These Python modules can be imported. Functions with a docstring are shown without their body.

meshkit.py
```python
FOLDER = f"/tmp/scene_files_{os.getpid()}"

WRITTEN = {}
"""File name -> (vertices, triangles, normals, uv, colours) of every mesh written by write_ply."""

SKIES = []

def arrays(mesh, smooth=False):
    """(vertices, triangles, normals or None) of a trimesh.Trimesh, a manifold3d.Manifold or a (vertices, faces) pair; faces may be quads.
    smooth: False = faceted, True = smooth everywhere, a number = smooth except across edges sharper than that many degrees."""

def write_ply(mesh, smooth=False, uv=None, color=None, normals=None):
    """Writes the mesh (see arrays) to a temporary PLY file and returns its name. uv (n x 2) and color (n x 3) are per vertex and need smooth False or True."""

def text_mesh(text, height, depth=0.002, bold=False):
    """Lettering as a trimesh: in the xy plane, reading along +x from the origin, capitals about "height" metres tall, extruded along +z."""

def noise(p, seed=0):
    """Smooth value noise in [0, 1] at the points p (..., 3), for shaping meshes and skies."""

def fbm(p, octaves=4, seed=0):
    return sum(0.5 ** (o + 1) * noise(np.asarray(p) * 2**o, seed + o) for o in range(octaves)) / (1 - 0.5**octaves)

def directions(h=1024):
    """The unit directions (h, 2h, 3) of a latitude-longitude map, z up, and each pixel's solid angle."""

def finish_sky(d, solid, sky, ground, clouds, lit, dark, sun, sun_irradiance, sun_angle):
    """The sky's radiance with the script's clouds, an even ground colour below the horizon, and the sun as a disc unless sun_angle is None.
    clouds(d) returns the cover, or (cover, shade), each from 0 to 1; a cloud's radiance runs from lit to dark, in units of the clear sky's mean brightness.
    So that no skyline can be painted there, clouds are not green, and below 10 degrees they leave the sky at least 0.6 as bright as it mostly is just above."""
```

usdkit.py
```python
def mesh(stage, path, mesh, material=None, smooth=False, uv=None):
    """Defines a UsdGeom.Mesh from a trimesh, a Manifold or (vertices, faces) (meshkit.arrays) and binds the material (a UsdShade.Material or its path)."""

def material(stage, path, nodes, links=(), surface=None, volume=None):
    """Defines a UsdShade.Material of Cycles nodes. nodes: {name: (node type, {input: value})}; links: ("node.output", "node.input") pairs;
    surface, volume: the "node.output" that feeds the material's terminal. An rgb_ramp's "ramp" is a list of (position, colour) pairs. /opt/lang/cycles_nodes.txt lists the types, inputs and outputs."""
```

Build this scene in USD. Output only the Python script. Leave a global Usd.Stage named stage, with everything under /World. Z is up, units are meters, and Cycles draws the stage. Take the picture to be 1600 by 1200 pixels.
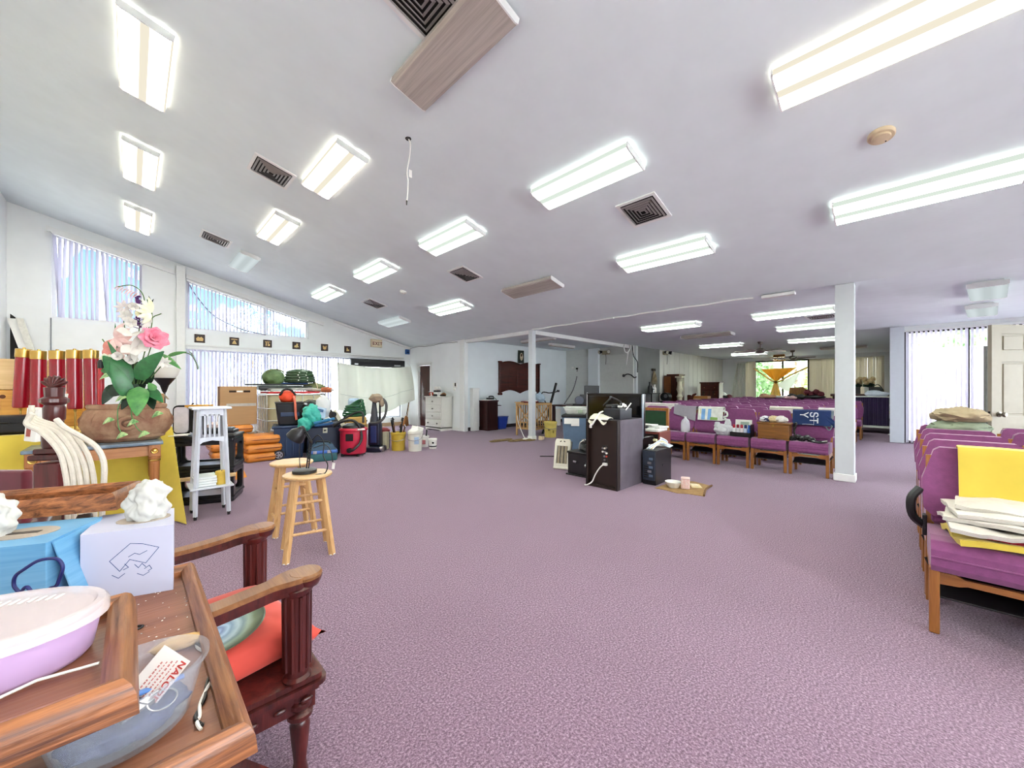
import math, random
import numpy as np, trimesh, manifold3d as m3, usdkit, meshkit
from shapely.geometry import Polygon, Point, LineString, box as sbox
from pxr import Usd, UsdGeom, UsdLux, UsdShade, Gf, Sdf

stage = Usd.Stage.CreateInMemory()
UsdGeom.SetStageUpAxis(stage, 'Z'); UsdGeom.SetStageMetersPerUnit(stage, 1.0)
UsdGeom.Xform.Define(stage, '/World'); UsdGeom.Scope.Define(stage, '/World/Looks')
stage.SetDefaultPrim(stage.GetPrimAtPath('/World'))

# ---------------------------------------------------------------- camera, sky, sun, exposure
FPX, V0, YAW, EYE = 601.0, 606.4, math.radians(44.7), 1.26
cam = UsdGeom.Camera.Define(stage, '/World/camera')
cam.CreateHorizontalApertureAttr(36.0); cam.CreateVerticalApertureAttr(27.0)
cam.CreateFocalLengthAttr(FPX / 1600 * 36.0)
cam.CreateVerticalApertureOffsetAttr((V0 - 600) / 1600 * 36.0)
cam.CreateClippingRangeAttr((0.02, 500.0))
cam.CreateExposureAttr(0.55)
cam.AddTranslateOp().Set((0, 0, EYE)); cam.AddRotateXYZOp().Set((90, 0, -math.degrees(YAW)))

sky = UsdLux.DomeLight.Define(stage, '/World/sky')
sky.CreateIntensityAttr(1.0)
sky_mat = usdkit.material(stage, '/World/Looks/sky', {
    't': ('texture_coordinate', {}),
    'sk': ('sky_texture', {'sky_type': 'hosek_wilkie', 'sun_direction': (0.55, -0.35, 0.76), 'turbidity': 3.0, 'ground_albedo': 0.3}),
    'n': ('noise_texture', {'scale': 2.2, 'detail': 5.0, 'roughness': 0.55}),
    'r': ('rgb_ramp', {'ramp': [(0.0, (0, 0, 0)), (0.42, (0, 0, 0)), (0.62, (1, 1, 1)), (1.0, (1, 1, 1))]}),
    'm': ('mix', {'color2': (3.2, 3.25, 3.4)}),
    'b': ('background_shader', {'strength': 5.5})},
    [('t.generated', 'sk.vector'), ('t.generated', 'n.vector'), ('n.fac', 'r.fac'), ('r.color', 'm.fac'), ('sk.color', 'm.color1'), ('m.color', 'b.color')], surface='b.background')
UsdShade.MaterialBindingAPI.Apply(sky.GetPrim()).Bind(sky_mat)
sun = UsdLux.DistantLight.Define(stage, '/World/sun')
sun.CreateIntensityAttr(110.0); sun.CreateAngleAttr(0.6); sun.CreateColorAttr((1.0, 0.95, 0.86))
sun_dir = Gf.Vec3d(0.62, -0.30, 0.72).GetNormalized()          # towards the sun
sun.AddTransformOp().Set(Gf.Matrix4d().SetRotate(Gf.Rotation(Gf.Vec3d(0, 0, 1), sun_dir)))

# ---------------------------------------------------------------- helpers
FW = np.array([math.sin(YAW), math.cos(YAW)]); RT = np.array([math.cos(YAW), -math.sin(YAW)])
def ray(u, v):
    d = FW + RT * (u - 800) / FPX
    return np.array([d[0], d[1], (V0 - v) / FPX])
E0 = np.array([0, 0, EYE])
def PZ(u, v, z=0.0): r = ray(u, v); return E0 + r * ((z - EYE) / r[2])      # where a sight line meets a level, a wall, or a known distance
def PX(u, v, x): r = ray(u, v); return E0 + r * (x / r[0])
def PY(u, v, y): r = ray(u, v); return E0 + r * (y / r[1])
def PD(u, v, d): return E0 + ray(u, v) * d

def lin(h):
    h = h.lstrip('#'); c = [int(h[i:i + 2], 16) / 255 for i in (0, 2, 4)]
    return tuple(x / 12.92 if x < 0.04045 else ((x + 0.055) / 1.055) ** 2.4 for x in c)

MATS = {}
def mat(name, col, rough=0.5, metal=0.0, var=0.12, scale=14.0, stretch=(1, 1, 1), bump=0.0, bscale=60.0, spec=0.5, trans=0.0, alpha=1.0, emit=0.0, sheen=0.0, sss=0.0, col2=None, dist=0.0):
    """A principled material whose colour wanders a little with noise in object space."""
    if name in MATS: return MATS[name]
    c = np.array(lin(col) if isinstance(col, str) else col)
    a, b = (c * (1 - var), np.minimum(c * (1 + var), 1)) if col2 is None else (c, np.array(lin(col2)))
    p = {'roughness': rough, 'metallic': metal, 'specular_ior_level': spec}
    if trans: p['transmission_weight'] = trans
    if alpha < 1: p['alpha'] = alpha
    if sheen: p['sheen_weight'] = sheen
    nodes = {'t': ('texture_coordinate', {}), 'mp': ('mapping', {'scale': stretch}), 'n': ('noise_texture', {'scale': scale, 'detail': 4.0, 'roughness': 0.6, 'distortion': dist}),
             'r': ('rgb_ramp', {'ramp': [(0.0, a), (0.3, a), (0.7, b), (1.0, b)]}), 'p': ('principled_bsdf', p)}
    links = [('t.object', 'mp.vector'), ('mp.vector', 'n.vector'), ('n.fac', 'r.fac'), ('r.color', 'p.base_color')]
    if emit:
        nodes['p'][1]['emission_strength'] = emit; links.append(('r.color', 'p.emission_color'))
    if bump:
        nodes['n2'] = ('noise_texture', {'scale': bscale, 'detail': 3.0}); nodes['b'] = ('bump', {'strength': bump, 'distance': 0.01})
        links += [('mp.vector', 'n2.vector'), ('n2.fac', 'b.height'), ('b.normal', 'p.normal')]
    MATS[name] = usdkit.material(stage, '/World/Looks/' + name, nodes, links, surface='p.BSDF')
    return MATS[name]

def wood(name, dark, light, axis='x', rough=0.4, scale=9.0, spec=0.5):
    st = {'x': (0.7, 9, 9), 'y': (9, 0.7, 9), 'z': (9, 9, 0.7)}[axis]
    return mat(name, dark, rough, col2=light, scale=scale / 2.2, stretch=st, dist=0.8, bump=0.08, bscale=20, spec=spec)

USED = {}
def unique(parent, name):
    k = USED.get((parent, name), 0); USED[(parent, name)] = k + 1
    return f'{parent}/{name}' + (f'_{k:03d}' if k else '')

def key(prim, **kw):
    for k, v in kw.items():
        if v: prim.SetCustomDataByKey(k, v)

def thing(name, label, cat, loc=(0, 0, 0), rz=0.0, group=None, rx=0.0, ry=0.0):
    x = UsdGeom.Xform.Define(stage, unique('/World', name))
    x.AddTranslateOp().Set(Gf.Vec3d(*map(float, loc))); x.AddRotateXYZOp().Set((float(rx), float(ry), float(rz)))
    key(x.GetPrim(), label=label, category=cat, group=group)
    return x.GetPrim()

def part(parent, name, mesh, m, label=None, smooth=35, kind=None):
    p = usdkit.mesh(stage, unique(str(parent.GetPath()), name), mesh.mesh() if isinstance(mesh, B) else mesh, m, smooth=smooth).GetPrim()
    key(p, label=label, kind=kind)
    return p

def lone(name, mesh, m, label, cat, group=None, smooth=35, kind=None, loc=None, rz=0.0):
    """A thing that is one mesh."""
    g = usdkit.mesh(stage, unique('/World', name), mesh.mesh() if isinstance(mesh, B) else mesh, m, smooth=smooth)
    if loc is not None:
        g.AddTranslateOp().Set(Gf.Vec3d(*map(float, loc))); g.AddRotateXYZOp().Set((0.0, 0.0, float(rz)))
    key(g.GetPrim(), label=label, category=cat, group=group, kind=kind)
    return g.GetPrim()

def struct(name, mesh=None, m=None, smooth=False):
    if mesh is None:
        p = UsdGeom.Xform.Define(stage, unique('/World', name)).GetPrim()
    else:
        p = usdkit.mesh(stage, unique('/World', name), mesh.mesh() if isinstance(mesh, B) else mesh, m, smooth=smooth).GetPrim()
    key(p, kind='structure'); return p

def dup(root, loc, rz=0.0, label=None, group=None, rx=0.0, ry=0.0, scale=None):
    was = root.GetCustomData()
    base = str(root.GetPath()).split('/')[-1]
    base = base[:-4] if base[-4:-3] == '_' and base[-3:].isdigit() else base
    x = UsdGeom.Xform.Define(stage, unique('/World', base))
    x.GetPrim().GetReferences().AddInternalReference(root.GetPath())
    x.ClearXformOpOrder()
    x.AddTranslateOp(opSuffix='put').Set(Gf.Vec3d(*map(float, loc))); x.AddRotateXYZOp(opSuffix='put').Set((float(rx), float(ry), float(rz)))
    if scale: x.AddScaleOp(opSuffix='put').Set(Gf.Vec3f(*scale))
    key(x.GetPrim(), label=label or was['label'], category=was['category'], group=group or was.get('group'))
    x.GetPrim().SetInstanceable(True)
    return x.GetPrim()

def rotm(rx=0, ry=0, rz=0):
    return trimesh.transformations.euler_matrix(*np.radians([rx, ry, rz]))

class B:
    """Collects shapes; mesh() joins them into one."""
    def __init__(s): s.m = []
    def add(s, m, rx=0, ry=0, rz=0, at=(0, 0, 0)):
        if rx or ry or rz: m.apply_transform(rotm(rx, ry, rz))
        m.apply_translation(at); s.m.append(m); return s
    def box(s, at, size, rx=0, ry=0, rz=0): return s.add(trimesh.creation.box(size), rx, ry, rz, at)
    def rbox(s, at, size, r=0.01, rx=0, ry=0, rz=0, n=8): return s.add(rbox(size, r, n), rx, ry, rz, at)
    def cyl(s, p, q, r, r2=None, n=14): return s.add(cone(p, q, r, r if r2 is None else r2, n))
    def tube(s, pts, r, n=7, smooth=0): return s.add(tube(pts, r, n, smooth))
    def lathe(s, prof, n=24, at=(0, 0, 0), rx=0, ry=0, rz=0): return s.add(lathe(prof, n), rx, ry, rz, at)
    def prism(s, poly, h, at=(0, 0, 0), rx=0, ry=0, rz=0): return s.add(prism(poly, h), rx, ry, rz, at)
    def ball(s, at, r, sc=(1, 1, 1), sub=2, rz=0):
        m = trimesh.creation.icosphere(sub, r); m.apply_scale(sc); return s.add(m, rz=rz, at=at)
    def mesh(s): return trimesh.util.concatenate(s.m)

def to_tm(man):
    m = man.to_mesh(); return trimesh.Trimesh(m.vert_properties[:, :3], m.tri_verts, process=False)
def rbox(size, r, n=8):
    r = min(r, min(size) * 0.49); h = np.array(size) / 2 - r
    sp = m3.Manifold.sphere(r, n)
    return to_tm(m3.Manifold.batch_hull([sp.translate([sx * h[0], sy * h[1], sz * h[2]]) for sx in (-1, 1) for sy in (-1, 1) for sz in (-1, 1)]))
def basis(d):
    d = np.asarray(d, float); d = d / np.linalg.norm(d)
    a = np.cross(d, [0, 0, 1.0] if abs(d[2]) < 0.95 else [1.0, 0, 0]); a /= np.linalg.norm(a)
    return d, a, np.cross(d, a)
def cone(p, q, r1, r2, n=14):
    p, q = np.asarray(p, float), np.asarray(q, float); d, a, b = basis(q - p)
    t = np.arange(n) * 2 * np.pi / n; c = np.cos(t)[:, None] * a + np.sin(t)[:, None] * b
    v = np.vstack([p + c * r1, q + c * r2, [p], [q]]); i = np.arange(n); j = (i + 1) % n
    f = np.vstack([np.c_[i, i + n, j], np.c_[j, i + n, j + n], np.c_[i, j, np.full(n, 2 * n)], np.c_[j + n, i + n, np.full(n, 2 * n + 1)]])
    m = trimesh.Trimesh(v, f, process=False); m.fix_normals(); return m
def spline(pts, k=6):
    p = np.asarray(pts, float)
    if len(p) < 3: return p
    P = np.vstack([2 * p[0] - p[1], p, 2 * p[-1] - p[-2]]); out = []
    for i in range(1, len(P) - 2):
        for t in np.linspace(0, 1, k, endpoint=False):
            a, b, c, d = P[i - 1], P[i], P[i + 1], P[i + 2]
            out.append(0.5 * (2 * b + (c - a) * t + (2 * a - 5 * b + 4 * c - d) * t * t + (3 * b - a - 3 * c + d) * t ** 3))
    return np.array(out + [p[-1]])
def tube(pts, r, n=7, smooth=0):
    p = spline(pts, smooth) if smooth else np.asarray(pts, float)
    r = np.broadcast_to(r, (len(p),)) if np.ndim(r) == 0 else np.interp(np.linspace(0, 1, len(p)), np.linspace(0, 1, len(r)), r)
    t = np.gradient(p, axis=0); t /= np.linalg.norm(t, axis=1, keepdims=True) + 1e-12
    _, a, _ = basis(t[0]); A = []
    for k in range(len(p)):
        a = a - t[k] * (a @ t[k]); a /= np.linalg.norm(a) + 1e-12; A.append(a)
    A = np.array(A); Bv = np.cross(t, A); g = np.arange(n) * 2 * np.pi / n
    v = (p[:, None] + r[:, None, None] * (np.cos(g)[None, :, None] * A[:, None] + np.sin(g)[None, :, None] * Bv[:, None])).reshape(-1, 3)
    i, j = np.meshgrid(np.arange(len(p) - 1), np.arange(n), indexing='ij'); i, j = i.ravel(), j.ravel(); k = (j + 1) % n
    f = np.vstack([np.c_[i * n + j, i * n + k, (i + 1) * n + k], np.c_[i * n + j, (i + 1) * n + k, (i + 1) * n + j]])
    L = len(p) - 1; v = np.vstack([v, p[:1], p[-1:]]); jj = np.arange(n); kk = (jj + 1) % n
    f = np.vstack([f, np.c_[kk, jj, np.full(n, len(v) - 2)], np.c_[L * n + jj, L * n + kk, np.full(n, len(v) - 1)]])
    return trimesh.Trimesh(v, f, process=False)
def lathe(prof, n=24):
    """Revolves (radius, height) pairs about z; closed at both ends where the radius is 0."""
    prof = np.asarray(prof, float); g = np.arange(n) * 2 * np.pi / n
    v = np.stack([prof[:, 0, None] * np.cos(g), prof[:, 0, None] * np.sin(g), np.repeat(prof[:, 1, None], n, 1)], -1).reshape(-1, 3)
    i, j = np.meshgrid(np.arange(len(prof) - 1), np.arange(n), indexing='ij'); i, j = i.ravel(), j.ravel(); k = (j + 1) % n
    f = np.vstack([np.c_[i * n + j, i * n + k, (i + 1) * n + k], np.c_[i * n + j, (i + 1) * n + k, (i + 1) * n + j]])
    m = trimesh.Trimesh(v, f, process=False); m.merge_vertices(); m.update_faces(m.nondegenerate_faces()); return m
def prism(poly, h):
    poly = poly if hasattr(poly, 'exterior') else Polygon(poly)
    m = trimesh.creation.extrude_polygon(poly.buffer(0), h, engine='earcut'); return m
def grid_sheet(P, thick=0.004):
    """A sheet with thickness from an (n, m, 3) grid of points."""
    P = np.asarray(P, float); n, m, _ = P.shape
    N = np.cross(np.gradient(P, axis=0), np.gradient(P, axis=1)); N /= np.linalg.norm(N, axis=2, keepdims=True) + 1e-9
    v = np.vstack([(P + N * thick / 2).reshape(-1, 3), (P - N * thick / 2).reshape(-1, 3)]); K = n * m
    i, j = np.meshgrid(np.arange(n - 1), np.arange(m - 1), indexing='ij'); a = (i * m + j).ravel(); b, c, d = a + 1, a + m, a + m + 1
    f = [np.c_[a, c, d], np.c_[a, d, b], np.c_[a, d, c] + K, np.c_[a, b, d] + K]
    for r in (np.arange(m), np.arange(m)[::-1] + (n - 1) * m, (np.arange(n) * m)[::-1], np.arange(n) * m + m - 1):
        f.append(np.vstack([np.c_[r[:-1], r[1:], r[1:] + K], np.c_[r[:-1], r[1:] + K, r[:-1] + K]]))
    t = trimesh.Trimesh(v, np.vstack(f), process=False); return t
def blob(at, size, amp=0.2, freq=3.0, seed=0, sub=3, flat=0.0):
    """A lumpy heap of cloth or the like; flat cuts the underside level."""
    m = trimesh.creation.icosphere(sub, 1.0); v = m.vertices.copy()
    v = v * (1 + amp * (2 * meshkit.fbm(v * freq + seed * 7.3, 3, seed) - 1))[:, None] * np.array(size)
    v[:, 2] = np.maximum(v[:, 2], -flat * size[2]) if flat else v[:, 2]
    m.vertices = v + np.array(at); return m
def letters(s, h, depth=0.002, bold=True): return meshkit.text_mesh(s, h, depth, bold)
FACE = -math.degrees(YAW)     # rz that turns a thing's front (local -y) to where we stand; rz=0 faces -Y, rz=-90 faces -X
# ---------------------------------------------------------------- materials of the room
def carpet():
    n = {'t': ('texture_coordinate', {}), 'n1': ('noise_texture', {'scale': 110.0, 'detail': 3.0, 'roughness': 0.75}), 'n2': ('noise_texture', {'scale': 0.9, 'detail': 5.0}),
         'r1': ('rgb_ramp', {'ramp': [(0.0, lin('#3a2a39')), (0.36, lin('#60485c')), (0.52, lin('#8c7087')), (0.66, lin('#b79db3')), (1.0, lin('#dcc8da'))]}),
         'r2': ('rgb_ramp', {'ramp': [(0.0, (0.82, 0.80, 0.80)), (0.45, (1, 1, 1)), (0.6, (1, 1, 1)), (1.0, (0.86, 0.82, 0.84))]}),
         'mx': ('mix', {'mix_type': 'multiply', 'fac': 1.0}), 'b': ('bump', {'strength': 0.9, 'distance': 0.01}), 'p': ('principled_bsdf', {'roughness': 0.95, 'specular_ior_level': 0.1, 'sheen_weight': 0.25})}
    l = [('t.object', 'n1.vector'), ('t.object', 'n2.vector'), ('n1.fac', 'r1.fac'), ('n2.fac', 'r2.fac'), ('r1.color', 'mx.color1'), ('r2.color', 'mx.color2'), ('mx.color', 'p.base_color'), ('n1.fac', 'b.height'), ('b.normal', 'p.normal')]
    return usdkit.material(stage, '/World/Looks/carpet', n, l, surface='p.BSDF')
CARPET = carpet()
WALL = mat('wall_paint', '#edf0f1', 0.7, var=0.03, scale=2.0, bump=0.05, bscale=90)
WALLB = mat('alcove_paint', '#e6eef2', 0.7, var=0.03, scale=2.0)
CEIL = mat('ceiling_paint', '#e2ebee', 0.85, var=0.025, scale=3.0, bump=0.12, bscale=26)
TRIM = mat('white_trim', '#e9eae9', 0.45, var=0.02)
DARKMETAL = mat('dark_metal', '#2b2a2c', 0.4, 0.6, var=0.1)
BLACK = mat('black_plastic', '#141416', 0.38, var=0.2, scale=20)
WHITE = mat('white_plastic', '#ecebe6', 0.4, var=0.03)
SILVER = mat('bare_metal', '#b9bbbe', 0.28, 1.0, var=0.05)
BRASS = mat('brass', '#c9a45a', 0.25, 1.0, var=0.08)
FRAMEM = mat('window_frame_bronze', '#4a4744', 0.45, 0.3, var=0.05)
GLASS = usdkit.material(stage, '/World/Looks/window_pane', {'f': ('fresnel', {'IOR': 1.45}), 'tr': ('transparent_bsdf', {'color': (0.96, 0.98, 0.98)}), 'g': ('glossy_bsdf', {'roughness': 0.0}), 'm': ('mix_closure', {})},
                        [('f.fac', 'm.fac'), ('tr.BSDF', 'm.closure1'), ('g.BSDF', 'm.closure2')], surface='m.closure')
def translucent(name, col, fac=0.5, rough=0.6):
    c = lin(col)
    return usdkit.material(stage, '/World/Looks/' + name, {'d': ('diffuse_bsdf', {'color': c}), 't': ('translucent_bsdf', {'color': c}), 'm': ('mix_closure', {'fac': fac})},
                           [('d.BSDF', 'm.closure1'), ('t.BSDF', 'm.closure2')], surface='m.closure')
SLAT = translucent('blind_fabric', '#f0eef4', 0.6)
SLATW = translucent('backlit_blind_fabric', '#d3d2e2', 0.07)  # lavender of the backlit white slats is put into this colour
SHEER = translucent('white_sheet', '#f0f2ea', 0.26)

# ---------------------------------------------------------------- floor, ceiling, walls
XL, YF, XC, ZC, SL, YB, XR, YN = -1.68, 11.92, 6.85, 2.67, 0.25, -4.0, 20.8, 6.2
XA, YA = 11.75, 8.95                                   # the alcove beyond the crease
def zceil(x): return ZC + SL * (XC - x) if x < XC else ZC
def wall_y(poly, y0, t):        # polygon in (x, z), inner face at y0, thickness t along +y (t may be negative)
    m = prism(poly, abs(t)); v = m.vertices.copy(); m.vertices = np.c_[v[:, 0], y0 + np.sign(t) * v[:, 2], v[:, 1]]; m.fix_normals(); return m
def wall_x(poly, x0, t):        # polygon in (y, z)
    m = prism(poly, abs(t)); v = m.vertices.copy(); m.vertices = np.c_[x0 + np.sign(t) * v[:, 2], v[:, 0], v[:, 1]]; m.fix_normals(); return m

struct('floor', B().box(((XL + XR) / 2, (YB + YF) / 2, -0.05), (XR - XL + 0.4, YF - YB + 0.4, 0.1)), CARPET)
cl = struct('ceiling')
sl = B(); a = prism([(XL - 0.15, zceil(XL - 0.15)), (XC, ZC), (XC, ZC + 0.12), (XL - 0.15, zceil(XL - 0.15) + 0.12)], YF - YB + 0.3)
v = a.vertices.copy(); a.vertices = np.c_[v[:, 0], YB - 0.15 + v[:, 2], v[:, 1]]; a.fix_normals()
part(cl, 'sloped_panel', a, CEIL, smooth=False)
part(cl, 'flat_panel', B().box(((XC + 12.75) / 2, (YB + YA) / 2 + 0.05, ZC + 0.06), (12.75 - XC, YA - YB + 0.4, 0.12)), CEIL, smooth=False)
part(cl, 'flat_panel', B().box(((12.75 + XR + .2) / 2, 3.2, ZC + 0.06), (XR + .2 - 12.75, 6.5, 0.12)), CEIL, smooth=False)

W1 = [(-1.13, 2.66), (0.19, 2.66), (0.19, 4.03), (-1.13, 4.37)]
W2 = [(0.92, 2.66), (3.60, 2.66), (3.60, 3.17), (0.92, 3.83)]
W3 = [(0.92, 0.28), (6.52, 0.28), (6.52, 2.20), (0.92, 2.20)]
gable = Polygon([(XL - 0.15, 0), (XC + 0.12, 0), (XC + 0.12, ZC + 0.1), (XC, ZC + 0.1), (XL - 0.15, zceil(XL) + 0.12)])
for w in (W1, W2, W3): gable = gable.difference(Polygon(w))
struct('wall_front', wall_y(gable, YF, 0.16), WALL)
struct('wall_left', B().box((XL - 0.08, (YB + YF) / 2, 2.5), (0.16, YF - YB + 0.3, 5.0)), WALL)
D1 = [(10.66, 0), (11.36, 0), (11.36, 2.02), (10.66, 2.02)]      # the brown door's opening
wr = struct('wall_right')
part(wr, 'wall_panel', wall_x(sbox(YA - 0.08, 0, YF, ZC + 0.02).difference(Polygon(D1)), XC, 0.12), WALL, smooth=False)
part(wr, 'door_casing', B().box((XC - 0.012, 10.62, 1.03), (0.03, 0.08, 2.06)).box((XC - 0.012, 11.42, 1.03), (0.03, 0.12, 2.06)).box((XC - 0.012, 11.03, 2.06), (0.03, 0.9, 0.08)).box((XC + .06, 11.352, 1.01), (.12, .02, 2.02)).box((XC + .06, 10.668, 1.01), (.12, .02, 2.02)).box((XC + .06, 11.01, 2.012), (.12, .7, .02)), TRIM)
struct('wall_alcove_back', B().box(((XC + XA) / 2 + 0.1, YA + 0.06, ZC / 2), (XA - XC + 0.1, 0.12, ZC)), WALLB)
wa = struct('wall_alcove_side')
SIDING = mat('painted_siding', '#d9ddd9', 0.7, var=0.03)
for k in range(9):
    part(wa, 'siding_board', B().box((XA + 0.05, (YN + YA) / 2, 0.15 + 0.3 * k), (0.1, YA - YN, 0.297)), SIDING, smooth=False)
part(wa, 'backing', B().box((XA + 0.14, (YN + YA) / 2, ZC / 2), (0.1, YA - YN, ZC)), SIDING, smooth=False)
part(wa, 'pilaster', B().rbox((XA - 0.03, 7.68, ZC / 2), (0.16, 0.42, ZC - 0.01), 0.01), WALLB)
PANEL = mat('white_panelling', '#e6e5de', 0.6, var=0.03, scale=3)
wn = struct('wall_north')
part(wn, 'grey_partition', B().box((12.72, YN + 0.02, ZC / 2), (1.75, 0.16, ZC - 0.04)), mat('grey_partition', '#7e8080', 0.7, var=0.05, scale=3), smooth=False)
xs = np.linspace(13.6, XR, 16)
for a0, a1 in zip(xs[:-1], xs[1:]):
    part(wn, 'wall_panel', B().rbox(((a0 + a1) / 2, YN + 0.06, ZC / 2), (a1 - a0 - 0.02, 0.12, ZC - 0.01), 0.012), PANEL)
part(wn, 'wall_backing', B().box(((13.6 + XR) / 2, YN + 0.14, ZC / 2), (XR - 13.6, 0.08, ZC)), PANEL, smooth=False)
far = sbox(-4.0, 0, YN + 0.2, ZC + 0.05).difference(sbox(0.45, 0.12, 5.55, 2.52))
struct('wall_far', wall_x(far, XR, 0.15), WALL)
XD = 12.6
side = struct('wall_side')
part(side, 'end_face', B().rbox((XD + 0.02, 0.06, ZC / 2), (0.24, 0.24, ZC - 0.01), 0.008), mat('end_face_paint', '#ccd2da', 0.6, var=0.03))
part(side, 'wall_panel', B().box(((XD + 0.14 + XR) / 2, 0.02, ZC / 2), (XR - XD - 0.14, 0.12, ZC)), WALL, smooth=False)
part(side, 'header', B().box((XD + 0.05, -2.05, 2.62), (0.14, 3.98, 0.1)), WALL, smooth=False)
part(side, 'wall_panel', B().box((XD + 0.05, -3.4, ZC / 2), (0.14, 1.2, ZC)), WALL, smooth=False)
back = sbox(XL - 0.15, 0, XD, 5.0).difference(sbox(-0.9, 0.5, 2.1, 3.6)).difference(sbox(2.7, 0.3, 5.9, 2.5)).difference(sbox(7.2, 0.1, 12.0, 2.5))
struct('wall_back', wall_y(back, YB, -0.15), WALL)
for n, (x0, x1, z0, z1) in enumerate(((-0.9, 2.1, 0.5, 3.6), (2.7, 5.9, 0.3, 2.5), (7.2, 12.0, 0.1, 2.5))):
    w = struct(f'window_{n + 6}'); f = B()
    for xx in np.linspace(x0 + 0.03, x1 - 0.03, 4): f.box((xx, YB - 0.07, (z0 + z1) / 2), (0.06, 0.08, z1 - z0))
    for zz in (z0 + 0.03, z1 - 0.03): f.box(((x0 + x1) / 2, YB - 0.07, zz), (x1 - x0, 0.08, 0.06))
    part(w, 'window_frame', f, FRAMEM, smooth=False); part(w, 'pane', B().box(((x0 + x1) / 2, YB - 0.07, (z0 + z1) / 2), (x1 - x0 - 0.02, 0.006, z1 - z0 - 0.02)), GLASS, smooth=False)

# columns along the crease, beams of the alcove, ledges, casings
def column(x, y, w, label_base=0.0):
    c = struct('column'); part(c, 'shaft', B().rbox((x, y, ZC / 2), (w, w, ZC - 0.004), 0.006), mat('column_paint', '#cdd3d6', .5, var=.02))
    part(c, 'skirting', B().rbox((x, y, 0.05), (w + 0.03, w + 0.03, 0.1), 0.008), TRIM)
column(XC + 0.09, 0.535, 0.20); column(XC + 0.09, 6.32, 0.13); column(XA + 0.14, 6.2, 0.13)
c = struct('column'); part(c, 'shaft', B().rbox((0.82, YF - 0.06, 2.06), (0.16, 0.12, 4.10), 0.006), TRIM); part(c, 'skirting', B().rbox((0.82, YF - 0.06, 0.05), (0.19, 0.15, 0.1), 0.008), TRIM)
c = struct('column'); part(c, 'shaft', B().rbox((XC + 0.06, 9.0, ZC / 2), (0.14, 0.2, ZC), 0.006), TRIM)
struct('trim_1', B().rbox((XC + 0.09, (6.32 + YA) / 2, ZC - 0.05), (0.11, YA - 6.32 + 0.1, 0.10), 0.008), TRIM)
struct('trim_2', B().rbox(((XC + XA) / 2 + 0.1, 6.32, ZC - 0.05), (XA - XC + 0.1, 0.11, 0.10), 0.008), TRIM)
struct('trim_3', B().rbox((3.74, YF - 0.05, 2.285), (5.68, 0.10, 0.035), 0.005).rbox((3.74, YF - 0.012, 2.235), (5.68, 0.03, 0.07), 0.004), TRIM)
def slant(x0, x1, drop, h, d):       # casing that follows the slope of the ceiling on the window wall
    a = prism([(x0, zceil(x0) - drop - h), (x1, zceil(x1) - drop - h), (x1, zceil(x1) - drop), (x0, zceil(x0) - drop)], d)
    v = a.vertices.copy(); a.vertices = np.c_[v[:, 0], YF - d + v[:, 2], v[:, 1]]; a.fix_normals(); return a
struct('trim_4', slant(-1.2, 0.72, 0.20, 0.10, 0.07), TRIM)
struct('trim_5', slant(0.92, 4.0, 0.20, 0.10, 0.07), TRIM)
struct('trim_6', slant(4.3, XC, 0.02, 0.06, 0.05), TRIM)
struct('trim_7', B().box((-1.14, YF - 0.008, 1.33), (0.02, 0.016, 2.66)), mat('seam_grey', '#8f9296', 0.7))
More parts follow.
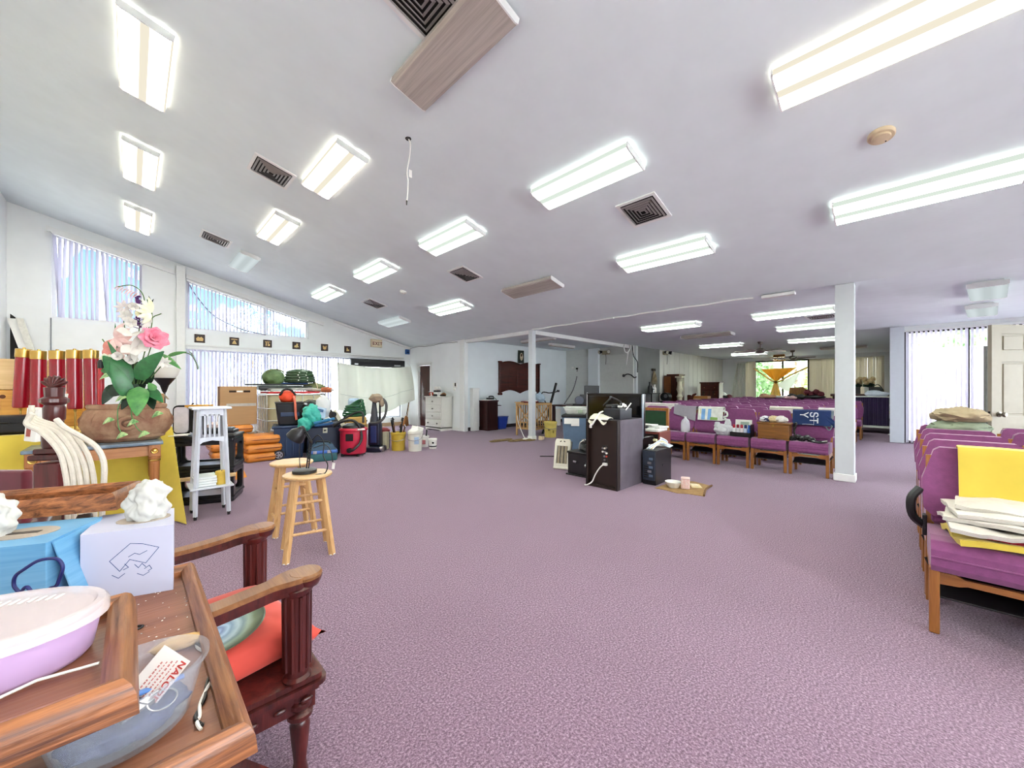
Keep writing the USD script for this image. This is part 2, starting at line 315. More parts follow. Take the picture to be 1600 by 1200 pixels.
SKIRT = mat('dark_skirting', '#2a2026', 0.6)
struct('baseboard_alcove', B().box(((XC + XA) / 2 + 0.1, YA - 0.01, 0.05), (XA - XC, 0.02, 0.1)), SKIRT)
struct('baseboard_front', B().box((3.0, YF - 0.01, 0.06), (7.5, 0.02, 0.12)), mat('tan_skirting', '#b99d7c', 0.6))
struct('baseboard_right', B().box((XC - 0.01, 10.0, 0.05), (0.02, 1.8, 0.1)), TRIM)

# ---------------------------------------------------------------- windows
def window_y(n, poly, y, mull=()):
    w = struct(f'window_{n}'); P = Polygon(poly); ring = P.difference(P.buffer(-0.05, join_style=2))
    for xx in mull: ring = ring.union(sbox(xx - 0.025, P.bounds[1], xx + 0.025, P.bounds[3]).intersection(P))
    part(w, 'window_frame', wall_y(ring, y + 0.06, 0.06), TRIM if n < 3 else mat('white_frame', '#c9ccd8', 0.5), smooth=False)
    part(w, 'pane', wall_y(P.buffer(-0.02, join_style=2), y + 0.087, 0.006), GLASS, smooth=False)
window_y(1, W1, YF); window_y(2, W2, YF, (2.55,)); window_y(3, W3, YF, (2.55, 4.17, 5.2))
w = struct('window_4'); f = B()
for yy in (0.48, 1.75, 2.80, 3.74, 4.82, 5.52): f.box((XR + 0.07, yy, 1.32), (0.07, 0.07, 2.4))
f.box((XR + 0.07, 3.0, 0.15), (0.07, 5.1, 0.07)).box((XR + 0.07, 3.0, 2.49), (0.07, 5.1, 0.06))
part(w, 'window_frame', f, FRAMEM, smooth=False); part(w, 'pane', B().box((XR + 0.07, 3.0, 1.32), (0.006, 5.08, 2.4)), GLASS, smooth=False)
w = struct('window_5'); f = B()
for yy in (-0.09, -1.0, -1.9, -2.77): f.box((XD + 0.09, yy, 1.29), (0.06, 0.07, 2.56))
f.box((XD + 0.09, -1.43, 0.03), (0.06, 2.7, 0.06)).box((XD + 0.09, -1.43, 2.54), (0.06, 2.7, 0.06))
part(w, 'window_frame', f, FRAMEM, smooth=False); part(w, 'pane', B().box((XD + 0.09, -1.43, 1.29), (0.006, 2.68, 2.5)), GLASS, smooth=False)

# ---------------------------------------------------------------- vertical blinds: each slat a part
def blinds_y(label, x0, x1, y, ztop, zbot, step, ang, wob=6.0, seed=1, skip=(), tilt={}):
    R = random.Random(seed); t = thing('vertical_blind', label, 'window blind', group=None)
    r = B(); L = 0.5 * (x1 - x0)
    za, zb = ztop(x0), ztop(x1); d = np.array([x1 - x0, 0, zb - za]); ln = np.linalg.norm(d)
    r.add(rbox((ln, 0.05, 0.045), 0.006), ry=math.degrees(math.atan2(-(zb - za), x1 - x0)), at=((x0 + x1) / 2, y, (za + zb) / 2 + 0.02))
    part(t, 'headrail', r, TRIM)
    n = int((x1 - x0) / step)
    for k in range(n):
        if k in skip: continue
        x = x0 + step * (k + 0.5); zt = ztop(x) - 0.006 - 0.045 * abs(zb - za) / max(ln, .1)
        h = zt - zbot
        part(t, 'slat', B().box((0, 0, -h / 2), (0.086, 0.0022, h), rz=ang + R.uniform(-wob, wob)).mesh().apply_transform(rotm(ry=tilt.get(k, R.uniform(-.25, .25)))).apply_translation((x, y, zt)), SLATW, smooth=False)
    return t
zt1 = lambda x: 4.37 + (x + 1.13) * (4.03 - 4.37) / 1.32 - 0.03
zt2 = lambda x: 3.83 + (x - 0.92) * (3.17 - 3.83) / 2.68 - 0.03
blinds_y('white vertical blind with crooked slats in a painted backlit lavender in the first sloped window, behind the flowers', -1.13, 0.19, YF - 0.04, zt1, 2.68, 0.073, 62, 7, 3, tilt={0: -2.6, 2: 1.2, 9: -3.0})
b2 = blinds_y('white vertical blind in the long sloped window above the row of small brown tiles', 0.93, 3.60, YF - 0.04, zt2, 2.68, 0.073, 66, 5, 4)
part(b2, 'pull_cord', B().tube([(0.97, YF + 0.01, 3.76), (1.1, YF + 0.01, 3.5), (1.45, YF + 0.01, 3.05), (2.0, YF + 0.01, 2.78), (2.55, YF + 0.01, 2.68)], 0.012, 6, 6), mat('cord_grey', '#77778a', 0.7))
blinds_y('tall white vertical blind in the wide window below the ledge with the tiles', 0.93, 4.72, YF - 0.10, lambda x: 2.185, 0.30, 0.073, 58, 6, 5)
def blinds_x(label, y0, y1, x, ztop, zbot, step, ang, wob, seed, m=SLAT, skip=()):
    R = random.Random(seed); t = thing('vertical_blind', label, 'window blind')
    part(t, 'headrail', B().rbox((x, (y0 + y1) / 2, ztop + 0.03), (0.05, y1 - y0, 0.05), 0.006), TRIM)
    for k in range(int((y1 - y0) / step)):
        if k in skip: continue
        h = ztop - zbot
        part(t, 'slat', B().box((x, y0 + step * (k + 0.5), zbot + h / 2), (0.0022, 0.086, h), rz=ang + R.uniform(-wob, wob)), m, smooth=False)
    return t
SLATF = translucent('far_blind_fabric', '#ddd6c8', 0.3)
blinds_x('beige vertical blind drawn closed in the far window to the side of the ochre swag', 4.78, 5.55, XR - 0.06, 2.5, 0.1, 0.08, 24, 16, 8, SLATF)
blinds_x('long beige vertical blind drawn across the far window behind the white column', 0.45, 2.82, XR - 0.06, 2.5, 0.1, 0.08, 24, 16, 9, SLATF)
blinds_x('white floor-length vertical blind hanging open over the sliding glass door', -1.75, -0.02, XD - 0.03, 2.535, 0.02, 0.073, 58, 5, 10)
# ---------------------------------------------------------------- ceiling fixtures
ANG = math.degrees(math.atan(SL))
def lens_mat(name, tint, tube, gap):
    t = np.array(lin(tint))
    n = {'t': ('texture_coordinate', {}), 's': ('separate_xyz', {}), 'a': ('math', {'math_type': 'absolute'}), 'mr': ('map_range', {'from_min': 0.0, 'from_max': 0.2, 'to_min': 0.0, 'to_max': 1.0}),
         'r': ('rgb_ramp', {'ramp': [(0.0, t * gap), (0.14, t * gap), (0.42, t * tube), (0.58, t * tube), (0.86, t * gap * 1.0), (1.0, t * gap * 0.9)]}), 'e': ('emission', {'strength': 1.0})}
    return usdkit.material(stage, '/World/Looks/' + name, n, [('t.object', 's.vector'), ('s.x', 'a.value1'), ('a.value', 'mr.value'), ('mr.result', 'r.fac'), ('r.color', 'e.color')], surface='e.emission')
LW = lens_mat('lit_lens_warm', '#fff6e0', 25.0, 0.62)
LC = lens_mat('lit_lens_cool', '#f0fdf0', 25.0, 0.58)
LD = lens_mat('faint_glow_lens', '#e8f4f6', 0.55, 0.45)  # faint emission paints the pale look, also on fixtures that are off
HOUSE = mat('fixture_housing', '#e4e5e4', 0.4, var=0.03)
OFF = mat('unlit_lens', '#a59c93', 0.22, col2='#c4bcb2', scale=3.0, stretch=(14, 0.4, 1), spec=0.6)
def fixture(label, lens, loc, slope, L=1.2, W=0.36, T=0.085, rz=0.0, group=None):
    t = thing('ceiling_light', label, 'ceiling light', loc, rz, group, ry=slope)
    part(t, 'housing', B().box((0, 0, -0.012), (W * 0.72, L * 0.96, 0.024)).box((W * 0.36, 0, -0.028), (0.012, L * 0.97, 0.05)).box((-W * 0.36, 0, -0.028), (0.012, L * 0.97, 0.05)), HOUSE, smooth=False)
    for s in (-1, 1):
        part(t, 'end_cap', B().prism([(-W / 2, -0.02), (W / 2, -0.02), (W / 2, -T + 0.012), (W / 2 - 0.03, -T), (-W / 2 + 0.03, -T), (-W / 2, -T + 0.012)], 0.012, at=(0, s * L / 2 + 0.006, 0), rx=90), HOUSE)
    part(t, 'lens', B().prism([(-W / 2 + 0.004, -0.025), (W / 2 - 0.004, -0.025), (W / 2 - 0.004, -T + 0.015), (W / 2 - 0.032, -T + 0.003), (-W / 2 + 0.032, -T + 0.003), (-W / 2 + 0.004, -T + 0.015)], L - 0.012, at=(0, L / 2 - 0.006, 0), rx=90), lens, smooth=20)
    return t
protos = {}
def put_light(label, kind, x, y, flat=False, group=None, rz=0.0):
    loc = (x, y, zceil(x) - 0.002); sl = 0.0 if flat else ANG
    k = (kind, flat)
    if k not in protos: protos[k] = fixture(label, {'w': LW, 'c': LC, 'd': LD, 'o': OFF}[kind], loc, sl, rz=rz, group=group)
    else: dup(protos[k], loc, rz, label, group, ry=sl)
S = [('w', 0.10, 5.0, 'lit fluorescent fixture high on the slope, largest of the three above the red cylinders'),
     ('w', 0.10, 7.34, 'lit fluorescent fixture in the middle of the three above the red cylinders'),
     ('w', 0.10, 9.74, 'lit fluorescent fixture nearest the first sloped window, smallest of three above red cylinders'),
     ('o', 1.78, 2.50, 'unlit brown-grey fluorescent fixture beside the vent at the top edge of the photo'),
     ('w', 1.76, 4.88, 'lit fluorescent fixture between the wide-slatted vent and the dangling ceiling wire'),
     ('w', 1.74, 7.30, 'lit fluorescent fixture between the two smaller vents and the pale unlit fixture'),
     ('d', 1.70, 9.72, 'pale unlit fixture on the slope just above the long sloped window'),
     ('w', 3.44, 0.05, 'lit twin-tube fixture cut by the top edge, above the round beige smoke detector'),
     ('c', 3.44, 2.38, 'lit twin-tube fixture next to the big square vent, above the middle of the carpet'),
     ('c', 3.40, 4.74, 'lit fixture on the slope below the dangling ceiling wire'),
     ('c', 3.36, 7.15, 'lit fixture on the slope next to the small ceiling detector'),
     ('c', 3.34, 9.62, 'lit fixture farthest down its row, above the EXIT end of the window wall'),
     ('c', 5.16, -0.12, 'lit twin-tube fixture just below the round beige smoke detector'),
     ('c', 5.14, 2.27, 'lit twin-tube fixture between the big square vent and the ceiling conduit'),
     ('o', 5.12, 4.67, 'unlit grey fixture hanging on the slope above the alcove beam'),
     ('c', 5.12, 7.16, 'lit fixture on the slope above the white chest of drawers'),
     ('d', 5.10, 9.71, 'dim fixture on the slope nearest the EXIT sign')]
for k, x, y, lab in S: put_light(lab, k, x, y)
for x, y in ((0.1, 2.55), (0.1, 0.1), (1.78, 0.1), (0.1, -2.3), (1.78, -2.3), (3.44, -2.35), (5.16, -2.4)):  # unseen fixtures continuing the grid, put in for the room lighting
    put_light('unseen lit fluorescent fixture added behind the photographer', 'w', x, y, group='added fixtures behind the photographer')
F = [('c', 8.55, 3.62, 'lit strip fixture on the flat ceiling above the green board'),
     ('o', 10.6, 3.53, 'dark unlit strip fixture on the flat ceiling beyond the green board'),
     ('c', 13.5, 4.08, 'lit strip fixture on the flat ceiling beside the nearer ceiling fan'),
     ('c', 17.5, 4.25, 'lit strip fixture farthest back, by the far window swag'),
     ('c', 8.62, 1.40, 'lit strip fixture on the flat ceiling, nearest to the white column'),
     ('c', 10.74, 1.42, 'lit strip fixture second from the white column, half hidden by it'),
     ('c', 13.8, 1.72, 'lit strip fixture third from the white column, over the chair rows'),
     ('o', 17.0, 1.36, 'unlit strip fixture behind the white column near the far blinds')]
for k, x, y, lab in F: put_light(lab, k, x, y, flat=True)
put_light('pale unlit fixture on the flat ceiling, larger of the two before the six-panel door', 'd', 8.55, -0.86, True, rz=84)
put_light('pale unlit fixture nearer the glass door blind, smaller of the two', 'd', 10.6, -1.0, True, rz=84)
put_light('unseen lit strip fixture added behind the photographer', 'c', 8.6, -2.6, True, group='added fixtures behind the photographer')  # unseen strip, also added for the room lighting
# two slim unlit strips in the alcove
def strip(label, loc, rz):
    t = thing('alcove_light', label, 'ceiling light', loc, rz)
    part(t, 'housing', B().rbox((0, 0, -0.035), (1.25, 0.13, 0.07), 0.012), HOUSE); part(t, 'lens', B().rbox((0, 0, -0.078), (1.2, 0.10, 0.03), 0.012), OFF)
strip('slim unlit strip light under the alcove ceiling left of the post', (8.2, 7.25, ZC - 0.002), 90)
strip('slim unlit strip light on the alcove ceiling above the dark headboard', (9.9, 7.7, ZC - 0.002), 0)

# vents: nested square louvres, each ring a part
VENTD = mat('vent_dark', '#1d1a1a', 0.8); VENTW = mat('vent_louvre', '#8c8785', 0.45, 0.3, var=0.05)
def square_ring(a, b, h): return Polygon(sbox(-a, -a, a, a).exterior.coords, [sbox(-b, -b, b, b).exterior.coords]) if h else None
def vent(label, x, y, loc=None, flat=False, first=[]):
    loc = (x, y, zceil(x) - 0.001)
    if first: return dup(first[0], loc, 0, label, ry=0 if flat else ANG)
    t = thing('ceiling_vent', label, 'air vent', loc, ry=0 if flat else ANG); first.append(t)
    part(t, 'frame', B().prism(Polygon(sbox(-.235, -.235, .235, .235).exterior.coords, [sbox(-.2, -.2, .2, .2).exterior.coords]), 0.016, at=(0, 0, -0.016)), TRIM, smooth=False)
    part(t, 'backing', B().box((0, 0, -0.002), (.41, .41, .004)), VENTD, smooth=False)
    for k in range(5):
        a = 0.19 - 0.036 * k; v = []
        m = B()
        for q in range(4):
            bl = prism([(-a, 0), (a, 0), (a - 0.02, 0.022), (-a + 0.02, 0.022)], 0.003); bl.apply_transform(rotm(rx=-28)); bl.apply_translation((0, -a, -0.022)); bl.apply_transform(rotm(rz=90 * q)); m.add(bl)
        part(t, 'louvre', m, VENTW, smooth=False)
    return t
vent('large square brown-slatted ceiling vent beside the twin-tube fixtures in mid ceiling', 4.23, 2.1)
vent('white-slatted square vent beside the lit fixture left of the dangling wire', 1.29, 5.72)
vent('square vent just above the pale unlit fixture by the sloped window', 1.14, 9.15)
vent('dark square vent between the row of lit fixtures and the unlit grey one', 4.27, 5.52)
vent('small far square vent near the little ceiling detector', 4.22, 9.05)
vent('square vent cut by the top edge of the photo beside the brown unlit fixture', 1.45, 2.38)
vent('vent on the flat ceiling right beside the white column', 9.6, 1.1, flat=True)
BEIGE = mat('aged_beige_plastic', '#d3bf9f', 0.5, var=0.05)
def detector(label, x, y, r, m):
    t = thing('smoke_detector', label, 'smoke detector', (x, y, zceil(x)), ry=ANG)
    part(t, 'base', B().lathe([(0, 0), (r, 0), (r, -0.02), (r * .92, -0.03), (0, -0.03)], 28), m)
    part(t, 'cover', B().lathe([(r * .7, -0.028), (r * .66, -0.045), (r * .2, -0.05), (0, -0.05)], 28), m)
    part(t, 'indicator', B().ball((r * .45, -r * .3, -0.047), 0.006, sub=1), BLACK)
detector('round beige smoke detector between two long lit fixtures', 4.3, 0.11, 0.085, BEIGE)
detector('small white ceiling detector between the lit fixtures of the far slope', 4.16, 7.53, 0.075, WHITE)
t = thing('ceiling_wire', 'loose white wire with a black tip dangling from a hole in the ceiling', 'wire', (2.06, 3.62, zceil(2.06)))
part(t, 'wire', B().tube([(0, 0, 0.0), (0.015, -0.01, -0.06), (0.01, 0, -0.2), (-0.01, 0.01, -0.34), (-0.005, 0, -0.46), (-0.012, 0, -0.6), (-0.02, 0, -0.66)], 0.007, 7, 5), WHITE)
part(t, 'ceiling_hole', B().lathe([(0, 0.0), (0.035, 0.0), (0.03, -0.006), (0, -0.006)], 14), BLACK); part(t, 'tip', B().cyl((-0.02, 0, -0.655), (-0.023, 0, -0.70), 0.009, 0.006), BLACK)
part(t, 'tag', B().rbox((0.02, -0.005, -0.36), (0.035, 0.006, 0.08), 0.003), WHITE)
t = thing('ceiling_conduit', 'thin white cable conduit running along the crease of the ceiling to a junction box', 'conduit')
part(t, 'cable', B().tube([(XC - 0.03, y, ZC - 0.005 - 0.012 * (k % 2)) for k, y in enumerate(np.linspace(6.2, 1.6, 14))], 0.016, 7, 4), TRIM)
part(t, 'junction_box', B().rbox((XC - 0.02, 1.28, ZC - 0.03), (0.09, 0.42, 0.05), 0.01), TRIM); part(t, 'clip', B().rbox((XC - 0.05, 4.1, ZC - 0.02), (0.05, 0.2, 0.025), 0.006), TRIM)
t = thing('corner_cable', 'thin grey cable along the wall top from the corner above the brown door', 'cable')
part(t, 'cable', B().tube([(XC - 0.015, y, ZC - 0.02 - 0.03 * abs(math.sin(y * 2.2))) for y in np.linspace(11.9, 9.2, 12)], 0.008, 6, 4), mat('grey_cable', '#8d8d8d', 0.5))
# ceiling fans
FANM = mat('fan_brown', '#6f625c', 0.45, 0.2, var=0.08); FANB = mat('fan_blade', '#8b807a', 0.5, var=0.06)
def fan(label, x, y, rz, proto=[]):
    if proto: return dup(proto[0], (x, y, ZC), rz, label)
    t = thing('ceiling_fan', label, 'ceiling fan', (x, y, ZC), rz); proto.append(t)
    part(t, 'canopy', B().lathe([(0, 0), (0.08, 0), (0.06, -0.06), (0.02, -0.08), (0, -0.08)], 20), FANM); part(t, 'rod', B().cyl((0, 0, -0.07), (0, 0, -0.22), 0.015), FANM)
    part(t, 'motor', B().lathe([(0, -0.19), (0.07, -0.2), (0.13, -0.24), (0.13, -0.3), (0.07, -0.34), (0, -0.35)], 24), FANM)
    for k in range(5):
        bl = B().prism(Polygon([(0.14, -0.03), (0.25, -0.06), (0.66, -0.075), (0.70, -0.04), (0.70, 0.04), (0.66, 0.075), (0.25, 0.06), (0.14, 0.03)]), 0.01, rx=12).mesh(); bl.apply_transform(rotm(rz=72 * k)); bl.apply_translation((0, 0, -0.29)); part(t, 'blade', bl, FANB)
fan('brown five-blade ceiling fan over the chair rows, the nearer of two', 13.6, 3.0, 20); fan('brown five-blade ceiling fan before the far window swag, the farther of two', 17.6, 2.85, 50)

# ---------------------------------------------------------------- outside
PALE_GROUND = mat('pale_ground', '#cfcdc4', 0.9, col2='#dedcd4', scale=1.5)  # ground colour kept pale to bounce daylight up onto the ceiling
struct('ground', B().box((8, 26, -0.35), (110, 28.0, 0.1)).box((36, 0, -0.35), (30, 24, 0.1)).box((8, -19, -0.35), (110, 30, 0.1)), PALE_GROUND)
LEAF = [translucent('shrub_leaf', '#9dba8c', 0.4), translucent('shrub_leaf_pale', '#c4cf98', 0.4), translucent('shrub_leaf_dark', '#4d7350', 0.35), translucent('shrub_leaf_haze', '#c3cfb8', 0.45), translucent('shrub_leaf_blue', '#8fa3ad', 0.4)]  # pale greens put the bright outdoor haze into the leaf colour
BARK = mat('bark', '#6a5a4a', 0.9, var=0.2)
def foliage(n, rx, ry, rz, seed, size=0.16):
    R = np.random.default_rng(seed); d = R.normal(size=(n, 3)); d /= np.linalg.norm(d, axis=1, keepdims=True); r = R.uniform(0.55, 1.0, (n, 1)) ** 0.5
    c = d * r * np.array([rx, ry, rz]); a = R.normal(size=(n, 3)); a /= np.linalg.norm(a, axis=1, keepdims=True); b = np.cross(a, R.normal(size=(n, 3))); b /= np.linalg.norm(b, axis=1, keepdims=True)
    s = size * R.uniform(0.6, 1.3, (n, 1)); v = np.stack([c - a * s, c + b * s * .45, c + a * s, c - b * s * .45], 1).reshape(-1, 3); i = np.arange(n) * 4
    return trimesh.Trimesh(v, np.vstack([np.c_[i, i + 1, i + 2], np.c_[i, i + 2, i + 3]]), process=False)
def tree(label, x, y, h, w, k, seed, cat='tree', name='garden_tree'):
    t = thing(name, label, cat, (x, y, -0.3)); cz = h * 0.58
    part(t, 'trunk', B().tube([(0, 0, 0), (0.05, 0.02, h * .3), (0, 0, h * .6)], [0.05 * h ** .5, 0.04 * h ** .5, 0.02], 8, 3), BARK)
    f = foliage(1400, w, w, h * 0.42, seed, 0.2); f.apply_translation((0, 0, cz)); part(t, 'foliage', f, LEAF[k], smooth=False, kind='stuff')
TR = [(24.0, 5.6, 3.6, 1.1, 0, 'bushy mid-green tree outside the far window, beside the swag'), (24.6, 2.6, 3.2, 1.0, 1, 'pale yellow-green tree outside the far window behind the brown chair'), (29.5, 4.6, 6.5, 2.2, 0, 'tall green tree farther out beyond the far window'),
      (23.2, -1.9, 4.0, 1.1, 0, 'green tree outside the sliding glass door, nearest the wall'), (26.6, -5.2, 3.8, 1.5, 2, 'darker tree outside the sliding glass door, near the open door'), (28.5, -1.6, 5.2, 1.6, 1, 'pale tree standing behind others outside the sliding glass door')]
for k, (x, y, h, w, c, lab) in enumerate(TR): tree(lab, x, y, h, w, c, 50 + k)
SH = [(0.2, 24.5, 2.0, 1.2, 3, 'low pale shrub outside the wide window, behind the cardboard box'), (5.4, 26.5, 2.4, 1.5, 3, 'pale shrub outside the wide window, behind the piled tarps'), (6.2, 33.0, 7.6, 1.9, 4, 'blue-green tree top seen in the corner of the long sloped window'), (11.5, 24.0, 1.9, 1.2, 3, 'pale shrub outside the wide window, behind the white sheet')]
for k, (x, y, h, w, c, lab) in enumerate(SH): tree(lab, x, y, h, w, c, 70 + k, 'tree' if h > 5 else 'shrub', 'garden_tree' if h > 5 else 'garden_shrub')
t = thing('utility_pole', 'grey utility pole with a crossarm seen through the first sloped window', 'utility pole', (-1.0, 27.5, -0.3))
part(t, 'pole', B().cyl((0, 0, 0), (0, 0, 8.6), 0.16, 0.12), mat('pole_grey', '#6f7488', 0.8)); part(t, 'crossarm', B().rbox((0, -0.16, 8.25), (1.7, 0.12, 0.14), 0.02), mat('pole_grey', '#6f7488'))
for s in (-.75, -.3, .3, .75): part(t, 'insulator', B().lathe([(0, 8.3), (.05, 8.3), (.06, 8.36), (.03, 8.42), (0, 8.42)], 10, at=(s, -0.16, 0.02)), mat('pole_grey', '#6f7488'))
# ---------------------------------------------------------------- upholstered chairs
PURP = mat('purple_upholstery', '#834876', 0.85, var=0.1, scale=30, bump=0.15, bscale=220, spec=0.25, sheen=0.3)
OAKZ = wood('chair_oak_upright', '#824f20', '#a86f34', 'z', 0.35); OAKX = wood('chair_oak_rail', '#7c4a1f', '#a36a32', 'x', 0.35)
def make_chair(label, group, loc, rz):
    t = thing('upholstered_chair', label, 'chair', loc, rz, group)
    sc = m3.CrossSection([[(-.25, .36), (-.235, .335), (.17, .335), (.19, .36), (.19, .45), (.05, .462), (-.15, .475), (-.225, .468), (-.25, .435)]])
    sm = to_tm(sc.offset(.012, m3.JoinType.Round, circular_segments=12).extrude(.452)); v = sm.vertices.copy(); sm.vertices = np.c_[v[:, 2] - .226, v[:, 0], v[:, 1]]; sm.fix_normals()
    part(t, 'seat', sm, PURP)
    bp = Polygon([(-.232, .56), (-.2, .525), (.2, .525), (.232, .56), (.238, .72), (.19, .885), (.17, .9), (-.17, .9), (-.19, .885), (-.238, .72)]).buffer(.008)
    bm = prism(bp, .075); v = bm.vertices.copy(); q = v.copy(); bm.vertices = np.c_[q[:, 0], .145 + q[:, 2] + (q[:, 1] - .5) * .22, q[:, 1]]; bm.fix_normals()
    part(t, 'backrest', bm, PURP, smooth=25)
    part(t, 'lumbar_pad', B().rbox((0, .185, .50), (.42, .05, .06), .02), PURP)
    part(t, 'welt', B().tube([(-.226, -.262, .40), (.226, -.262, .40)], .006, 6), PURP)
    for x in (-1, 1):
        part(t, 'leg', B().rbox((x * .213, -.215, .168), (.038, .05, .336), .006), OAKZ)
        part(t, 'leg', B().prism([(.2, 0), (.245, 0), (.235, .34), (.215, .52), (.245, .86), (.225, .86), (.185, .52), (.185, .34)], .032, at=(x * .213 - .016, 0, 0), rx=90, rz=90), OAKZ)
    ap = Polygon([(-.2, .255), (-.13, .262), (-.1, .272), (.1, .272), (.13, .262), (.2, .255), (.2, .315), (.14, .318), (.11, .302), (-.11, .302), (-.14, .318), (-.2, .315)])
    part(t, 'front_rail', B().prism(ap, .024, at=(0, -.20, 0), rx=90), OAKX); part(t, 'side_rail', B().rbox((-.213, 0, .29), (.024, .4, .05), .005).rbox((.213, 0, .29), (.024, .4, .05), .005), OAKZ)
    part(t, 'bookrack', B().tube([(-.2, .05, .2), (-.2, .15, .2), (-.2, .2, .27), (.2, .2, .27), (.2, .15, .2), (.2, .05, .2)], .008, 6, 3), BLACK)
    part(t, 'under_seat_shade', B().rbox((0, .0, .215), (.385, .36, .012), .004, rx=14), BLACK)  # black sheet added to darken the space beneath the seat
    return t
FR = ['front-row purple chair next to the white column, navy shirt over its back', 'purple chair in the front row carrying the wooden chest', 'purple chair in the front row carrying the black caddy of bottles',
      'purple chair in the front row with the blue and white towel over its back', 'purple chair in the front row with the grey cloth and water jug']
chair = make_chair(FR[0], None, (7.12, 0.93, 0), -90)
CR = random.Random(4)
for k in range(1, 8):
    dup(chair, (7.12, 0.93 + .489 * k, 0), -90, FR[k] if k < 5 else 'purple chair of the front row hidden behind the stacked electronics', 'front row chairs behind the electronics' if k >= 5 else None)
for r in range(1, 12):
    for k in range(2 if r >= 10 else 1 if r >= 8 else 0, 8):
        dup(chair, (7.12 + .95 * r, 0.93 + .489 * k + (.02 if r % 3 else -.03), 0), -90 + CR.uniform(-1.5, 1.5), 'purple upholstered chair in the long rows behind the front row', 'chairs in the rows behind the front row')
RB = ['near purple chair with the yellow cloth and white garments on it', 'purple chair second back in the pushed-together rows', 'purple chair third back in the pushed-together rows', 'purple chair fourth back in the pushed-together rows', 'purple chair rearmost in the pushed-together rows, before the clothes pile']
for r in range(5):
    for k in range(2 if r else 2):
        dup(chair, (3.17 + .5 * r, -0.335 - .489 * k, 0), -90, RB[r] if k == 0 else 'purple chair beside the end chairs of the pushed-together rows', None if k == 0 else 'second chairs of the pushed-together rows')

# ---------------------------------------------------------------- cloths and things on the near chair
YEL = mat('yellow_cloth', '#d6be45', 0.8, var=0.06, scale=5, sheen=0.2); GARM = mat('white_garment', '#c6c2ba', 0.85, var=0.06, scale=8, bump=0.3, bscale=30)
KHAKI = mat('beige_cloth', '#c9bb9c', 0.85, var=0.1, scale=6); REDC = mat('crimson_cloth', '#a3192f', 0.8)
def drape(fn, n=16, m=16, thick=.006):
    return grid_sheet([[fn(i / (n - 1), j / (m - 1)) for j in range(m)] for i in range(n)], thick)
def over_back(x, y0, y1, z_front, z_back, seed=0, amp=.012, skew=0.0):
    """A cloth hung over a chair back at world x: s runs over the top from the front side down the rear."""
    def fn(s, t):
        y = y0 + (y1 - y0) * t; L1, L2 = .9 - z_front, .9 - z_back; a = s * (L1 + L2 + .1)
        w = amp * math.sin(9 * t * math.pi * .6 + seed) * (1 - abs(2 * s - 1) * .2)
        if a < L1: z = z_front + a + skew * t * (1 - s) ; px = x - .025 - .22 * (.9 - z) - .006
        elif a < L1 + .1: q = (a - L1) / .1 * math.pi; z = .905 + .022 * math.sin(q); px = x + .02 - .055 * math.cos(q)
        else: z = .9 - (a - L1 - .1); px = x + .085 - .22 * (.9 - z)
        return (px + w * .5 - .006, y, z)
    return drape(fn, 26, 14)
lone('yellow_cloth', over_back(3.17 + .233, -.80, -.23, .57, .65, 1, .018), YEL, 'yellow cloth draped over the back of the near purple chair', 'cloth')
t = thing('garment_pile', 'rumpled pile of white garments with yellow and crimson linings on the near purple seat', 'clothes', (3.13, -.36, .478))
R = np.random.default_rng(5)
def fold(cx, cy, w, d, z, seed, amp=.018, rz=0, thick=.022, droop=0.0):
    def fn(i, j):
        x, y = (i - .5) * d, (j - .5) * w; n = meshkit.fbm(np.array([[i * 3 + seed, j * 3, seed * .7]]), 3, seed)[0] - .5
        e = max(abs(2 * i - 1), abs(2 * j - 1)); c, s_ = math.cos(math.radians(rz)), math.sin(math.radians(rz))
        return (cx + c * x - s_ * y, cy + s_ * x + c * y, z + amp * 2 * n - .02 * max(0, e - .75) - droop * max(0, .35 - i) * 3)
    return drape(fn, 18, 18, thick)
part(t, 'yellow_garment', B().add(fold(-.04, -.05, .46, .34, .03, 3, .03, 8, .03)), YEL); part(t, 'crimson_lining', B().add(fold(-.03, -.08, .44, .3, .062, 9, .02, 5, .014)), REDC)
for k, (z, w, d, rz, cx) in enumerate(((.085, .54, .40, 4, -.02), (.118, .52, .38, -6, .0), (.145, .5, .34, 7, .03), (.17, .44, .28, -4, .06))):
    part(t, 'white_garment', B().add(fold(cx, -.07, w, d, z, 20 + k, .026, rz, .02)), GARM)
def tail(i, j): return (-.26 - .05 * i + .012 * math.sin(7 * j), -.52 + .20 * j + .12 * (1 - i) * (j), .05 - .17 * i - .0 * j)
part(t, 'trouser_leg', drape(lambda i, j: (-.2 - .105 * i, -.42 + .19 * j * (1 - .5 * i) - .04 * i, .06 - .0 * i - (.16 * max(0, i - .4) / .6)), 12, 10, .012), KHAKI)
t = thing('chair_arm_bracket', 'black curved bracket sticking out behind the near purple chair', 'bracket', (3.36, -.10, 0)); part(t, 'bracket', B().tube([(0, .0, .44), (-.03, .05, .50), (-.03, .055, .60), (0, .02, .66)], .022, 8, 5), BLACK); part(t, 'mounting_plate', B().rbox((0, 0, .45), (.06, .02, .12), .006), BLACK)
t = thing('clothes_heap', 'heap of folded khaki and grey clothes on the rearmost pushed-together chair', 'clothes', (5.13, -.36, .478))
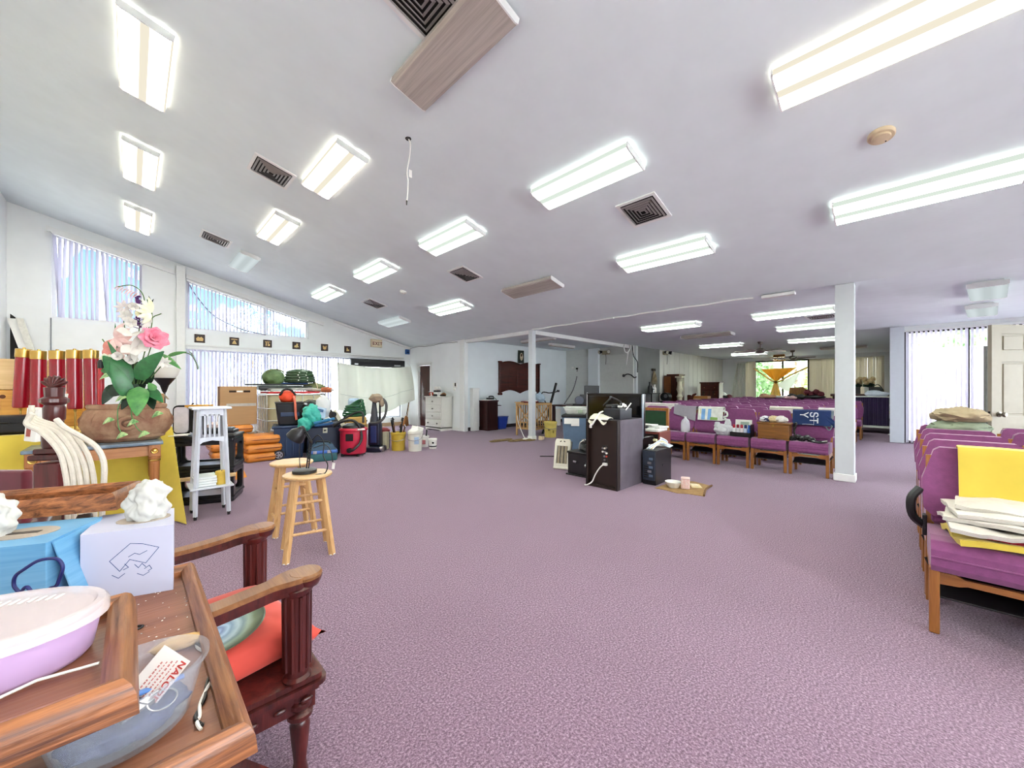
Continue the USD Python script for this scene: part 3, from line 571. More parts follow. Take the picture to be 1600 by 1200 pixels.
for k, (m, z) in enumerate(((KHAKI, .06), (mat('grey_cloth', '#8b8d90', .85), .18), (mat('tan_cloth', '#a58f70', .85), .30), (mat('sage_cloth', '#8d9a84', .85), .41), (mat('drab_cloth', '#a39377', .85), .51))):
    part(t, 'folded_cloth', B().add(blob((.0, .0, z + .03), (.2 - .008 * k, .22 - .012 * k, .075), .25, 2.5, 40 + k, 3, .6)), m)

# ---------------------------------------------------------------- things on the front row
GREYC = mat('grey_felt', '#9c98a0', 0.9, var=0.05)
g = prism(Polygon([(2.70, .9), (2.95, .91), (2.97, .62), (2.8, .6), (2.72, .68)]), .006)
t = thing('grey_cloth', 'grey cloth with a dark round mark hung over a front-row chair back', 'cloth'); part(t, 'cloth', over_back(7.353, 2.62, 3.02, .66, .7, 2, .006, .12), GREYC); part(t, 'round_mark', B().cyl((7.302, 2.80, .735), (7.294, 2.80, .737), .03), mat('dark_mark', '#5d5862', 0.9))
JUG = usdkit.material(stage, '/World/Looks/jug_plastic', {'p': ('principled_bsdf', {'base_color': (.86, .88, .92), 'roughness': .35, 'transmission_weight': .35, 'ior': 1.3})}, [], surface='p.BSDF')
t = thing('water_jug', 'translucent gallon water jug standing on a front-row chair seat', 'jug', (7.02, 2.70, .476))
part(t, 'body', B().lathe([(0, 0), (.07, 0), (.075, .02), (.075, .16), (.06, .21), (.025, .245), (.02, .26), (0, .26)], 20), JUG); part(t, 'handle', B().tube([(-.03, -.03, .235), (-.07, -.05, .22), (-.075, -.05, .15)], .012, 7, 5), JUG); part(t, 'cap', B().cyl((0, 0, .258), (0, 0, .28), .022), WHITE)
t = thing('printed_towel', 'white towel with sky blue and green blocks over a front-row chair back', 'towel')
part(t, 'towel', over_back(7.353, 2.17, 2.58, .69, .74, 1, .008), mat('towel_white', '#e4e8e0', 0.9)); 
for nm, y0, y1, z0, z1, c in (('blue_block', 2.36, 2.52, .70, .89, '#7fb0e0'), ('green_block', 2.24, 2.37, .70, .745, '#86b35a'), ('cream_block', 2.53, 2.58, .80, .89, '#dcd6a8')):
    part(t, nm, drape(lambda i, j: (7.353 - .04 - .22 * (.9 - (z0 + (z1 - z0) * i)) + .004 * math.sin(9 * (.3 + j)), y0 + (y1 - y0) * j, z0 + (z1 - z0) * i), 6, 6, .004), mat('towel_' + nm, c, 0.9))
part(t, 'lace_edge', B().tube([(7.31, 2.17, .86), (7.30, 2.11, .84), (7.29, 2.10, .78), (7.29, 2.15, .76), (7.29, 2.12, .72), (7.28, 2.18, .71)], .016, 6, 6), mat('towel_white', '#e4e8e0'))
BAG = translucent('thin_plastic_bag', '#e9ebee', 0.35, 0.3)
t = thing('plastic_bag', 'crumpled white plastic bag on a front-row seat beside the bottle caddy', 'plastic bag', (6.99, 2.07, .476)); part(t, 'bag', B().add(blob((0, 0, .09), (.10, .13, .10), .35, 2.6, 4, 4, .85)), BAG); part(t, 'bag_handle', B().add(blob((.02, -.06, .19), (.03, .05, .08), .4, 3, 8, 3)).add(blob((.0, .09, .16), (.03, .05, .06), .4, 3, 9, 3)), BAG)
t = thing('bottle_caddy', 'black open caddy holding bottles on a front-row seat', 'caddy', (7.0, 1.80, .476))
part(t, 'tray', B().box((0, 0, .006), (.18, .3, .012)).box((-.085, 0, .04), (.01, .3, .07)).box((.085, 0, .04), (.01, .3, .07)).box((0, -.145, .11), (.18, .01, .2)).box((0, .145, .04), (.18, .01, .07)), BLACK, smooth=False)
for k, (y, cap, body, lab) in enumerate(((.11, '#b51f3a', '#e9e9ec', 'white bottle with a crimson cap, first in the black caddy'), (.055, '#8e1730', '#dfe0e6', 'white bottle with a dark red cap, second in the black caddy'), (.0, '#c03a4b', '#e8dfe2', 'white bottle with a pink-red cap in the middle of the black caddy'), (-.055, '#20356e', '#c9d3ea', 'pale bottle with a navy cap in the black caddy'), (-.105, '#2b59b0', '#3f6fc4', 'blue bottle at the wooden-chest end of the black caddy'))):
    b = thing('bottle', lab, 'bottle', (6.98, 1.80 + y, .489)); part(b, 'body', B().lathe([(0, 0), (.024, 0), (.025, .11), (.018, .13), (0, .13)], 16), mat('bottle_' + body[1:], body, .35)); part(b, 'cap', B().lathe([(0, .128), (.019, .128), (.019, .175), (.012, .182), (0, .182)], 14), mat('cap_' + cap[1:], cap, .4))
t = thing('magazine', 'white leaflet leaning behind the bottle caddy', 'leaflet', (7.08, 1.80, .487)); part(t, 'page', B().rbox((0, 0, .13), (.004, .24, .26), .001, ry=10), mat('leaflet_paper', '#e8ece6', .6)); part(t, 'printed_band', B().box((-.0045, -.02, .2), (.002, .12, .05), ry=10), mat('leaflet_grey', '#9fb0a4', .6), smooth=False)
CHW = wood('chest_brown', '#6e4517', '#8d5c22', 'y', .35)
t = thing('wooden_chest', 'small brown wooden chest with scalloped base on a front-row seat', 'chest', (7.02, 1.36, .476))
part(t, 'body', B().rbox((0, 0, .135), (.24, .40, .2), .01), CHW); part(t, 'lid', B().rbox((0, 0, .247), (.26, .43, .028), .01), CHW)
part(t, 'plinth', B().prism([(-.2, 0), (-.16, 0), (-.13, .018), (-.05, .012), (0, .022), (.05, .012), (.13, .018), (.16, 0), (.2, 0), (.2, .045), (-.2, .045)], .012, at=(-.115, 0, 0), rx=90, rz=90).box((.0, .19, .02), (.22, .012, .04)).box((0, -.19, .02), (.22, .012, .04)), CHW); part(t, 'latch', B().rbox((-.124, 0, .215), (.008, .03, .04), .003), BRASS)
t = thing('clothes_bundle', 'bundle of navy, cream and white clothes on top of the wooden chest', 'clothes', (7.02, 1.36, .738))
for y, c, r in ((.1, '#2e3358', .05), (.12, '#e6e6ea', .055), (.02, '#d8c497', .06), (-.08, '#e4e0da', .062)): part(t, 'garment', B().add(blob((0, y, r * .7), (.09, r * 1.4, r * .9), .3, 2.8, int(y * 100) + 30, 3, .75)), mat('garment_' + c[1:], c, .85))
NAVY = mat('navy_shirt', '#1f3668', 0.85, var=0.1, scale=8)
t = thing('navy_shirt', 'navy blue shirt with white lettering hung over the chair back beside the column', 'shirt')
part(t, 'shirt', over_back(7.353, .72, 1.18, .70, .74, 3, .012), NAVY); part(t, 'sleeve', drape(lambda i, j: (7.30 - .03 * i + .01 * math.sin(8 * j), .76 - .16 * i + .02 * j, .86 - .17 * i - .1 * j * (1 - .4 * i)), 10, 8, .012), NAVY)
LET = mat('shirt_lettering', '#dfe3ea', .8)
for s_, yy, zz, h in (('ST', .965, .905, .10), ('Y', 1.085, .90, .10)):
    l = letters(s_, h, .003); l.apply_transform(rotm(rz=-90)); l.apply_transform(np.array([[0, 0, -1, 0], [-1, 0, 0, 0], [0, 1, 0, 0], [0, 0, 0, 1.0]])); l.apply_transform(rotm(ry=12.4)); l.apply_translation((7.353 - .047 - .22 * (.9 - zz), yy, zz)); part(t, 'lettering', l, LET, smooth=False)
part(t, 'lettering', B().box((7.268, .915, .80), (.003, .006, .19), ry=12).box((7.253, .985, .715), (.003, .14, .006), ry=12), LET, smooth=False)
t = thing('grey_bag', 'flat grey bag over the chair back next to the column', 'bag'); part(t, 'bag', over_back(7.365, .70, .80, .69, .8, 5, .004), mat('bag_grey', '#7b8a90', .7))
part(t, 'strap', B().tube([(7.29, .79, .72), (7.28, .74, .64), (7.28, .70, .71)], .008, 6, 5), mat('bag_grey', '#7b8a90'))
t = thing('black_clutter', 'tangle of black straps and cases on the seat beside the column', 'clutter', (7.02, 1.0, .476))
for k in range(5): part(t, 'case', B().add(blob((-.02 + .03 * (k % 2), .13 - .055 * k, .035 + .02 * (k % 2)), (.07, .05, .04), .35, 2.5, 60 + k, 3, .7)), BLACK)
part(t, 'strap', B().tube([(.08, .12, .08), (.1, .14, .2), (.08, .1, .26), (.06, .13, .12)], .012, 6, 6), BLACK)
t = thing('white_dish', 'black dish with white cards on the seat end beside the column', 'dish', (6.97, .82, .476)); part(t, 'dish', B().lathe([(0, 0), (.08, 0), (.1, .02), (.09, .024), (.05, .01), (0, .01)], 20), BLACK); part(t, 'card', B().rbox((0, .07, .03), (.06, .05, .008), .002, rx=10), WHITE); part(t, 'card', B().rbox((.02, -.06, .03), (.06, .06, .008), .002, rx=-12), WHITE)
# papers and cloths on the tops of farther rows
t = thing('white_shawl', 'white cloth laid over the backs of the second chair row, left of the grey cloth', 'cloth'); part(t, 'cloth', over_back(8.303, 3.35, 4.5, .74, .8, 2, .014), mat('shawl_white', '#e2dedb', .85))
lone('white_shawl', over_back(8.303, 1.20, 1.68, .82, .82, 4, .01), mat('paper_cream', '#d9d4c6', .8), 'cream cloth laid along the second row, behind the wooden chest', 'cloth')
lone('white_shawl', over_back(8.303, .72, .98, .8, .82, 2, .01), mat('shawl_white', '#e2dedb'), 'white cloth on the second row, behind the navy shirt', 'cloth')
# ---------------------------------------------------------------- tiered tray stand
TRX = wood('tray_wood_long', '#3f1c0c', '#ab6c40', 'x', 0.35, 26); TRY = wood('tray_wood_cross', '#5e3218', '#9f6c44', 'y', 0.35, 20); TRP = wood('tray_panel', '#6f4230', '#946247', 'x', 0.4, 6)
RIM = [(0, -.036), (.002, -.016), (.006, -.006), (.012, 0), (.017, -.001), (.019, -.004), (.024, -.005), (.026, -.008), (.029, -.010), (.029, -.036)]
def rim_side(A, Bc, inA, inB):
    A, Bc, inA, inB = (np.array(q, float) for q in (A, Bc, inA, inB))
    P = [np.array([[*(c + i * w), z] for w, z in RIM]) for c, i in ((A, inA), (Bc, inB))]; n = len(RIM); v = np.vstack(P)
    f = [[k, (k + 1) % n, n + (k + 1) % n] for k in range(n)] + [[k, n + (k + 1) % n, n + k] for k in range(n)]
    v = np.vstack([v] + [[(c[0] + i[0] * .015, c[1] + i[1] * .015, -.022)] for c, i in ((A, inA), (Bc, inB))])
    f += [[2 * n, (k + 1) % n, k] for k in range(n)] + [[2 * n + 1, n + k, n + (k + 1) % n] for k in range(n)]
    m = trimesh.Trimesh(v, f, process=False); m.fix_normals(); return m
def tray(t, x0, x1, y0, y1, z, rz=0, pivot=(0, 0), nm='tray'):
    T = rotm(rz=rz); T[:3, 3] = (pivot[0], pivot[1], z)
    p = B().box(((x0 + x1) / 2, (y0 + y1) / 2, -.028), (x1 - x0 - .05, y1 - y0 - .05, .012)).mesh().apply_transform(T); tr = part(t, nm, p, TRP, smooth=False)
    C = [(x0, y0), (x1, y0), (x1, y1), (x0, y1)]; I = [(1, 1), (-1, 1), (-1, -1), (1, -1)]
    for k in range(4): part(tr, 'rim', rim_side(C[k], C[(k + 1) % 4], I[k], I[(k + 1) % 4]).apply_transform(T), TRX if k % 2 == 0 else TRY, smooth=50)
    return tr
st = thing('tiered_tray_stand', 'tiered stand of rimmed reddish-brown wooden trays holding tissue boxes and plastic bowls', 'tray stand')
tray(st, -.72, .108, .542, 1.16, .86)
tray(st, -.72, .006, .545, .80, .965)
tray(st, -.62, 0, 0, .15, 1.027, -21, (-.023, 1.217))
part(st, 'upright', B().rbox((-.075, 1.27, .90), (.025, .07, .15), .004).rbox((-.5, 1.44, .90), (.025, .07, .15), .004), mat('dark_mahogany', '#45181a', .35, var=.2))
part(st, 'upright', B().rbox((-.66, .66, .89), (.03, .2, .09), .004), TRY)
for x in (-.66, .05):
    for y in (.58, 1.1): part(st, 'leg', B().lathe([(0, 0), (.018, 0), (.022, .2), (.03, .5), (.024, .55), (.03, .6), (.03, .815), (0, .815)], 14, at=(x, y, 0)), TRY)
part(st, 'lower_shelf', B().rbox((-.305, .84, .22), (.74, .55, .02), .006), TRP)

# tissue boxes
def paper_tuft(size, seed):
    m = blob((0, 0, 0), size, .5, 1.5, seed, 4); v = m.vertices; a = np.arctan2(v[:, 1], v[:, 0])
    m.vertices = v * (1 + .07 * np.sin(4 * a + seed + 9 * v[:, 2] / size[2])[:, None] * np.array([1, 1, .2])) ; return m
TISSUE = translucent('tissue_paper', '#cfcfca', .15, .8)
def tissue_box(name, label, loc, rz, w, h, m, m2, tuft, seed, skew=0.0, tx=.008):
    t = thing(name, label, 'tissue box', loc, rz)
    bx = B().prism(Polygon([(-w / 2, 0), (w / 2, 0), (w / 2 - skew, w), (-w / 2 - skew * .6, w)]).buffer(.0015), h); part(t, 'carton', bx, m)
    part(t, 'opening', B().prism(Point(0, 0).buffer(1, 24), .0012, at=(0, 0, 0)).mesh().apply_transform(np.diag([w * .32, w * .24, 1, 1])).apply_translation((0, w / 2, h)), mat('opening_card', '#a79b8f', .8), smooth=False)
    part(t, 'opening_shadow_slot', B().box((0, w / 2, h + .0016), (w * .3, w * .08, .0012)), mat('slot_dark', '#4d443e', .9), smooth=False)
    f = paper_tuft(tuft, seed); f.apply_translation((tx, w / 2, h + tuft[2] * .72)); part(t, 'tissue', f, TISSUE)
    return t
CARTW = mat('white_carton', '#b9bbd0', .6, var=.02); 
wb = tissue_box('tissue_box', 'white square tissue box with a small blue-grey emblem and a tuft of tissue', (-.004, 1.096, .8385), -20, .139, .136, CARTW, None, (.038, .03, .05), 3, .04)
EMB = mat('emblem_grey', '#8f9cbc', .7); EMBD = mat('emblem_ink', '#46547f', .7)
def on_front(poly, h=.0007, y=-.0009): return prism(poly, h).apply_transform(rotm(rx=90)).apply_translation((0, y + h, 0))
s = .00095
em = Polygon([(-38, 8), (-5, 40), (15, 36), (42, 24), (20, -6), (-6, 6), (-22, -16)]); em = Polygon([(x * s + .008, y * s + .070) for x, y in em.exterior.coords])
part(wb, 'emblem', on_front(em), EMB, smooth=False); ink = B()
for pts in ([(-38, 8), (-5, 40), (15, 36), (42, 24), (20, -6), (-6, 6), (-22, -16), (-38, 8)], [(-8, 12), (2, 18), (10, 14), (22, 20)], [(-14, -2), (-8, -10), (-16, -14)], [(2, -6), (8, -14), (14, -6), (20, -14)], [(18, -18), (26, -12), (30, -20), (24, -24)], [(-34, -22), (-24, -30), (-14, -22)], [(6, -26), (16, -32), (26, -26)]):
    ink.add(on_front(LineString([(x * s + .008, y * s + .070) for x, y in pts]).buffer(.0006), .0005, -.0016))
part(wb, 'emblem_lines', ink, EMBD, smooth=False)
BLUEC = mat('blue_carton', '#5292c0', .55, col2='#79aed2', scale=4, stretch=(.6, 1, 14))
bb = tissue_box('tissue_box', 'sky-blue tissue box with a torn side flap and a tuft of tissue', (-.178, 1.118, .8385), -25, .15, .142, BLUEC, None, (.030, .026, .042), 11, 0, -.045)
part(bb, 'side_flap', B().rbox((.093, .075, .086), (.003, .13, .11), .001, ry=-16), BLUEC)
t = thing('wire_loop', 'dark blue wire looped in front of the blue tissue box', 'wire')
zz = lambda pts, d: [PD(x / 5.455, 730 + y / 5.455, d) for x, y in pts]
part(t, 'wire', B().tube(zz([(185, 1120), (165, 1070), (120, 1010), (130, 930), (200, 875), (320, 800), (430, 778), (500, 790), (535, 850), (510, 940), (480, 1010), (430, 1030), (400, 1060), (320, 1050), (270, 1060), (230, 1020), (190, 1050), (200, 1090)], .60), .0024, 7, 5), mat('navy_wire', '#1a2468', .5))
# tub with lid on the upper tray
def oval(prof, ax, ay, n=36):
    m = lathe(prof, n); m.apply_transform(np.diag([ax, ay, 1, 1])); return m
TUB = mat('pink_tub', '#bd9fc8', .35, var=.04, scale=5, spec=.5); LID = usdkit.material(stage, '/World/Looks/clear_lid', {'p': ('principled_bsdf', {'base_color': (.82, .74, .74), 'roughness': .12, 'alpha': .5})}, [], surface='p.BSDF')
t = thing('lidded_tub', 'oval lilac plastic tub with a clear lid on the upper tray', 'tub', (-.135, .715, .9435), -14)
part(t, 'tub', oval([(0, 0), (.86, 0), (.9, .006), (.97, .05), (.955, .05), (0, .048)], .116, .074), TUB)
part(t, 'lid', oval([(0, .056), (.9, .056), (.93, .06), (.99, .06), (1.02, .056), (1.02, .044), (.985, .044), (.97, .05), (0, .05)], .116, .074), LID)
rb = B()
for k in range(9): rb.rbox((.0 + .008 * k, .05 - .0015 * k, .0575), (.003, .012, .0016), .0006, rz=-20)
part(t, 'lid_ridge', rb, WHITE)
t = thing('bent_rod', 'thin bent white rod lying on the upper tray before the tub', 'rod'); part(t, 'rod', B().tube([PZ(-40, 1110, .95), PZ(0, 1090, .95), PZ(58, 1063, .95), PZ(155, 1036, .95)], .0016, 7), WHITE)
# clear bowl with card
BOWL = usdkit.material(stage, '/World/Looks/clear_bowl', {'a': ('transparent_bsdf', {'color': (.9, .92, .95)}), 'd': ('principled_bsdf', {'base_color': (.75, .78, .84), 'roughness': .15}), 'm': ('mix_closure', {'fac': .13})}, [('a.BSDF', 'm.closure1'), ('d.BSDF', 'm.closure2')], surface='m.closure')
t = thing('plastic_bowl', 'clear oval plastic bowl with odds and ends on the lower tray', 'bowl', (-.004, .662, .8385), 14)
part(t, 'bowl', oval([(0, 0), (.72, 0), (.76, .004), (.97, .066), (1.03, .068), (1.03, .073), (.95, .071), (.73, .007), (0, .004)], .079, .062, 44), BOWL)
part(t, 'dark_cloth', B().add(blob((0, 0, .02), (.054, .042, .017), .3, 2.2, 3, 3, .8)), mat('bowl_navy', '#23305e', .7, var=.3, scale=40))
part(t, 'key_ring', B().tube([(.026 + .014 * math.cos(a), -.026 + .010 * math.sin(a), .036 + .006 * math.sin(a)) for a in np.linspace(0, 6.283, 25)], .0011, 6), SILVER)
part(t, 'watch_band', B().box((.0, -.022, .037), (.03, .012, .003), rz=20).box((.014, -.017, .037), (.008, .013, .005), rz=20), SILVER, smooth=False); part(t, 'blue_strip', B().rbox((.03, .0, .04), (.05, .008, .004), .0015, rz=-15), mat('strip_blue', '#5f8fd8', .5))
TR_, TL_, BR_, BL_ = PD(297, 1033, .505), PD(232, 1037, .505), PD(186, 1172, .447), PD(116, 1182, .447)
t = thing('shop_card', 'white card printed in red, propped inside the clear bowl', 'card')
ex = (BR_ - TR_); ln = np.linalg.norm(ex); ex /= ln; up = TR_ - TL_; up -= ex * (up @ ex); wd = np.linalg.norm(up); up /= wd; nz = np.cross(ex, up)
CT = np.eye(4); CT[:3, 0], CT[:3, 1], CT[:3, 2], CT[:3, 3] = ex, up, nz, TR_ - up * wd
if nz[2] < 0: nz = -nz
part(t, 'card', B().box((ln / 2, wd / 2, -.0004), (ln, wd, .0008)).mesh().apply_transform(CT), mat('card_white', '#efe9e6', .6, var=.02), smooth=False)
RED = mat('print_red', '#c3473f', .6)
def cardtext(s, h, x, y):
    l = letters(s, h, .0006); l.apply_translation((x, y, .0001)); l.apply_transform(CT); part(t, 'lettering', l, RED, smooth=False)
cardtext('NALCRE', .0082, ln * .03, wd - .0105); cardtext('AUTO', .0082, ln * .68, wd - .0105)
pr = B(); R = random.Random(2)
for row, y in enumerate((wd - .016, wd - .022, wd - .028, wd - .034)):
    x = ln * (.08 + .03 * row)
    while x < ln * .6:
        w = R.uniform(.0014, .003); pr.box((x, y, .0003), (w, .0022 if row % 2 else .0014, .0006)); x += w + .0013
part(t, 'small_print', pr.box((ln * .83, wd - .04, .0003), (ln * .2, .004, .0006)).mesh().apply_transform(CT), mat('print_pink', '#c98a86', .7), smooth=False)
# small things on the lower tray
z3 = lambda x, y, z: PZ(x / 2.61, 740 + y / 2.61, z)
t = thing('twisted_cable', 'short twisted black and white cable with a tan plug on the lower tray', 'cable')
pth = spline([z3(*p, .8405) for p in ((812, 640), (800, 690), (845, 740), (860, 810), (835, 900), (805, 990), (822, 1035))], 8)
for q, m in ((0, BLACK), (math.pi, WHITE)):
    tw = np.array([p + .0022 * np.array([math.cos(k * .55 + q), math.sin(k * .55 + q), .6 * math.sin(k * .8 + q)]) for k, p in enumerate(pth)]); part(t, 'strand', B().tube(tw, .0021, 6), m)
part(t, 'plug', B().rbox(z3(845, 716, .843), (.012, .009, .012), .002, rz=30), mat('plug_tan', '#d8c69a', .5))
t = thing('rubber_ring', 'black rubber ring on the lower tray', 'ring'); c0 = z3(555, 630, .8395); part(t, 'ring', B().tube([c0 + np.array([.009 * math.cos(a), .006 * math.sin(a), 0]) for a in np.linspace(0, 6.283, 20)], .0017, 6), BLACK)
t = thing('wood_chip', 'tan chunk of wood lying on the lower tray behind the clear bowl', 'wood piece'); c0 = z3(735, 690, .846); part(t, 'chunk', B().add(blob(c0, (.036, .013, .010), .3, 2, 5, 3, .9)), mat('tan_wood', '#c39c62', .6, var=.15, scale=40))
cr = B()
for k in range(34): p = z3(R.uniform(560, 780), R.uniform(480, 690), .8388); cr.ball(p, R.uniform(.0006, .0018), (1, 1, .5), sub=0)
lone('crumbs', cr, WHITE, 'white crumbs scattered over the lower tray', 'crumbs', kind='stuff')
t = thing('silver_chain', 'tangled silver chain on the lower tray beneath the upper tray edge', 'chain'); ch = B()
cp = spline([PZ(u, v, .8395) for u, v in ((-20, 1196), (8, 1188), (22, 1176), (40, 1178), (52, 1170), (66, 1165), (80, 1160), (94, 1151))], 4)
for k, p in enumerate(cp):
    rr = .0035; ch.tube([p + np.array([rr * 1.5 * math.cos(a), rr * math.sin(a) * (1 if k % 2 else .3), rr * math.sin(a) * (.3 if k % 2 else 1) + .002]) for a in np.linspace(0, 6.283, 11)], .0009, 5)
part(t, 'links', ch, SILVER)

# ---------------------------------------------------------------- carved armchair with a cushion and a plate
MAH = wood('dark_mahogany_wood', '#2b0f10', '#55201c', 'z', .25, 8); MAHA = wood('worn_arm_wood', '#6d4426', '#93653c', 'x', .3, 8)
ac = thing('carved_armchair', 'dark carved mahogany armchair with worn pale arms beside the tray stand', 'armchair', (.12, 1.665, 0), 90)
se = Polygon([(-.31, -.31), (.31, -.31), (.29, .31), (-.29, .31)])
part(ac, 'seat', B().prism(se.buffer(.02), .016, at=(0, 0, .314)).prism(se.buffer(.032), .014, at=(0, 0, .298)).prism(se.buffer(.012), .02, at=(0, 0, .277)), MAH)
part(ac, 'apron', B().prism(se.difference(se.buffer(-.05)), .06, at=(0, 0, .22)), MAH)
for k in range(8):
    part(ac, 'carved_bead', B().ball((-.26 + .075 * k, -.335, .262), .012, (1.6, .6, .8), 1), MAH); part(ac, 'carved_bead', B().ball((-.325, -.28 + .075 * k, .262), .012, (.6, 1.6, .8), 1), MAH)
LEGP = [(0, 0), (.02, 0), (.024, .02), (.018, .05), (.026, .12), (.03, .17), (.022, .185), (.038, .2), (.038, .212), (.026, .222), (.036, .235), (.036, .248), (.028, .255), (.03, .28), (0, .28)]
for x in (-.29, .29): part(ac, 'leg', B().lathe(LEGP, 18, at=(x, -.27, 0)), MAH)
for x in (-.27, .27): part(ac, 'leg', B().tube([(x, .02, .28), (x, -.08, .16), (x * 1.02, -.2, .03), (x * 1.02, -.23, 0)], [.024, .02, .018, .022], 4), MAH); part(ac, 'leg', B().tube([(x, .3, .30), (x, .33, .15), (x, .38, 0)], [.026, .022, .02], 6), MAH)
for s in (-1, 1):
    x = s * .295
    fl = B().lathe([(0, .32), (.04, .32), (.042, .335), (.034, .345), (.036, .36), (.039, .60), (.048, .612), (.05, .622), (.04, .632), (0, .632)], 20, at=(x, -.26, 0))
    for k in range(10): a = k * math.pi / 5; fl.cyl((x + .036 * math.cos(a), -.26 + .036 * math.sin(a), .365), (x + .038 * math.cos(a), -.26 + .038 * math.sin(a), .60), .006, n=6)
    part(ac, 'arm_post', fl, MAH)
    pp = spline([(x, .30, .655), (x, .15, .632), (x, .0, .625), (x * .99, -.14, .636), (x, -.22, .648), (x, -.28, .65)], 7); under = B(); top = B()
    def ribbon(w, z0, z1):
        V = []; W = np.interp(np.linspace(0, 1, len(pp)), [0, .7, .82, .93, 1], [w, w, w * 1.5, w * 1.7, w * 1.1])
        for (px, py, pz), ww in zip(pp, W): V += [(px - ww, py, pz + z0), (px + ww, py, pz + z0), (px + ww, py, pz + z1), (px - ww, py, pz + z1)]
        V = np.array(V); f = []
        for i in range(len(pp) - 1):
            for k in range(4): a, b = i * 4 + k, i * 4 + (k + 1) % 4; f += [[a, a + 4, b + 4], [a, b + 4, b]]
        L = (len(pp) - 1) * 4; f += [[0, 1, 2], [0, 2, 3], [L, L + 2, L + 1], [L, L + 3, L + 2]]
        m = trimesh.Trimesh(V, f, process=False); m.fix_normals(); return m
    nose = np.array([x, -.285, .65])
    part(ac, 'armrest', B().add(ribbon(.028, -.004, .012)).lathe([(0, -.005), (.048, -.005), (.05, .004), (.045, .0125), (0, .0135)], 24, at=nose), MAHA)
    part(ac, 'arm_moulding', B().add(ribbon(.024, -.036, -.02)).add(ribbon(.029, -.02, -.004)).lathe([(0, -.03), (.04, -.03), (.046, -.018), (.05, -.005), (0, -.005)], 24, at=nose), MAH)
    part(ac, 'back_post', B().rbox((s * .275, .30, .59), (.05, .05, .64), .006), MAH)
part(ac, 'back_rail', B().rbox((0, .30, .44), (.5, .04, .06), .008), MAH); part(ac, 'back_rail', B().rbox((0, .30, .86), (.5, .04, .07), .01), MAH)
part(ac, 'back_upholstery', B().rbox((0, .30, .65), (.5, .035, .34), .012), mat('wine_red_velvet', '#5e1524', .9, var=.15, sheen=.4))
c0 = PD(85, 606, 1.36)
t = thing('carved_post', 'dark carved post with a shell finial behind the tray stand, under the slung rope', 'post', (c0[0], c0[1], 0), -32)
part(t, 'shaft', B().rbox((0, 0, .50), (.07, .07, 1.0), .006), wood('red_brown_post', '#3f1618', '#6b2a2a', 'z', .25, 8))
part(t, 'foot', B().rbox((0, 0, .05), (.16, .16, .10), .01), MAH); part(t, 'collar', B().rbox((0, 0, 1.02), (.088, .088, .02), .005).rbox((0, 0, 1.04), (.072, .072, .02), .005), MAH)
part(t, 'drum', B().lathe([(0, 1.045), (.026, 1.045), (.031, 1.06), (.031, 1.10), (.026, 1.125), (.02, 1.14), (.027, 1.15), (.028, 1.19), (.024, 1.2), (.036, 1.21), (.036, 1.222), (.024, 1.23), (.026, 1.262), (0, 1.265)], 10), MAH)
for k in range(7):
    a = math.radians(-60 + 20 * k); part(t, 'shell_rib', B().add(trimesh.creation.icosphere(2, 1).apply_transform(np.diag([.007, .012, .030, 1])), ry=math.degrees(a), at=(.014 * math.sin(a), 0, 1.262 + .014 * math.cos(a))), MAH)
c0 = PD(-10, 735, 1.62)
t = thing('red_velvet_panel', 'wine-red velvet covered panel standing at the picture edge before the yellow cloth', 'panel', (c0[0], c0[1], 0), FACE)
part(t, 'velvet', B().rbox((0, 0, .62), (.30, .04, .59), .012), mat('wine_red_velvet', '#5e1524')); part(t, 'leg', B().rbox((-.12, 0, .17), (.03, .03, .34), .004), MAH); part(t, 'leg', B().rbox((.12, 0, .17), (.03, .03, .34), .004), MAH)
CUS = mat('coral_cushion', '#cc4638', .8, var=.05, scale=8, sheen=.2)
def pillow(w, d, h, seed=0):
    def side(sg):
        def fn(i, j):
            a, b = 2 * i - 1, 2 * j - 1; k = (1 - a ** 4) * (1 - b ** 4); sx = 1 - .10 * (1 - abs(a) ** 2) * abs(b) ** 3 - 0; sy = 1 - .10 * (1 - abs(b) ** 2) * abs(a) ** 3
            n = meshkit.fbm(np.array([[a * 2 + seed, b * 2, 1.0]]), 3, seed)[0] - .5
            return (a * w / 2 * (1 - .12 * (1 - b * b) * abs(a) ** 6), b * d / 2 * (1 - .12 * (1 - a * a) * abs(b) ** 6), sg * (h / 2 * max(k, 0) ** .45 + .02 * n * k))
        P = np.array([[fn(i / 24, j / 24) for j in range(25)] for i in range(25)]); return P
    U, L = side(1), side(-1); v = np.vstack([U.reshape(-1, 3), L.reshape(-1, 3)]); N = 25
    i, j = np.meshgrid(np.arange(N - 1), np.arange(N - 1), indexing='ij'); a = (i * N + j).ravel(); f = np.vstack([np.c_[a, a + N, a + N + 1], np.c_[a, a + N + 1, a + 1], np.c_[a, a + N + 1, a + N] + N * N, np.c_[a, a + 1, a + N + 1] + N * N])
    m = trimesh.Trimesh(v, f, process=False); m.merge_vertices(); return m
t = thing('red_cushion', 'coral red cushion puffed up on the seat of the carved armchair', 'cushion', (.14, 1.665, .392), 8); part(t, 'cushion', pillow(.64, .54, .13, 3), CUS)
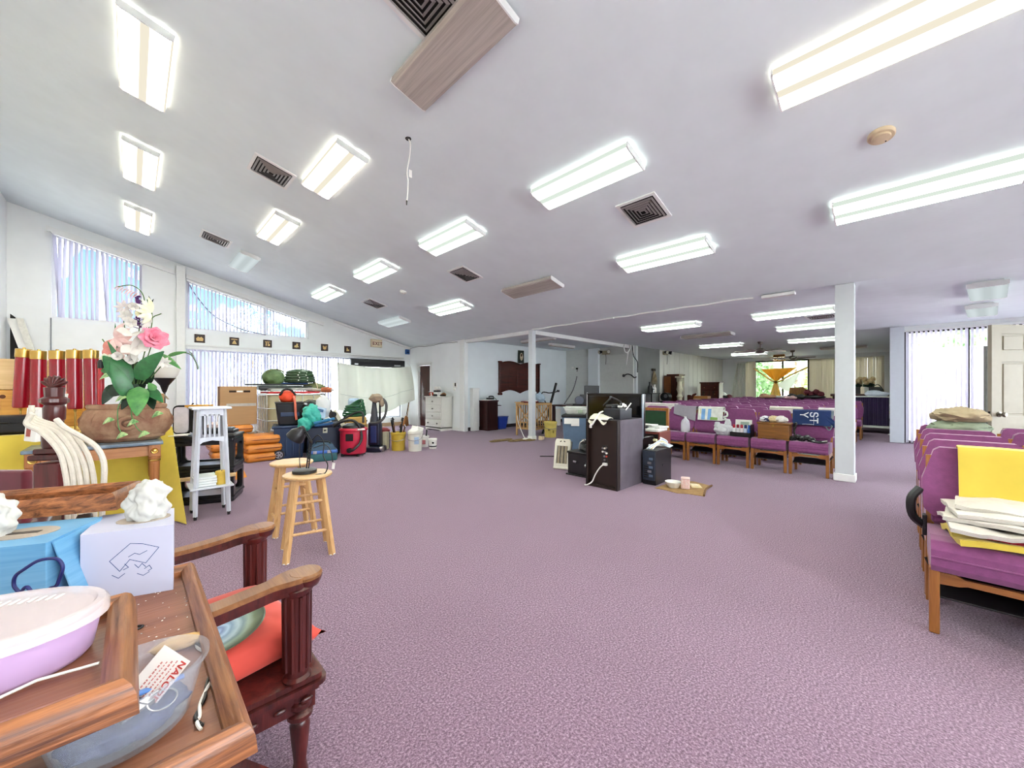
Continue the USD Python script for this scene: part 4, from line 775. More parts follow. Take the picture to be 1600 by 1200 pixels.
pn = {'t': ('texture_coordinate', {}), 'l': ('vector_math', {'math_type': 'length'}), 'n': ('noise_texture', {'scale': 14.0, 'detail': 3.0}), 'ad': ('math', {'math_type': 'multiply_add', 'value2': .035}), 'mr': ('map_range', {'from_min': .015, 'from_max': .16}),
      'r': ('rgb_ramp', {'ramp': [(0, lin('#4f6fa8')), (.14, lin('#7f9cc4')), (.2, lin('#54709c')), (.3, lin('#8fb0cc')), (.38, lin('#5b7f9c')), (.5, lin('#94b0bd')), (.6, lin('#5f7d84')), (.74, lin('#8ba294')), (.86, lin('#6f8064')), (1, lin('#46543f'))]}), 'p': ('principled_bsdf', {'roughness': .32})}
PLATE = usdkit.material(stage, '/World/Looks/glazed_plate', pn, [('t.object', 'l.vector1'), ('t.object', 'n.vector'), ('n.fac', 'ad.value1'), ('l.value', 'ad.value3'), ('ad.value', 'mr.value'), ('mr.result', 'r.fac'), ('r.color', 'p.base_color')], surface='p.BSDF')
t = thing('ceramic_plate', 'blue and green glazed ceramic plate with swirling rings lying on the red cushion', 'plate', (.185, 1.56, .466), 0, rx=3, ry=-5); part(t, 'dish', lathe([(0, -.006), (.09, -.006), (.14, .012), (.147, .018), (.143, .02), (.12, .012), (.08, .002), (0, 0)], 48), PLATE); part(t, 'foot_ring', lathe([(.06, -.004), (.07, -.004), (.07, -.012), (.06, -.012)], 32), PLATE)
ROPE = mat('white_rope', '#c8c1b5', .8, var=.06, scale=60, bump=.2, bscale=200)
t = thing('white_rope', 'bundle of thick white rope slung over the carved chair post', 'rope')
base = [(50, 640), (46, 654), (56, 662), (74, 668), (90, 677), (104, 692), (115, 710), (122, 732), (126, 760), (127, 800), (126, 840)]
for k in range(5):
    R = random.Random(k); part(t, 'strand', B().tube([PD(u + 10.5 * (k - 2) * min(1, i / 4) + R.uniform(-1, 1), v + (2 - k) * 3.2 * max(0, 1 - i / 6), 1.165 + .010 * k - .004 * i) for i, (u, v) in enumerate(base)], .0068, 8, 4), ROPE)
part(t, 'strand', B().tube([PD(u, v, 1.15) for u, v in ((88, 655), (100, 667), (127, 682), (149, 697), (160, 715), (163, 735), (161, 770), (158, 830))], .0072, 8, 4), ROPE)
# ---------------------------------------------------------------- cloth-covered table, console table with planter, red cylinders
TABW = wood('plain_table_wood', '#8a6a48', '#a98458', 'x', .5)
t = thing('long_table', 'long wooden table hidden under the yellow cloth', 'table', (-.63, 6.1, 0)); part(t, 'table_top', B().rbox((0, 0, .815), (1.8, 1.3, .04), .005), TABW)
for x in (-.8, .8):
    for y in (-.55, .55): part(t, 'leg', B().rbox((x, y, .4), (.06, .06, .8), .006), TABW)
def cloth_front(i, j):   # i down, j along x
    x = -1.55 + 1.86 * j; f = .016 * math.sin(31 * j) * i + .01 * math.sin(13 * j + 2) * i
    if i < .12: return (x, 5.44 + .10 * (1 - i / .12), .845)
    k = (i - .12) / .88; fl = max(0, (j - .80) / .20)
    return (x + .05 * fl * k, 5.435 - .02 * k - f - .80 * fl ** 1.5 * k ** 1.2, .845 - .835 * k)
def cloth_side(i, j):
    y = 5.44 + 1.3 * j; k = max(0, (i - .1) / .9)
    return (.20 + .11 * min(i / .1, 1) + .05 * k * (1 - j) + .015 * math.sin(22 * j) * k, y - .80 * k ** 1.2 * max(0, 1 - j * 3) ** 1.5, .846 - .835 * k)
t = thing('yellow_tablecloth', 'yellow cloth draped to the floor over the long table behind the planter', 'tablecloth')
part(t, 'cloth_front', drape(cloth_front, 26, 40, .004), YEL); part(t, 'cloth_side', drape(cloth_side, 22, 26, .004), YEL); part(t, 'cloth_top', B().box((-.63, 6.1, .841), (1.84, 1.32, .006)), YEL)
PINE = wood('console_pine', '#9a6236', '#bb8250', 'x', .4); PINEZ = wood('console_pine_upright', '#8e5528', '#b3753f', 'z', .4)
MARB = mat('grey_marble', '#56687a', .22, col2='#8596a3', scale=5, dist=2)
t = thing('console_table', 'small wooden console table with a blue-grey marble top and brass rosettes', 'console table', (-.205, 5.12, 0))
part(t, 'marble_top', B().rbox((0, 0, .745), (.84, .46, .03), .006), MARB); part(t, 'apron', B().box((0, -.19, .675), (.74, .02, .09)).box((0, .19, .675), (.74, .02, .09)).box((.36, 0, .675), (.02, .38, .09)).box((-.36, 0, .675), (.02, .38, .09)), PINE, smooth=False)
for x in (-.36, .36):
    for y in (-.18, .18):
        part(t, 'leg', B().rbox((x, y, .675), (.085, .085, .11), .004).lathe([(0, 0), (.04, 0), (.04, .03), (.03, .05), (.034, .3), (.038, .58), (.03, .585), (.045, .6), (.045, .62), (0, .62)], 18, at=(x, y, 0)), PINEZ)
        part(t, 'brass_collar', B().lathe([(.036, .575), (.043, .58), (.043, .592), (.036, .6)], 18, at=(x, y, 0)), BRASS)
    part(t, 'rosette', B().lathe([(0, 0), (.028, 0), (.024, .01), (.014, .006), (.012, .014), (0, .016)], 16, rx=90, at=(x, -.223, .675)), BRASS)
lone('fallen_leaves_scrap', B().rbox((0, 0, .015), (.14, .12, .03), .006, rz=20).rbox((.02, .0, .045), (.11, .1, .024), .006, rz=-15).rbox((-.01, .01, .07), (.12, .05, .02), .006, rz=40), mat('folded_yellow', '#cfa83c', .8), 'small folded stack of yellow cloth beside the planter', 'cloth', loc=(-.46, 5.14, .76))
# planter
TERRA = mat('terracotta_relief', '#7a4a36', .7, col2='#b08e70', scale=7, bump=.3, bscale=18)
PC = np.array([-.02, 5.17, .76])
t = thing('terracotta_planter', 'wide terracotta planter with scrolled relief on the marble console', 'planter', PC)
def ovl(prof, ax, ay, flute=0.0, n=72):
    m = lathe(prof, n); v = m.vertices; a = np.arctan2(v[:, 1], v[:, 0]); r = np.hypot(v[:, 0], v[:, 1]); k = 1 + flute * np.sin(26 * a + 30 * v[:, 2]) * (np.abs(v[:, 2] - .18) < .1)
    m.vertices = np.c_[v[:, 0] * k * ax, v[:, 1] * k * ay, v[:, 2] * 1.14]; return m
part(t, 'bowl', ovl([(0, 0), (.62, 0), (.74, .02), (.92, .08), (1, .14), (1.0, .19), (.9, .25), (.8, .275), (.74, .28), (.74, .24), (0, .22)], .315, .165, .03), TERRA)
part(t, 'rim', ovl([(.76, .27), (.86, .272), (.88, .29), (.86, .305), (.76, .305), (.74, .29), (.76, .27)], .315, .165), TERRA)
part(t, 'base_band', ovl([(.6, 0), (.82, .03), (.84, .05), (.78, .06), (.6, .05)], .315, .165), TERRA)
sp = [(.105 * math.exp(-.16 * a) * math.cos(a) + .0, -.160 - .02 * math.sin(min(a, 3) / 3 * 1.5), .165 + .085 * math.exp(-.16 * a) * math.sin(a)) for a in np.linspace(.4, 10.5, 46)]
part(t, 'scroll_relief', B().tube(sp, [.022, .02, .014, .009], 8), TERRA)
part(t, 'soil', ovl([(0, .262), (.75, .262), (.75, .24), (0, .24)], .315, .165), mat('dark_soil', '#1d1714', .95))
# leaves and flowers: each leaf and flower a part
def leaf_mesh(base, tip, w, lift=.0, curl=.25, n=9, up=(0, 0, 1), heart=.35, fold=.2):
    b, q = np.array(base, float), np.array(tip, float); d = q - b; L = np.linalg.norm(d); d /= L
    s = np.cross(d, up); s = s / (np.linalg.norm(s) + 1e-9); nn = np.cross(s, d); P = []
    for i in range(n):
        k = i / (n - 1); ww = w * (math.sin(math.pi * min(1, k ** (1 - heart) * .98 + .01)) ** .8) + 1e-4
        c = b + d * L * k + nn * (lift * math.sin(math.pi * k) * L)
        P.append([c + s * ww * j + nn * ((abs(j) * fold - curl * j * j) * ww) for j in (-1, -.5, 0, .5, 1)])
    return grid_sheet(P, .0016)
def leafy(name, c1, c2, scale=16): return mat(name, c1, .35, col2=c2, scale=scale, spec=.6)
G1, G2, G3 = leafy('leaf_deep', '#1d5a30', '#2f7a41'), leafy('leaf_mid', '#2f6d3a', '#5a9a4e'), leafy('leaf_dark', '#0e2417', '#1c3d27')
GV = mat('leaf_variegated', '#2c8a3e', .4, col2='#cfe6a4', scale=26, spec=.5)
fl = thing('flower_arrangement', 'silk arrangement of lilies, a pink rose, purple spike and big leaves in the terracotta planter', 'flowers')
def q(u, v, d=3.62): return PD(u, v, d)
LV = [((212, 592), (256, 549), .075, G1, 3.5, 3.45), ((205, 598), (161, 556), .085, G1, 3.55, 3.45), ((203, 622), (172, 566), .06, G1, 3.5, 3.42), ((217, 604), (214, 650), .075, G2, 3.52, 3.36), ((231, 607), (255, 629), .045, G1, 3.6, 3.5), ((202, 592), (168, 533), .028, G1, 3.6, 3.5), ((207, 590), (184, 545), .03, G1, 3.62, 3.6),
      ((248, 553), (283, 577), .03, G2, 3.6, 3.5), ((262, 556), (292, 550), .02, G2, 3.6, 3.6), ((190, 585), (155, 575), .05, G2, 3.6, 3.6), ((200, 600), (165, 620), .06, G3, 3.6, 3.55), ((225, 600), (240, 575), .05, G3, 3.7, 3.7), ((215, 600), (190, 640), .05, G3, 3.58, 3.5), ((232, 612), (240, 640), .045, G3, 3.62, 3.56), ((208, 606), (180, 590), .05, G3, 3.66, 3.66), ((198, 612), (168, 605), .05, G3, 3.6, 3.6), ((222, 590), (205, 560), .05, G3, 3.7, 3.7), ((212, 612), (222, 580), .06, G3, 3.72, 3.72), ((220, 618), (246, 612), .05, G3, 3.66, 3.62), ((180, 600), (160, 632), .045, G3, 3.6, 3.52),
      ((242, 610), (232, 598), .03, G2, 3.5, 3.5), ((205, 575), (196, 515), .014, G1, 3.7, 3.7), ((183, 555), (180, 505), .012, G1, 3.7, 3.7)]
for b_, t_, w_, m_, d0, d1 in LV: part(fl, 'leaf', leaf_mesh(q(*b_, d0), q(*t_, d1), w_, .06, up=(-.1, -1, .35)), m_, smooth=True)
for k, (u, v) in enumerate(((170, 657), (208, 660), (191, 680), (225, 678), (190, 622), (165, 588), (246, 647))):
    d = 3.36 if k < 4 else 3.5; a = q(u - 8, v + 3, d); bq = q(u + 9, v - 1, d - .04); part(fl, 'variegated_leaf', leaf_mesh(a, bq, .034, .12, n=7, up=(-.1, -1, .5)), GV, smooth=True)
vine = B().tube([q(190, 625, 3.5), q(184, 640, 3.4), q(185, 665, 3.36), q(190, 678, 3.35)], .004, 5, 4).tube([q(205, 640, 3.4), q(207, 655, 3.37), q(215, 670, 3.34), q(226, 678, 3.34)], .004, 5, 4); part(fl, 'vine', vine, G2)
STEM = mat('stem_green', '#53723f', .6); stems = [((208, 600), (212, 545), (218, 510), (217, 470)), ((210, 600), (203, 560), (196, 520), (192, 492)), ((214, 600), (224, 560), (229, 520), (227, 480), (222, 458), (206, 446), (184, 448)), ((218, 600), (230, 560), (240, 530)), ((200, 600), (180, 560), (160, 530)), ((215, 600), (228, 540), (236, 500), (252, 490)), ((214, 590), (232, 530), (238, 495), (230, 468)), ((222, 600), (245, 570), (275, 553), (296, 553), (306, 566), (309, 577)), ((236, 590), (252, 572), (258, 566))]
for sM in stems: part(fl, 'stem', B().tube([q(u, v, 3.66) for u, v in sM], .0045, 6, 5), STEM)
def petals(c, n, L, w, m, nm, tilt=.5, face=(0, -1, .25), seed=0, curl=.3, start=0.0, span=2 * math.pi):
    c = np.array(c, float); f = np.array(face, float); f /= np.linalg.norm(f); _, a, b = basis(f)
    for k in range(n):
        g = start + span * k / n; r = math.cos(g) * a + math.sin(g) * b; tip = c + (r * math.cos(tilt) + f * math.sin(tilt)) * L
        part(fl, nm, leaf_mesh(c + r * L * .06, tip, w, .10, curl, 7, up=f, heart=.1), m, smooth=True)
PINK, PALE, WHT, CRM, PUR = (mat('petal_pink', '#d8607f', .6, col2='#ee9ab0', scale=18), mat('petal_blush', '#e6b7b4', .6, col2='#f3dcd6', scale=14), mat('petal_white', '#d6d2cc', .6, var=.03), mat('petal_cream', '#e3e0b4', .6, col2='#f1efdc', scale=14), mat('petal_purple', '#5f2f72', .6, col2='#8a5aa2', scale=20))
c = q(240, 530, 3.55); view = (-.12, -1, .1)
for r_, n_, tl, st0 in ((.12, 7, .25, 0), (.10, 6, .6, .4), (.075, 5, .95, .8), (.045, 4, 1.25, .3)): petals(c, n_, r_, r_ * .45, PINK, 'rose_petal', tl, (.25, -1, .35), start=st0)
for u, v, sp_, s0 in ((160, 525, 2.6, 1.9), (166, 540, 2.4, 2.2)): petals(q(u + 16, v + 2, 3.6), 6, .17, .026, PALE, 'lily_petal', .25, (-.5, -1, .2), start=s0, span=sp_)
petals(q(160, 545, 3.58), 5, .12, .022, mat('petal_coral', '#d98b80', .6), 'lily_petal', .3, (-.4, -1, .1), start=2.2, span=2.2)
petals(q(212, 540, 3.5), 4, .14, .05, WHT, 'calla_petal', .5, (-.2, -1, .3), start=.9, span=3.4); petals(q(206, 520, 3.52), 3, .11, .045, WHT, 'calla_petal', .6, (-.2, -1, .6), start=.3, span=3)
part(fl, 'calla_petal', leaf_mesh(q(210, 566, 3.48), q(226, 514, 3.46), .035, .15), WHT, smooth=True); part(fl, 'calla_petal', leaf_mesh(q(206, 560, 3.5), q(206, 512, 3.5), .03, .1), WHT, smooth=True)
R = random.Random(9); spk = B()
for k in range(46):
    a = R.uniform(0, 6.28); zz_ = k / 46; c = q(217.5 - 1.5 * zz_, 514 - 50 * zz_, 3.64); rr = .05 * (1 - .5 * zz_); e = c + np.array([rr * math.cos(a), rr * math.sin(a) - .01, R.uniform(-.01, .015)]); spk.add(leaf_mesh(c, e + np.array([0, 0, .016]), .017, .1, n=4))
part(fl, 'purple_spike', spk, PUR, smooth=True, kind='stuff')
petals(q(194, 481, 3.62), 8, .075, .014, mat('petal_dusky', '#cfc6c4', .6, var=.05), 'daisy_petal', .2, view); petals(q(197, 494, 3.6), 6, .06, .02, WHT, 'daisy_petal', .4, view, start=.3); petals(q(210, 480, 3.6), 5, .05, .024, WHT, 'daisy_petal', .6, view)
petals(q(219, 491, 3.56), 6, .045, .026, CRM, 'orchid_petal', .7, view); petals(q(205, 505, 3.58), 6, .055, .026, WHT, 'orchid_petal', .5, view, start=.5)
petals(q(238, 490, 3.6), 6, .15, .022, CRM, 'lily_petal', .2, (.5, -1, .1), start=-1.3, span=2.6); petals(q(236, 507, 3.62), 4, .09, .018, WHT, 'lily_petal', .3, (.3, -1, .1), start=-1.2, span=2.2)
for k in range(9): u, v = 186 + 4.2 * k, 448.5 + .9 * k + .10 * k * k; part(fl, 'bud', leaf_mesh(q(u, v - 2, 3.66), q(u - 9, v + 5 + .4 * k, 3.64), .012 + .001 * k, .1, n=5), PALE, smooth=True)
petals(q(256, 567, 3.5), 9, .06, .014, WHT, 'daisy_petal', .25, view); petals(q(166, 560, 3.52), 5, .05, .02, CRM, 'orchid_petal', .5, view); petals(q(184, 557, 3.5), 4, .05, .03, WHT, 'orchid_petal', .6, view); petals(q(206, 562, 3.5), 4, .06, .03, WHT, 'orchid_petal', .6, view)
fr = B()
for k in range(14): k_ = k / 13; u, v = 297 + 12 * k_, 552 + 24 * k_ ** 1.4; fr.add(leaf_mesh(q(u, v, 3.66), q(u - 3 + 5 * k_, v - 5 + 2 * k_, 3.66), .008, .1, n=4)).add(leaf_mesh(q(u, v, 3.66), q(u + 4, v - 1, 3.66), .008, .1, n=4))
part(fl, 'fern_frond', fr, mat('frond_grey', '#8d948c', .6), smooth=True, kind='stuff')
for tip in ((240, 467), (232, 462)): part(fl, 'dark_bud', leaf_mesh(q(236, 482, 3.64), q(*tip, 3.64), .012, .1, n=5), G3, smooth=True)
# red cylinders on spikes
REDL = mat('ruby_cylinder', '#930a20', .18, var=.03, scale=4, spec=.7)
cy = [(35, 591, -3.5), (60, 594, -.6), (90, 594, .8), (117, 593, .8), (143.5, 593, 1.6)]
LAB = ['red cylinder lamp with a brass cap, tilted, first at the wall side', 'red cylinder lamp with a brass cap, second from the wall side', 'red cylinder lamp with a brass cap, middle of the five', 'red cylinder lamp with a brass cap, fourth from the wall', 'red cylinder lamp with a brass cap, partly behind the planter leaves']
for k, (u, v, ti) in enumerate(cy):
    d = 3.72; c = PD(u, v, d); h = .57; t = thing('cylinder_lamp', LAB[k], 'lamp', (c[0], c[1], .844))
    zc = c[2] - .844; T = rotm(ry=-ti, rz=FACE); T[:3, 3] = (0, 0, zc)
    part(t, 'shade', lathe([(0, -h / 2), (.047, -h / 2), (.053, -h / 2 + .012), (.053, h / 2 - .08), (0, h / 2 - .08)], 28).apply_transform(T), REDL); part(t, 'brass_cap', lathe([(.054, h / 2 - .085), (.056, h / 2 - .08), (.056, h / 2 - .004), (.047, h / 2), (.012, h / 2), (.01, h / 2 + .012), (0, h / 2 + .014)], 28).apply_transform(T), BRASS)
    lo = (T @ np.array([0, 0, -h / 2, 1]))[:3]; part(t, 'spike', B().cyl(lo, lo - np.array([0, 0, .03]), .014, .008).cyl((lo[0], lo[1], lo[2] - .02), (lo[0], lo[1], .01), .007), BRASS); part(t, 'foot', B().lathe([(0, 0), (.06, 0), (.055, .012), (.015, .02), (0, .022)], 20, at=(lo[0], lo[1], 0)), BRASS)
c = PD(158, 590, 3.6); t = thing('red_taper', 'slim red cylinder with a black cap just behind the planter leaves', 'candle', (c[0], c[1], .844)); part(t, 'candle', B().lathe([(0, .02), (.022, .02), (.022, .60), (0, .60)], 16), mat('taper_red', '#c22f38', .3)); part(t, 'cap', B().lathe([(.024, .6), (.024, .66), (.02, .68), (0, .68)], 16), BLACK); part(t, 'foot', B().lathe([(0, 0), (.05, 0), (.03, .02), (0, .024)], 16), BLACK)
t = thing('wooden_cabinet', 'orange-yellow wooden case standing on the cloth-covered table behind the red cylinders', 'case', (-.66, 6.52, .844)); OCH = wood('ochre_wood', '#b97f2c', '#d6a045', 'x', .4)
part(t, 'body', B().rbox((0, 0, .20), (.66, .34, .40), .008), OCH); part(t, 'hole_ring', B().lathe([(0, 0), (.02, 0), (.02, .004), (0, .004)], 14, rx=90, at=(-.26, -.17, .33)), mat('hole_brown', '#5a2f16', .8)); part(t, 'front_panel', B().rbox((0, -.172, .17), (.54, .012, .26), .004), OCH)
t = thing('wooden_case', 'pale tan wooden box on top of the orange wooden case', 'box', (-.66, 6.52, 1.246)); TAN = wood('tan_ply', '#c3a271', '#d8b98a', 'x', .5)
part(t, 'body', B().rbox((0, 0, .155), (.70, .36, .31), .006), TAN); part(t, 'knob', B().lathe([(0, .31), (.012, .31), (.014, .325), (0, .33)], 10, at=(.14, -.1, 0)), BLACK); part(t, 'knob', B().lathe([(0, .31), (.012, .31), (.014, .325), (0, .33)], 10, at=(-.3, -.1, 0)), BLACK)
c = PD(20, 672, 3.55); t = thing('black_case', 'black case lying on the yellow cloth before the orange wooden case', 'case', (-.80, 5.66, .846), -12); part(t, 'body', B().rbox((0, 0, .085), (.42, .24, .17), .03), mat('black_gloss', '#0d0d12', .25)); part(t, 'seam', B().rbox((0, -.005, .10), (.424, .24, .006), .003), DARKMETAL); part(t, 'handle', B().tube([(-.06, -.12, .11), (-.05, -.15, .11), (.05, -.15, .11), (.06, -.12, .11)], .008, 7, 4), BLACK)
t = thing('white_note', 'white card standing behind the rope, before the red cylinders', 'card', (*PD(98, 630, 3.3)[:2], .846), FACE); part(t, 'card', B().rbox((0, 0, .30), (.075, .004, .13), .001, rx=-8), WHITE); part(t, 'stand', B().cyl((0, 0, .0), (0, .01, .26), .006), BLACK); part(t, 'mark', B().box((0, -.006, .31), (.02, .003, .05), rx=-8), mat('note_grey', '#8e8a94', .7), smooth=False)
t = thing('striped_box', 'slim upright red and white box beside the carved post', 'box', (*PD(57, 650, 3.0)[:2], .846), FACE); part(t, 'box', B().rbox((0, 0, .13), (.09, .07, .26), .004, ry=6), WHITE); part(t, 'label', B().box((-.01, -.037, .14), (.03, .003, .2), ry=6), mat('label_rust', '#a8584c', .7), smooth=False)
# white boards leaning in the corner
t = thing('leaning_boards', 'two long white boards leaning in the corner beside the first sloped window', 'board')
for k, (a, b_, m_) in enumerate((((11, 497), (25, 497), WHITE), ((25, 497), (37, 498), mat('board_cream', '#dcdad0', .5)))):
    A, Bq = PY(*a, 11.72 - .03 * k), PY(*b_, 11.72 - .03 * k); w_ = abs(Bq[0] - A[0]); dx = PY(a[0] + 24, a[1] + 63, 11.7)[0] - A[0]; dz = A[2] - PY(a[0] + 24, a[1] + 63, 11.7)[2]
    L = A[2]; sh = dx / dz * L
    part(t, 'board', prism([(A[0] + sh, 0), (A[0] + sh + w_, 0), (A[0] + w_, L), (A[0], L)], .03).apply_transform(rotm(rx=90)).apply_translation((0, 11.72 - .05 * k, 0)), m_, smooth=False)
part(t, 'dark_gap_fill', prism([(-1.62, 0), (-1.1, 0), (-1.56, 2.6), (-1.62, 2.66)], .02).apply_transform(rotm(rx=90)).apply_translation((0, 11.80, 0)), mat('gap_dark', '#1c1917', .8), smooth=False)  # dark sheet put in for the dark gap behind the boards
# torchiere lamp, cartons, luggage cart
c = PD(257, 600, 5.5); t = thing('torchiere_lamp', 'black floor lamp with a white bowl shade behind the cardboard cartons', 'floor lamp', (c[0], c[1], 0)); zc = c[2]
part(t, 'base', B().lathe([(0, 0), (.14, 0), (.13, .02), (.02, .035), (0, .035)], 24), BLACK); part(t, 'pole', B().cyl((0, 0, .03), (0, 0, zc - .1), .012), BLACK); part(t, 'cone', B().lathe([(0, zc - .13), (.02, zc - .12), (.05, zc - .02), (.125, zc + .085), (.118, zc + .085), (0, zc - .05)], 24), BLACK); part(t, 'bowl_shade', B().lathe([(.11, zc + .085), (.155, zc + .14), (.175, zc + .24), (.165, zc + .24), (.14, zc + .15), (.1, zc + .1)], 28), translucent('frosted_glass', '#e9e8e4', .3, .3))
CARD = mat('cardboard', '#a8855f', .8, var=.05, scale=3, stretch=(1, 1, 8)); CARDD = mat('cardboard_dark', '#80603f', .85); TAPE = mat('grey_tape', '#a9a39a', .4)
t = thing('cardboard_carton', 'brown cardboard carton on the yellow table behind the planter, upper of two', 'carton', (.15, 5.80, 1.02), 4); part(t, 'body', B().rbox((0, 0, .09), (.2, .22, .18), .003), CARD); part(t, 'slot', B().box((.07, -.111, .09), (.02, .003, .14)), CARDD, smooth=False); part(t, 'flap', B().box((.13, .0, .14), (.06, .2, .003), ry=55), WHITE, smooth=False)
t = thing('cardboard_carton', 'brown cardboard carton with a white label on the yellow table, lower of two', 'carton', (.15, 5.80, .848), -3); part(t, 'body', B().rbox((0, 0, .085), (.22, .24, .17), .003), CARD); part(t, 'label', B().box((.07, -.122, .08), (.04, .003, .08)), WHITE, smooth=False)
t = thing('luggage_cart', 'black tubular folding luggage cart leaning behind the white plant stand', 'luggage cart'); F0 = PZ(252, 742, .07)
p1, p2, p3, p4 = PD(275, 655, 5.62), PD(302, 630.5, 5.8), PD(310, 632, 5.86), PD(283, 657, 5.68)
part(t, 'handle_frame', B().tube([F0, p1, PD(287, 643.5, 5.7), p2, p3, p4, F0 + np.array([.12, 0.02, 0])], .012, 8), BLACK); part(t, 'brace', B().cyl(p1, p4, .01).cyl(PD(291, 640, 5.72), PD(297, 645, 5.76), .008), BLACK)
for k in (0, .12): part(t, 'wheel', B().cyl(F0 + np.array([k - .02, 0, 0]), F0 + np.array([k + .02, 0, 0]), .07, n=18), BLACK)
# ---------------------------------------------------------------- window-wall pieces: tiles, EXIT sign, black box, sheet
TILE = mat('tile_brown', '#2b130c', .5, var=.2); MOTIF = mat('tile_motif', '#d2b277', .6, var=.15, scale=30)
MOT = [[[(-.06, -.06), (.06, -.06), (.07, .0), (.03, .045), (.0, .02), (-.03, .045), (-.07, .0)]], [[(-.065, .04), (.065, .04), (.065, .06), (-.065, .06)], [(-.05, -.065), (.05, -.065), (.025, .0), (.0, .03), (-.025, .0)]], [[(-.06, .035), (.06, .035), (.06, .055), (-.06, .055)], [(-.05, -.06), (-.02, -.06), (-.02, .03), (-.045, .03)], [(.0, -.06), (.055, -.06), (.055, .0), (.03, .0), (.03, -.03), (.02, -.03), (.02, .03), (.0, .03)]],
       [[(-.06, -.05), (.0, -.06), (.06, -.04), (.03, .02), (.05, .05), (.0, .06), (-.01, .01), (-.05, .0)]], [[(-.055, .05), (-.03, .05), (-.02, .0), (.0, .05), (.02, .0), (.03, .05), (.055, .05), (.04, -.05), (.0, -.065), (-.04, -.05)]], [[(-.03, .05), (-.005, .05), (.0, .0), (.04, .0), (.05, -.05), (-.04, -.055)]]]
for k, (u, v) in enumerate(((312, 529), (366, 533.5), (418, 537), (463, 540), (507, 543), (543, 546))):
    c = PY(u, v, YF - .004); n = ('first', 'second', 'third', 'fourth', 'fifth', 'sixth')[k]
    t = thing('wall_tile', f'{n} of the six small brown tiles with a cream motif above the ledge, counted from the column', 'wall tile', (c[0], YF - .001, c[2])); part(t, 'tile', B().rbox((0, -.009, 0), (.20, .018, .20), .004), TILE)
    for poly in MOT[k]: part(t, 'motif', prism(poly, .005).apply_transform(rotm(rx=90)).apply_translation((0, -.0175, 0)), MOTIF, smooth=False)
c = PY(588, 536.5, YF - .04); t = thing('exit_sign', 'beige EXIT sign with dark red letters high on the window wall', 'exit sign', (c[0], YF - .001, c[2]))
part(t, 'housing', B().rbox((0, -.04, 0), (.36, .08, .25), .008), mat('sign_beige', '#d8c6a6', .5)); part(t, 'face_plate', B().rbox((.02, -.083, -.01), (.30, .006, .18), .003), mat('sign_cream', '#e7d9bb', .4))
l = letters('EXIT', .10, .004); l.apply_translation((-l.bounds[:, 0].mean(), -.05, 0)); l.apply_transform(rotm(rx=90)); l.apply_translation((.02, -.087, -.01)); part(t, 'lettering', l, mat('sign_red', '#6e1e1c', .5), smooth=False)
t = thing('alarm_box', 'small blue box in the upper corner above the hanging white sheet', 'alarm', (6.72, YF - .001, 2.50)); part(t, 'body', B().rbox((0, -.03, 0), (.14, .06, .16), .006), mat('alarm_blue', '#1d4f8f', .4)); part(t, 'lens', B().rbox((0, -.063, -.02), (.08, .006, .05), .002), mat('alarm_lens', '#0e2c55', .3))
t = thing('shade_box', 'long black shade housing above the hanging white sheet', 'shade housing', (5.64, YF - .14, 2.05)); part(t, 'housing', B().rbox((0, 0, 0), (1.80, .10, .24), .01), BLACK); part(t, 'slot', B().rbox((0, -.052, -.02), (1.66, .006, .10), .002), DARKMETAL)
for x in (-.74, .62): part(t, 'bracket', B().rbox((x, -.058, -.05), (.22 if x > 0 else .12, .012, .05), .004), SILVER)
part(t, 'mounting_rail', B().rbox((0, .09, .05), (1.78, .08, .04), .004), DARKMETAL)
def sheet(i, j):
    x = 4.30 + 2.42 * j; top = 2.02 - .10 * math.sin(math.pi * j) - .03 * j; bot = .62 - .16 * math.sin(math.pi * min(1, j * 1.25)) + .55 * max(0, j - .62) ** 1.3 * 1.6
    y = YF - .26 - .28 * math.sin(math.pi * .5 * i) * (.5 + .5 * j) + .022 * math.sin(31 * j + 2 * i) * (.3 + i) + .012 * math.sin(57 * j)
    return (x, y, top + (bot - top) * i)
t = thing('white_sheet', 'large white sheet hung in a sagging curve across the window below the black housing', 'sheet'); part(t, 'sheet', drape(sheet, 26, 60, .003), SHEER)
part(t, 'hem_seam', B().tube([np.array(sheet(.66, j)) - np.array([0, .006, 0]) for j in np.linspace(.02, .98, 40)], .006, 5), mat('seam_white', '#c9cdca', .8))
part(t, 'tie', B().tube([sheet(0.0, 0.0), (4.30, YF - .12, 2.06), (4.32, YF - .04, 2.22)], .006, 6).tube([sheet(0.0, 1.0), (6.73, YF - .06, 2.06), (6.74, YF - .004, 2.12)], .006, 6), TRIM)

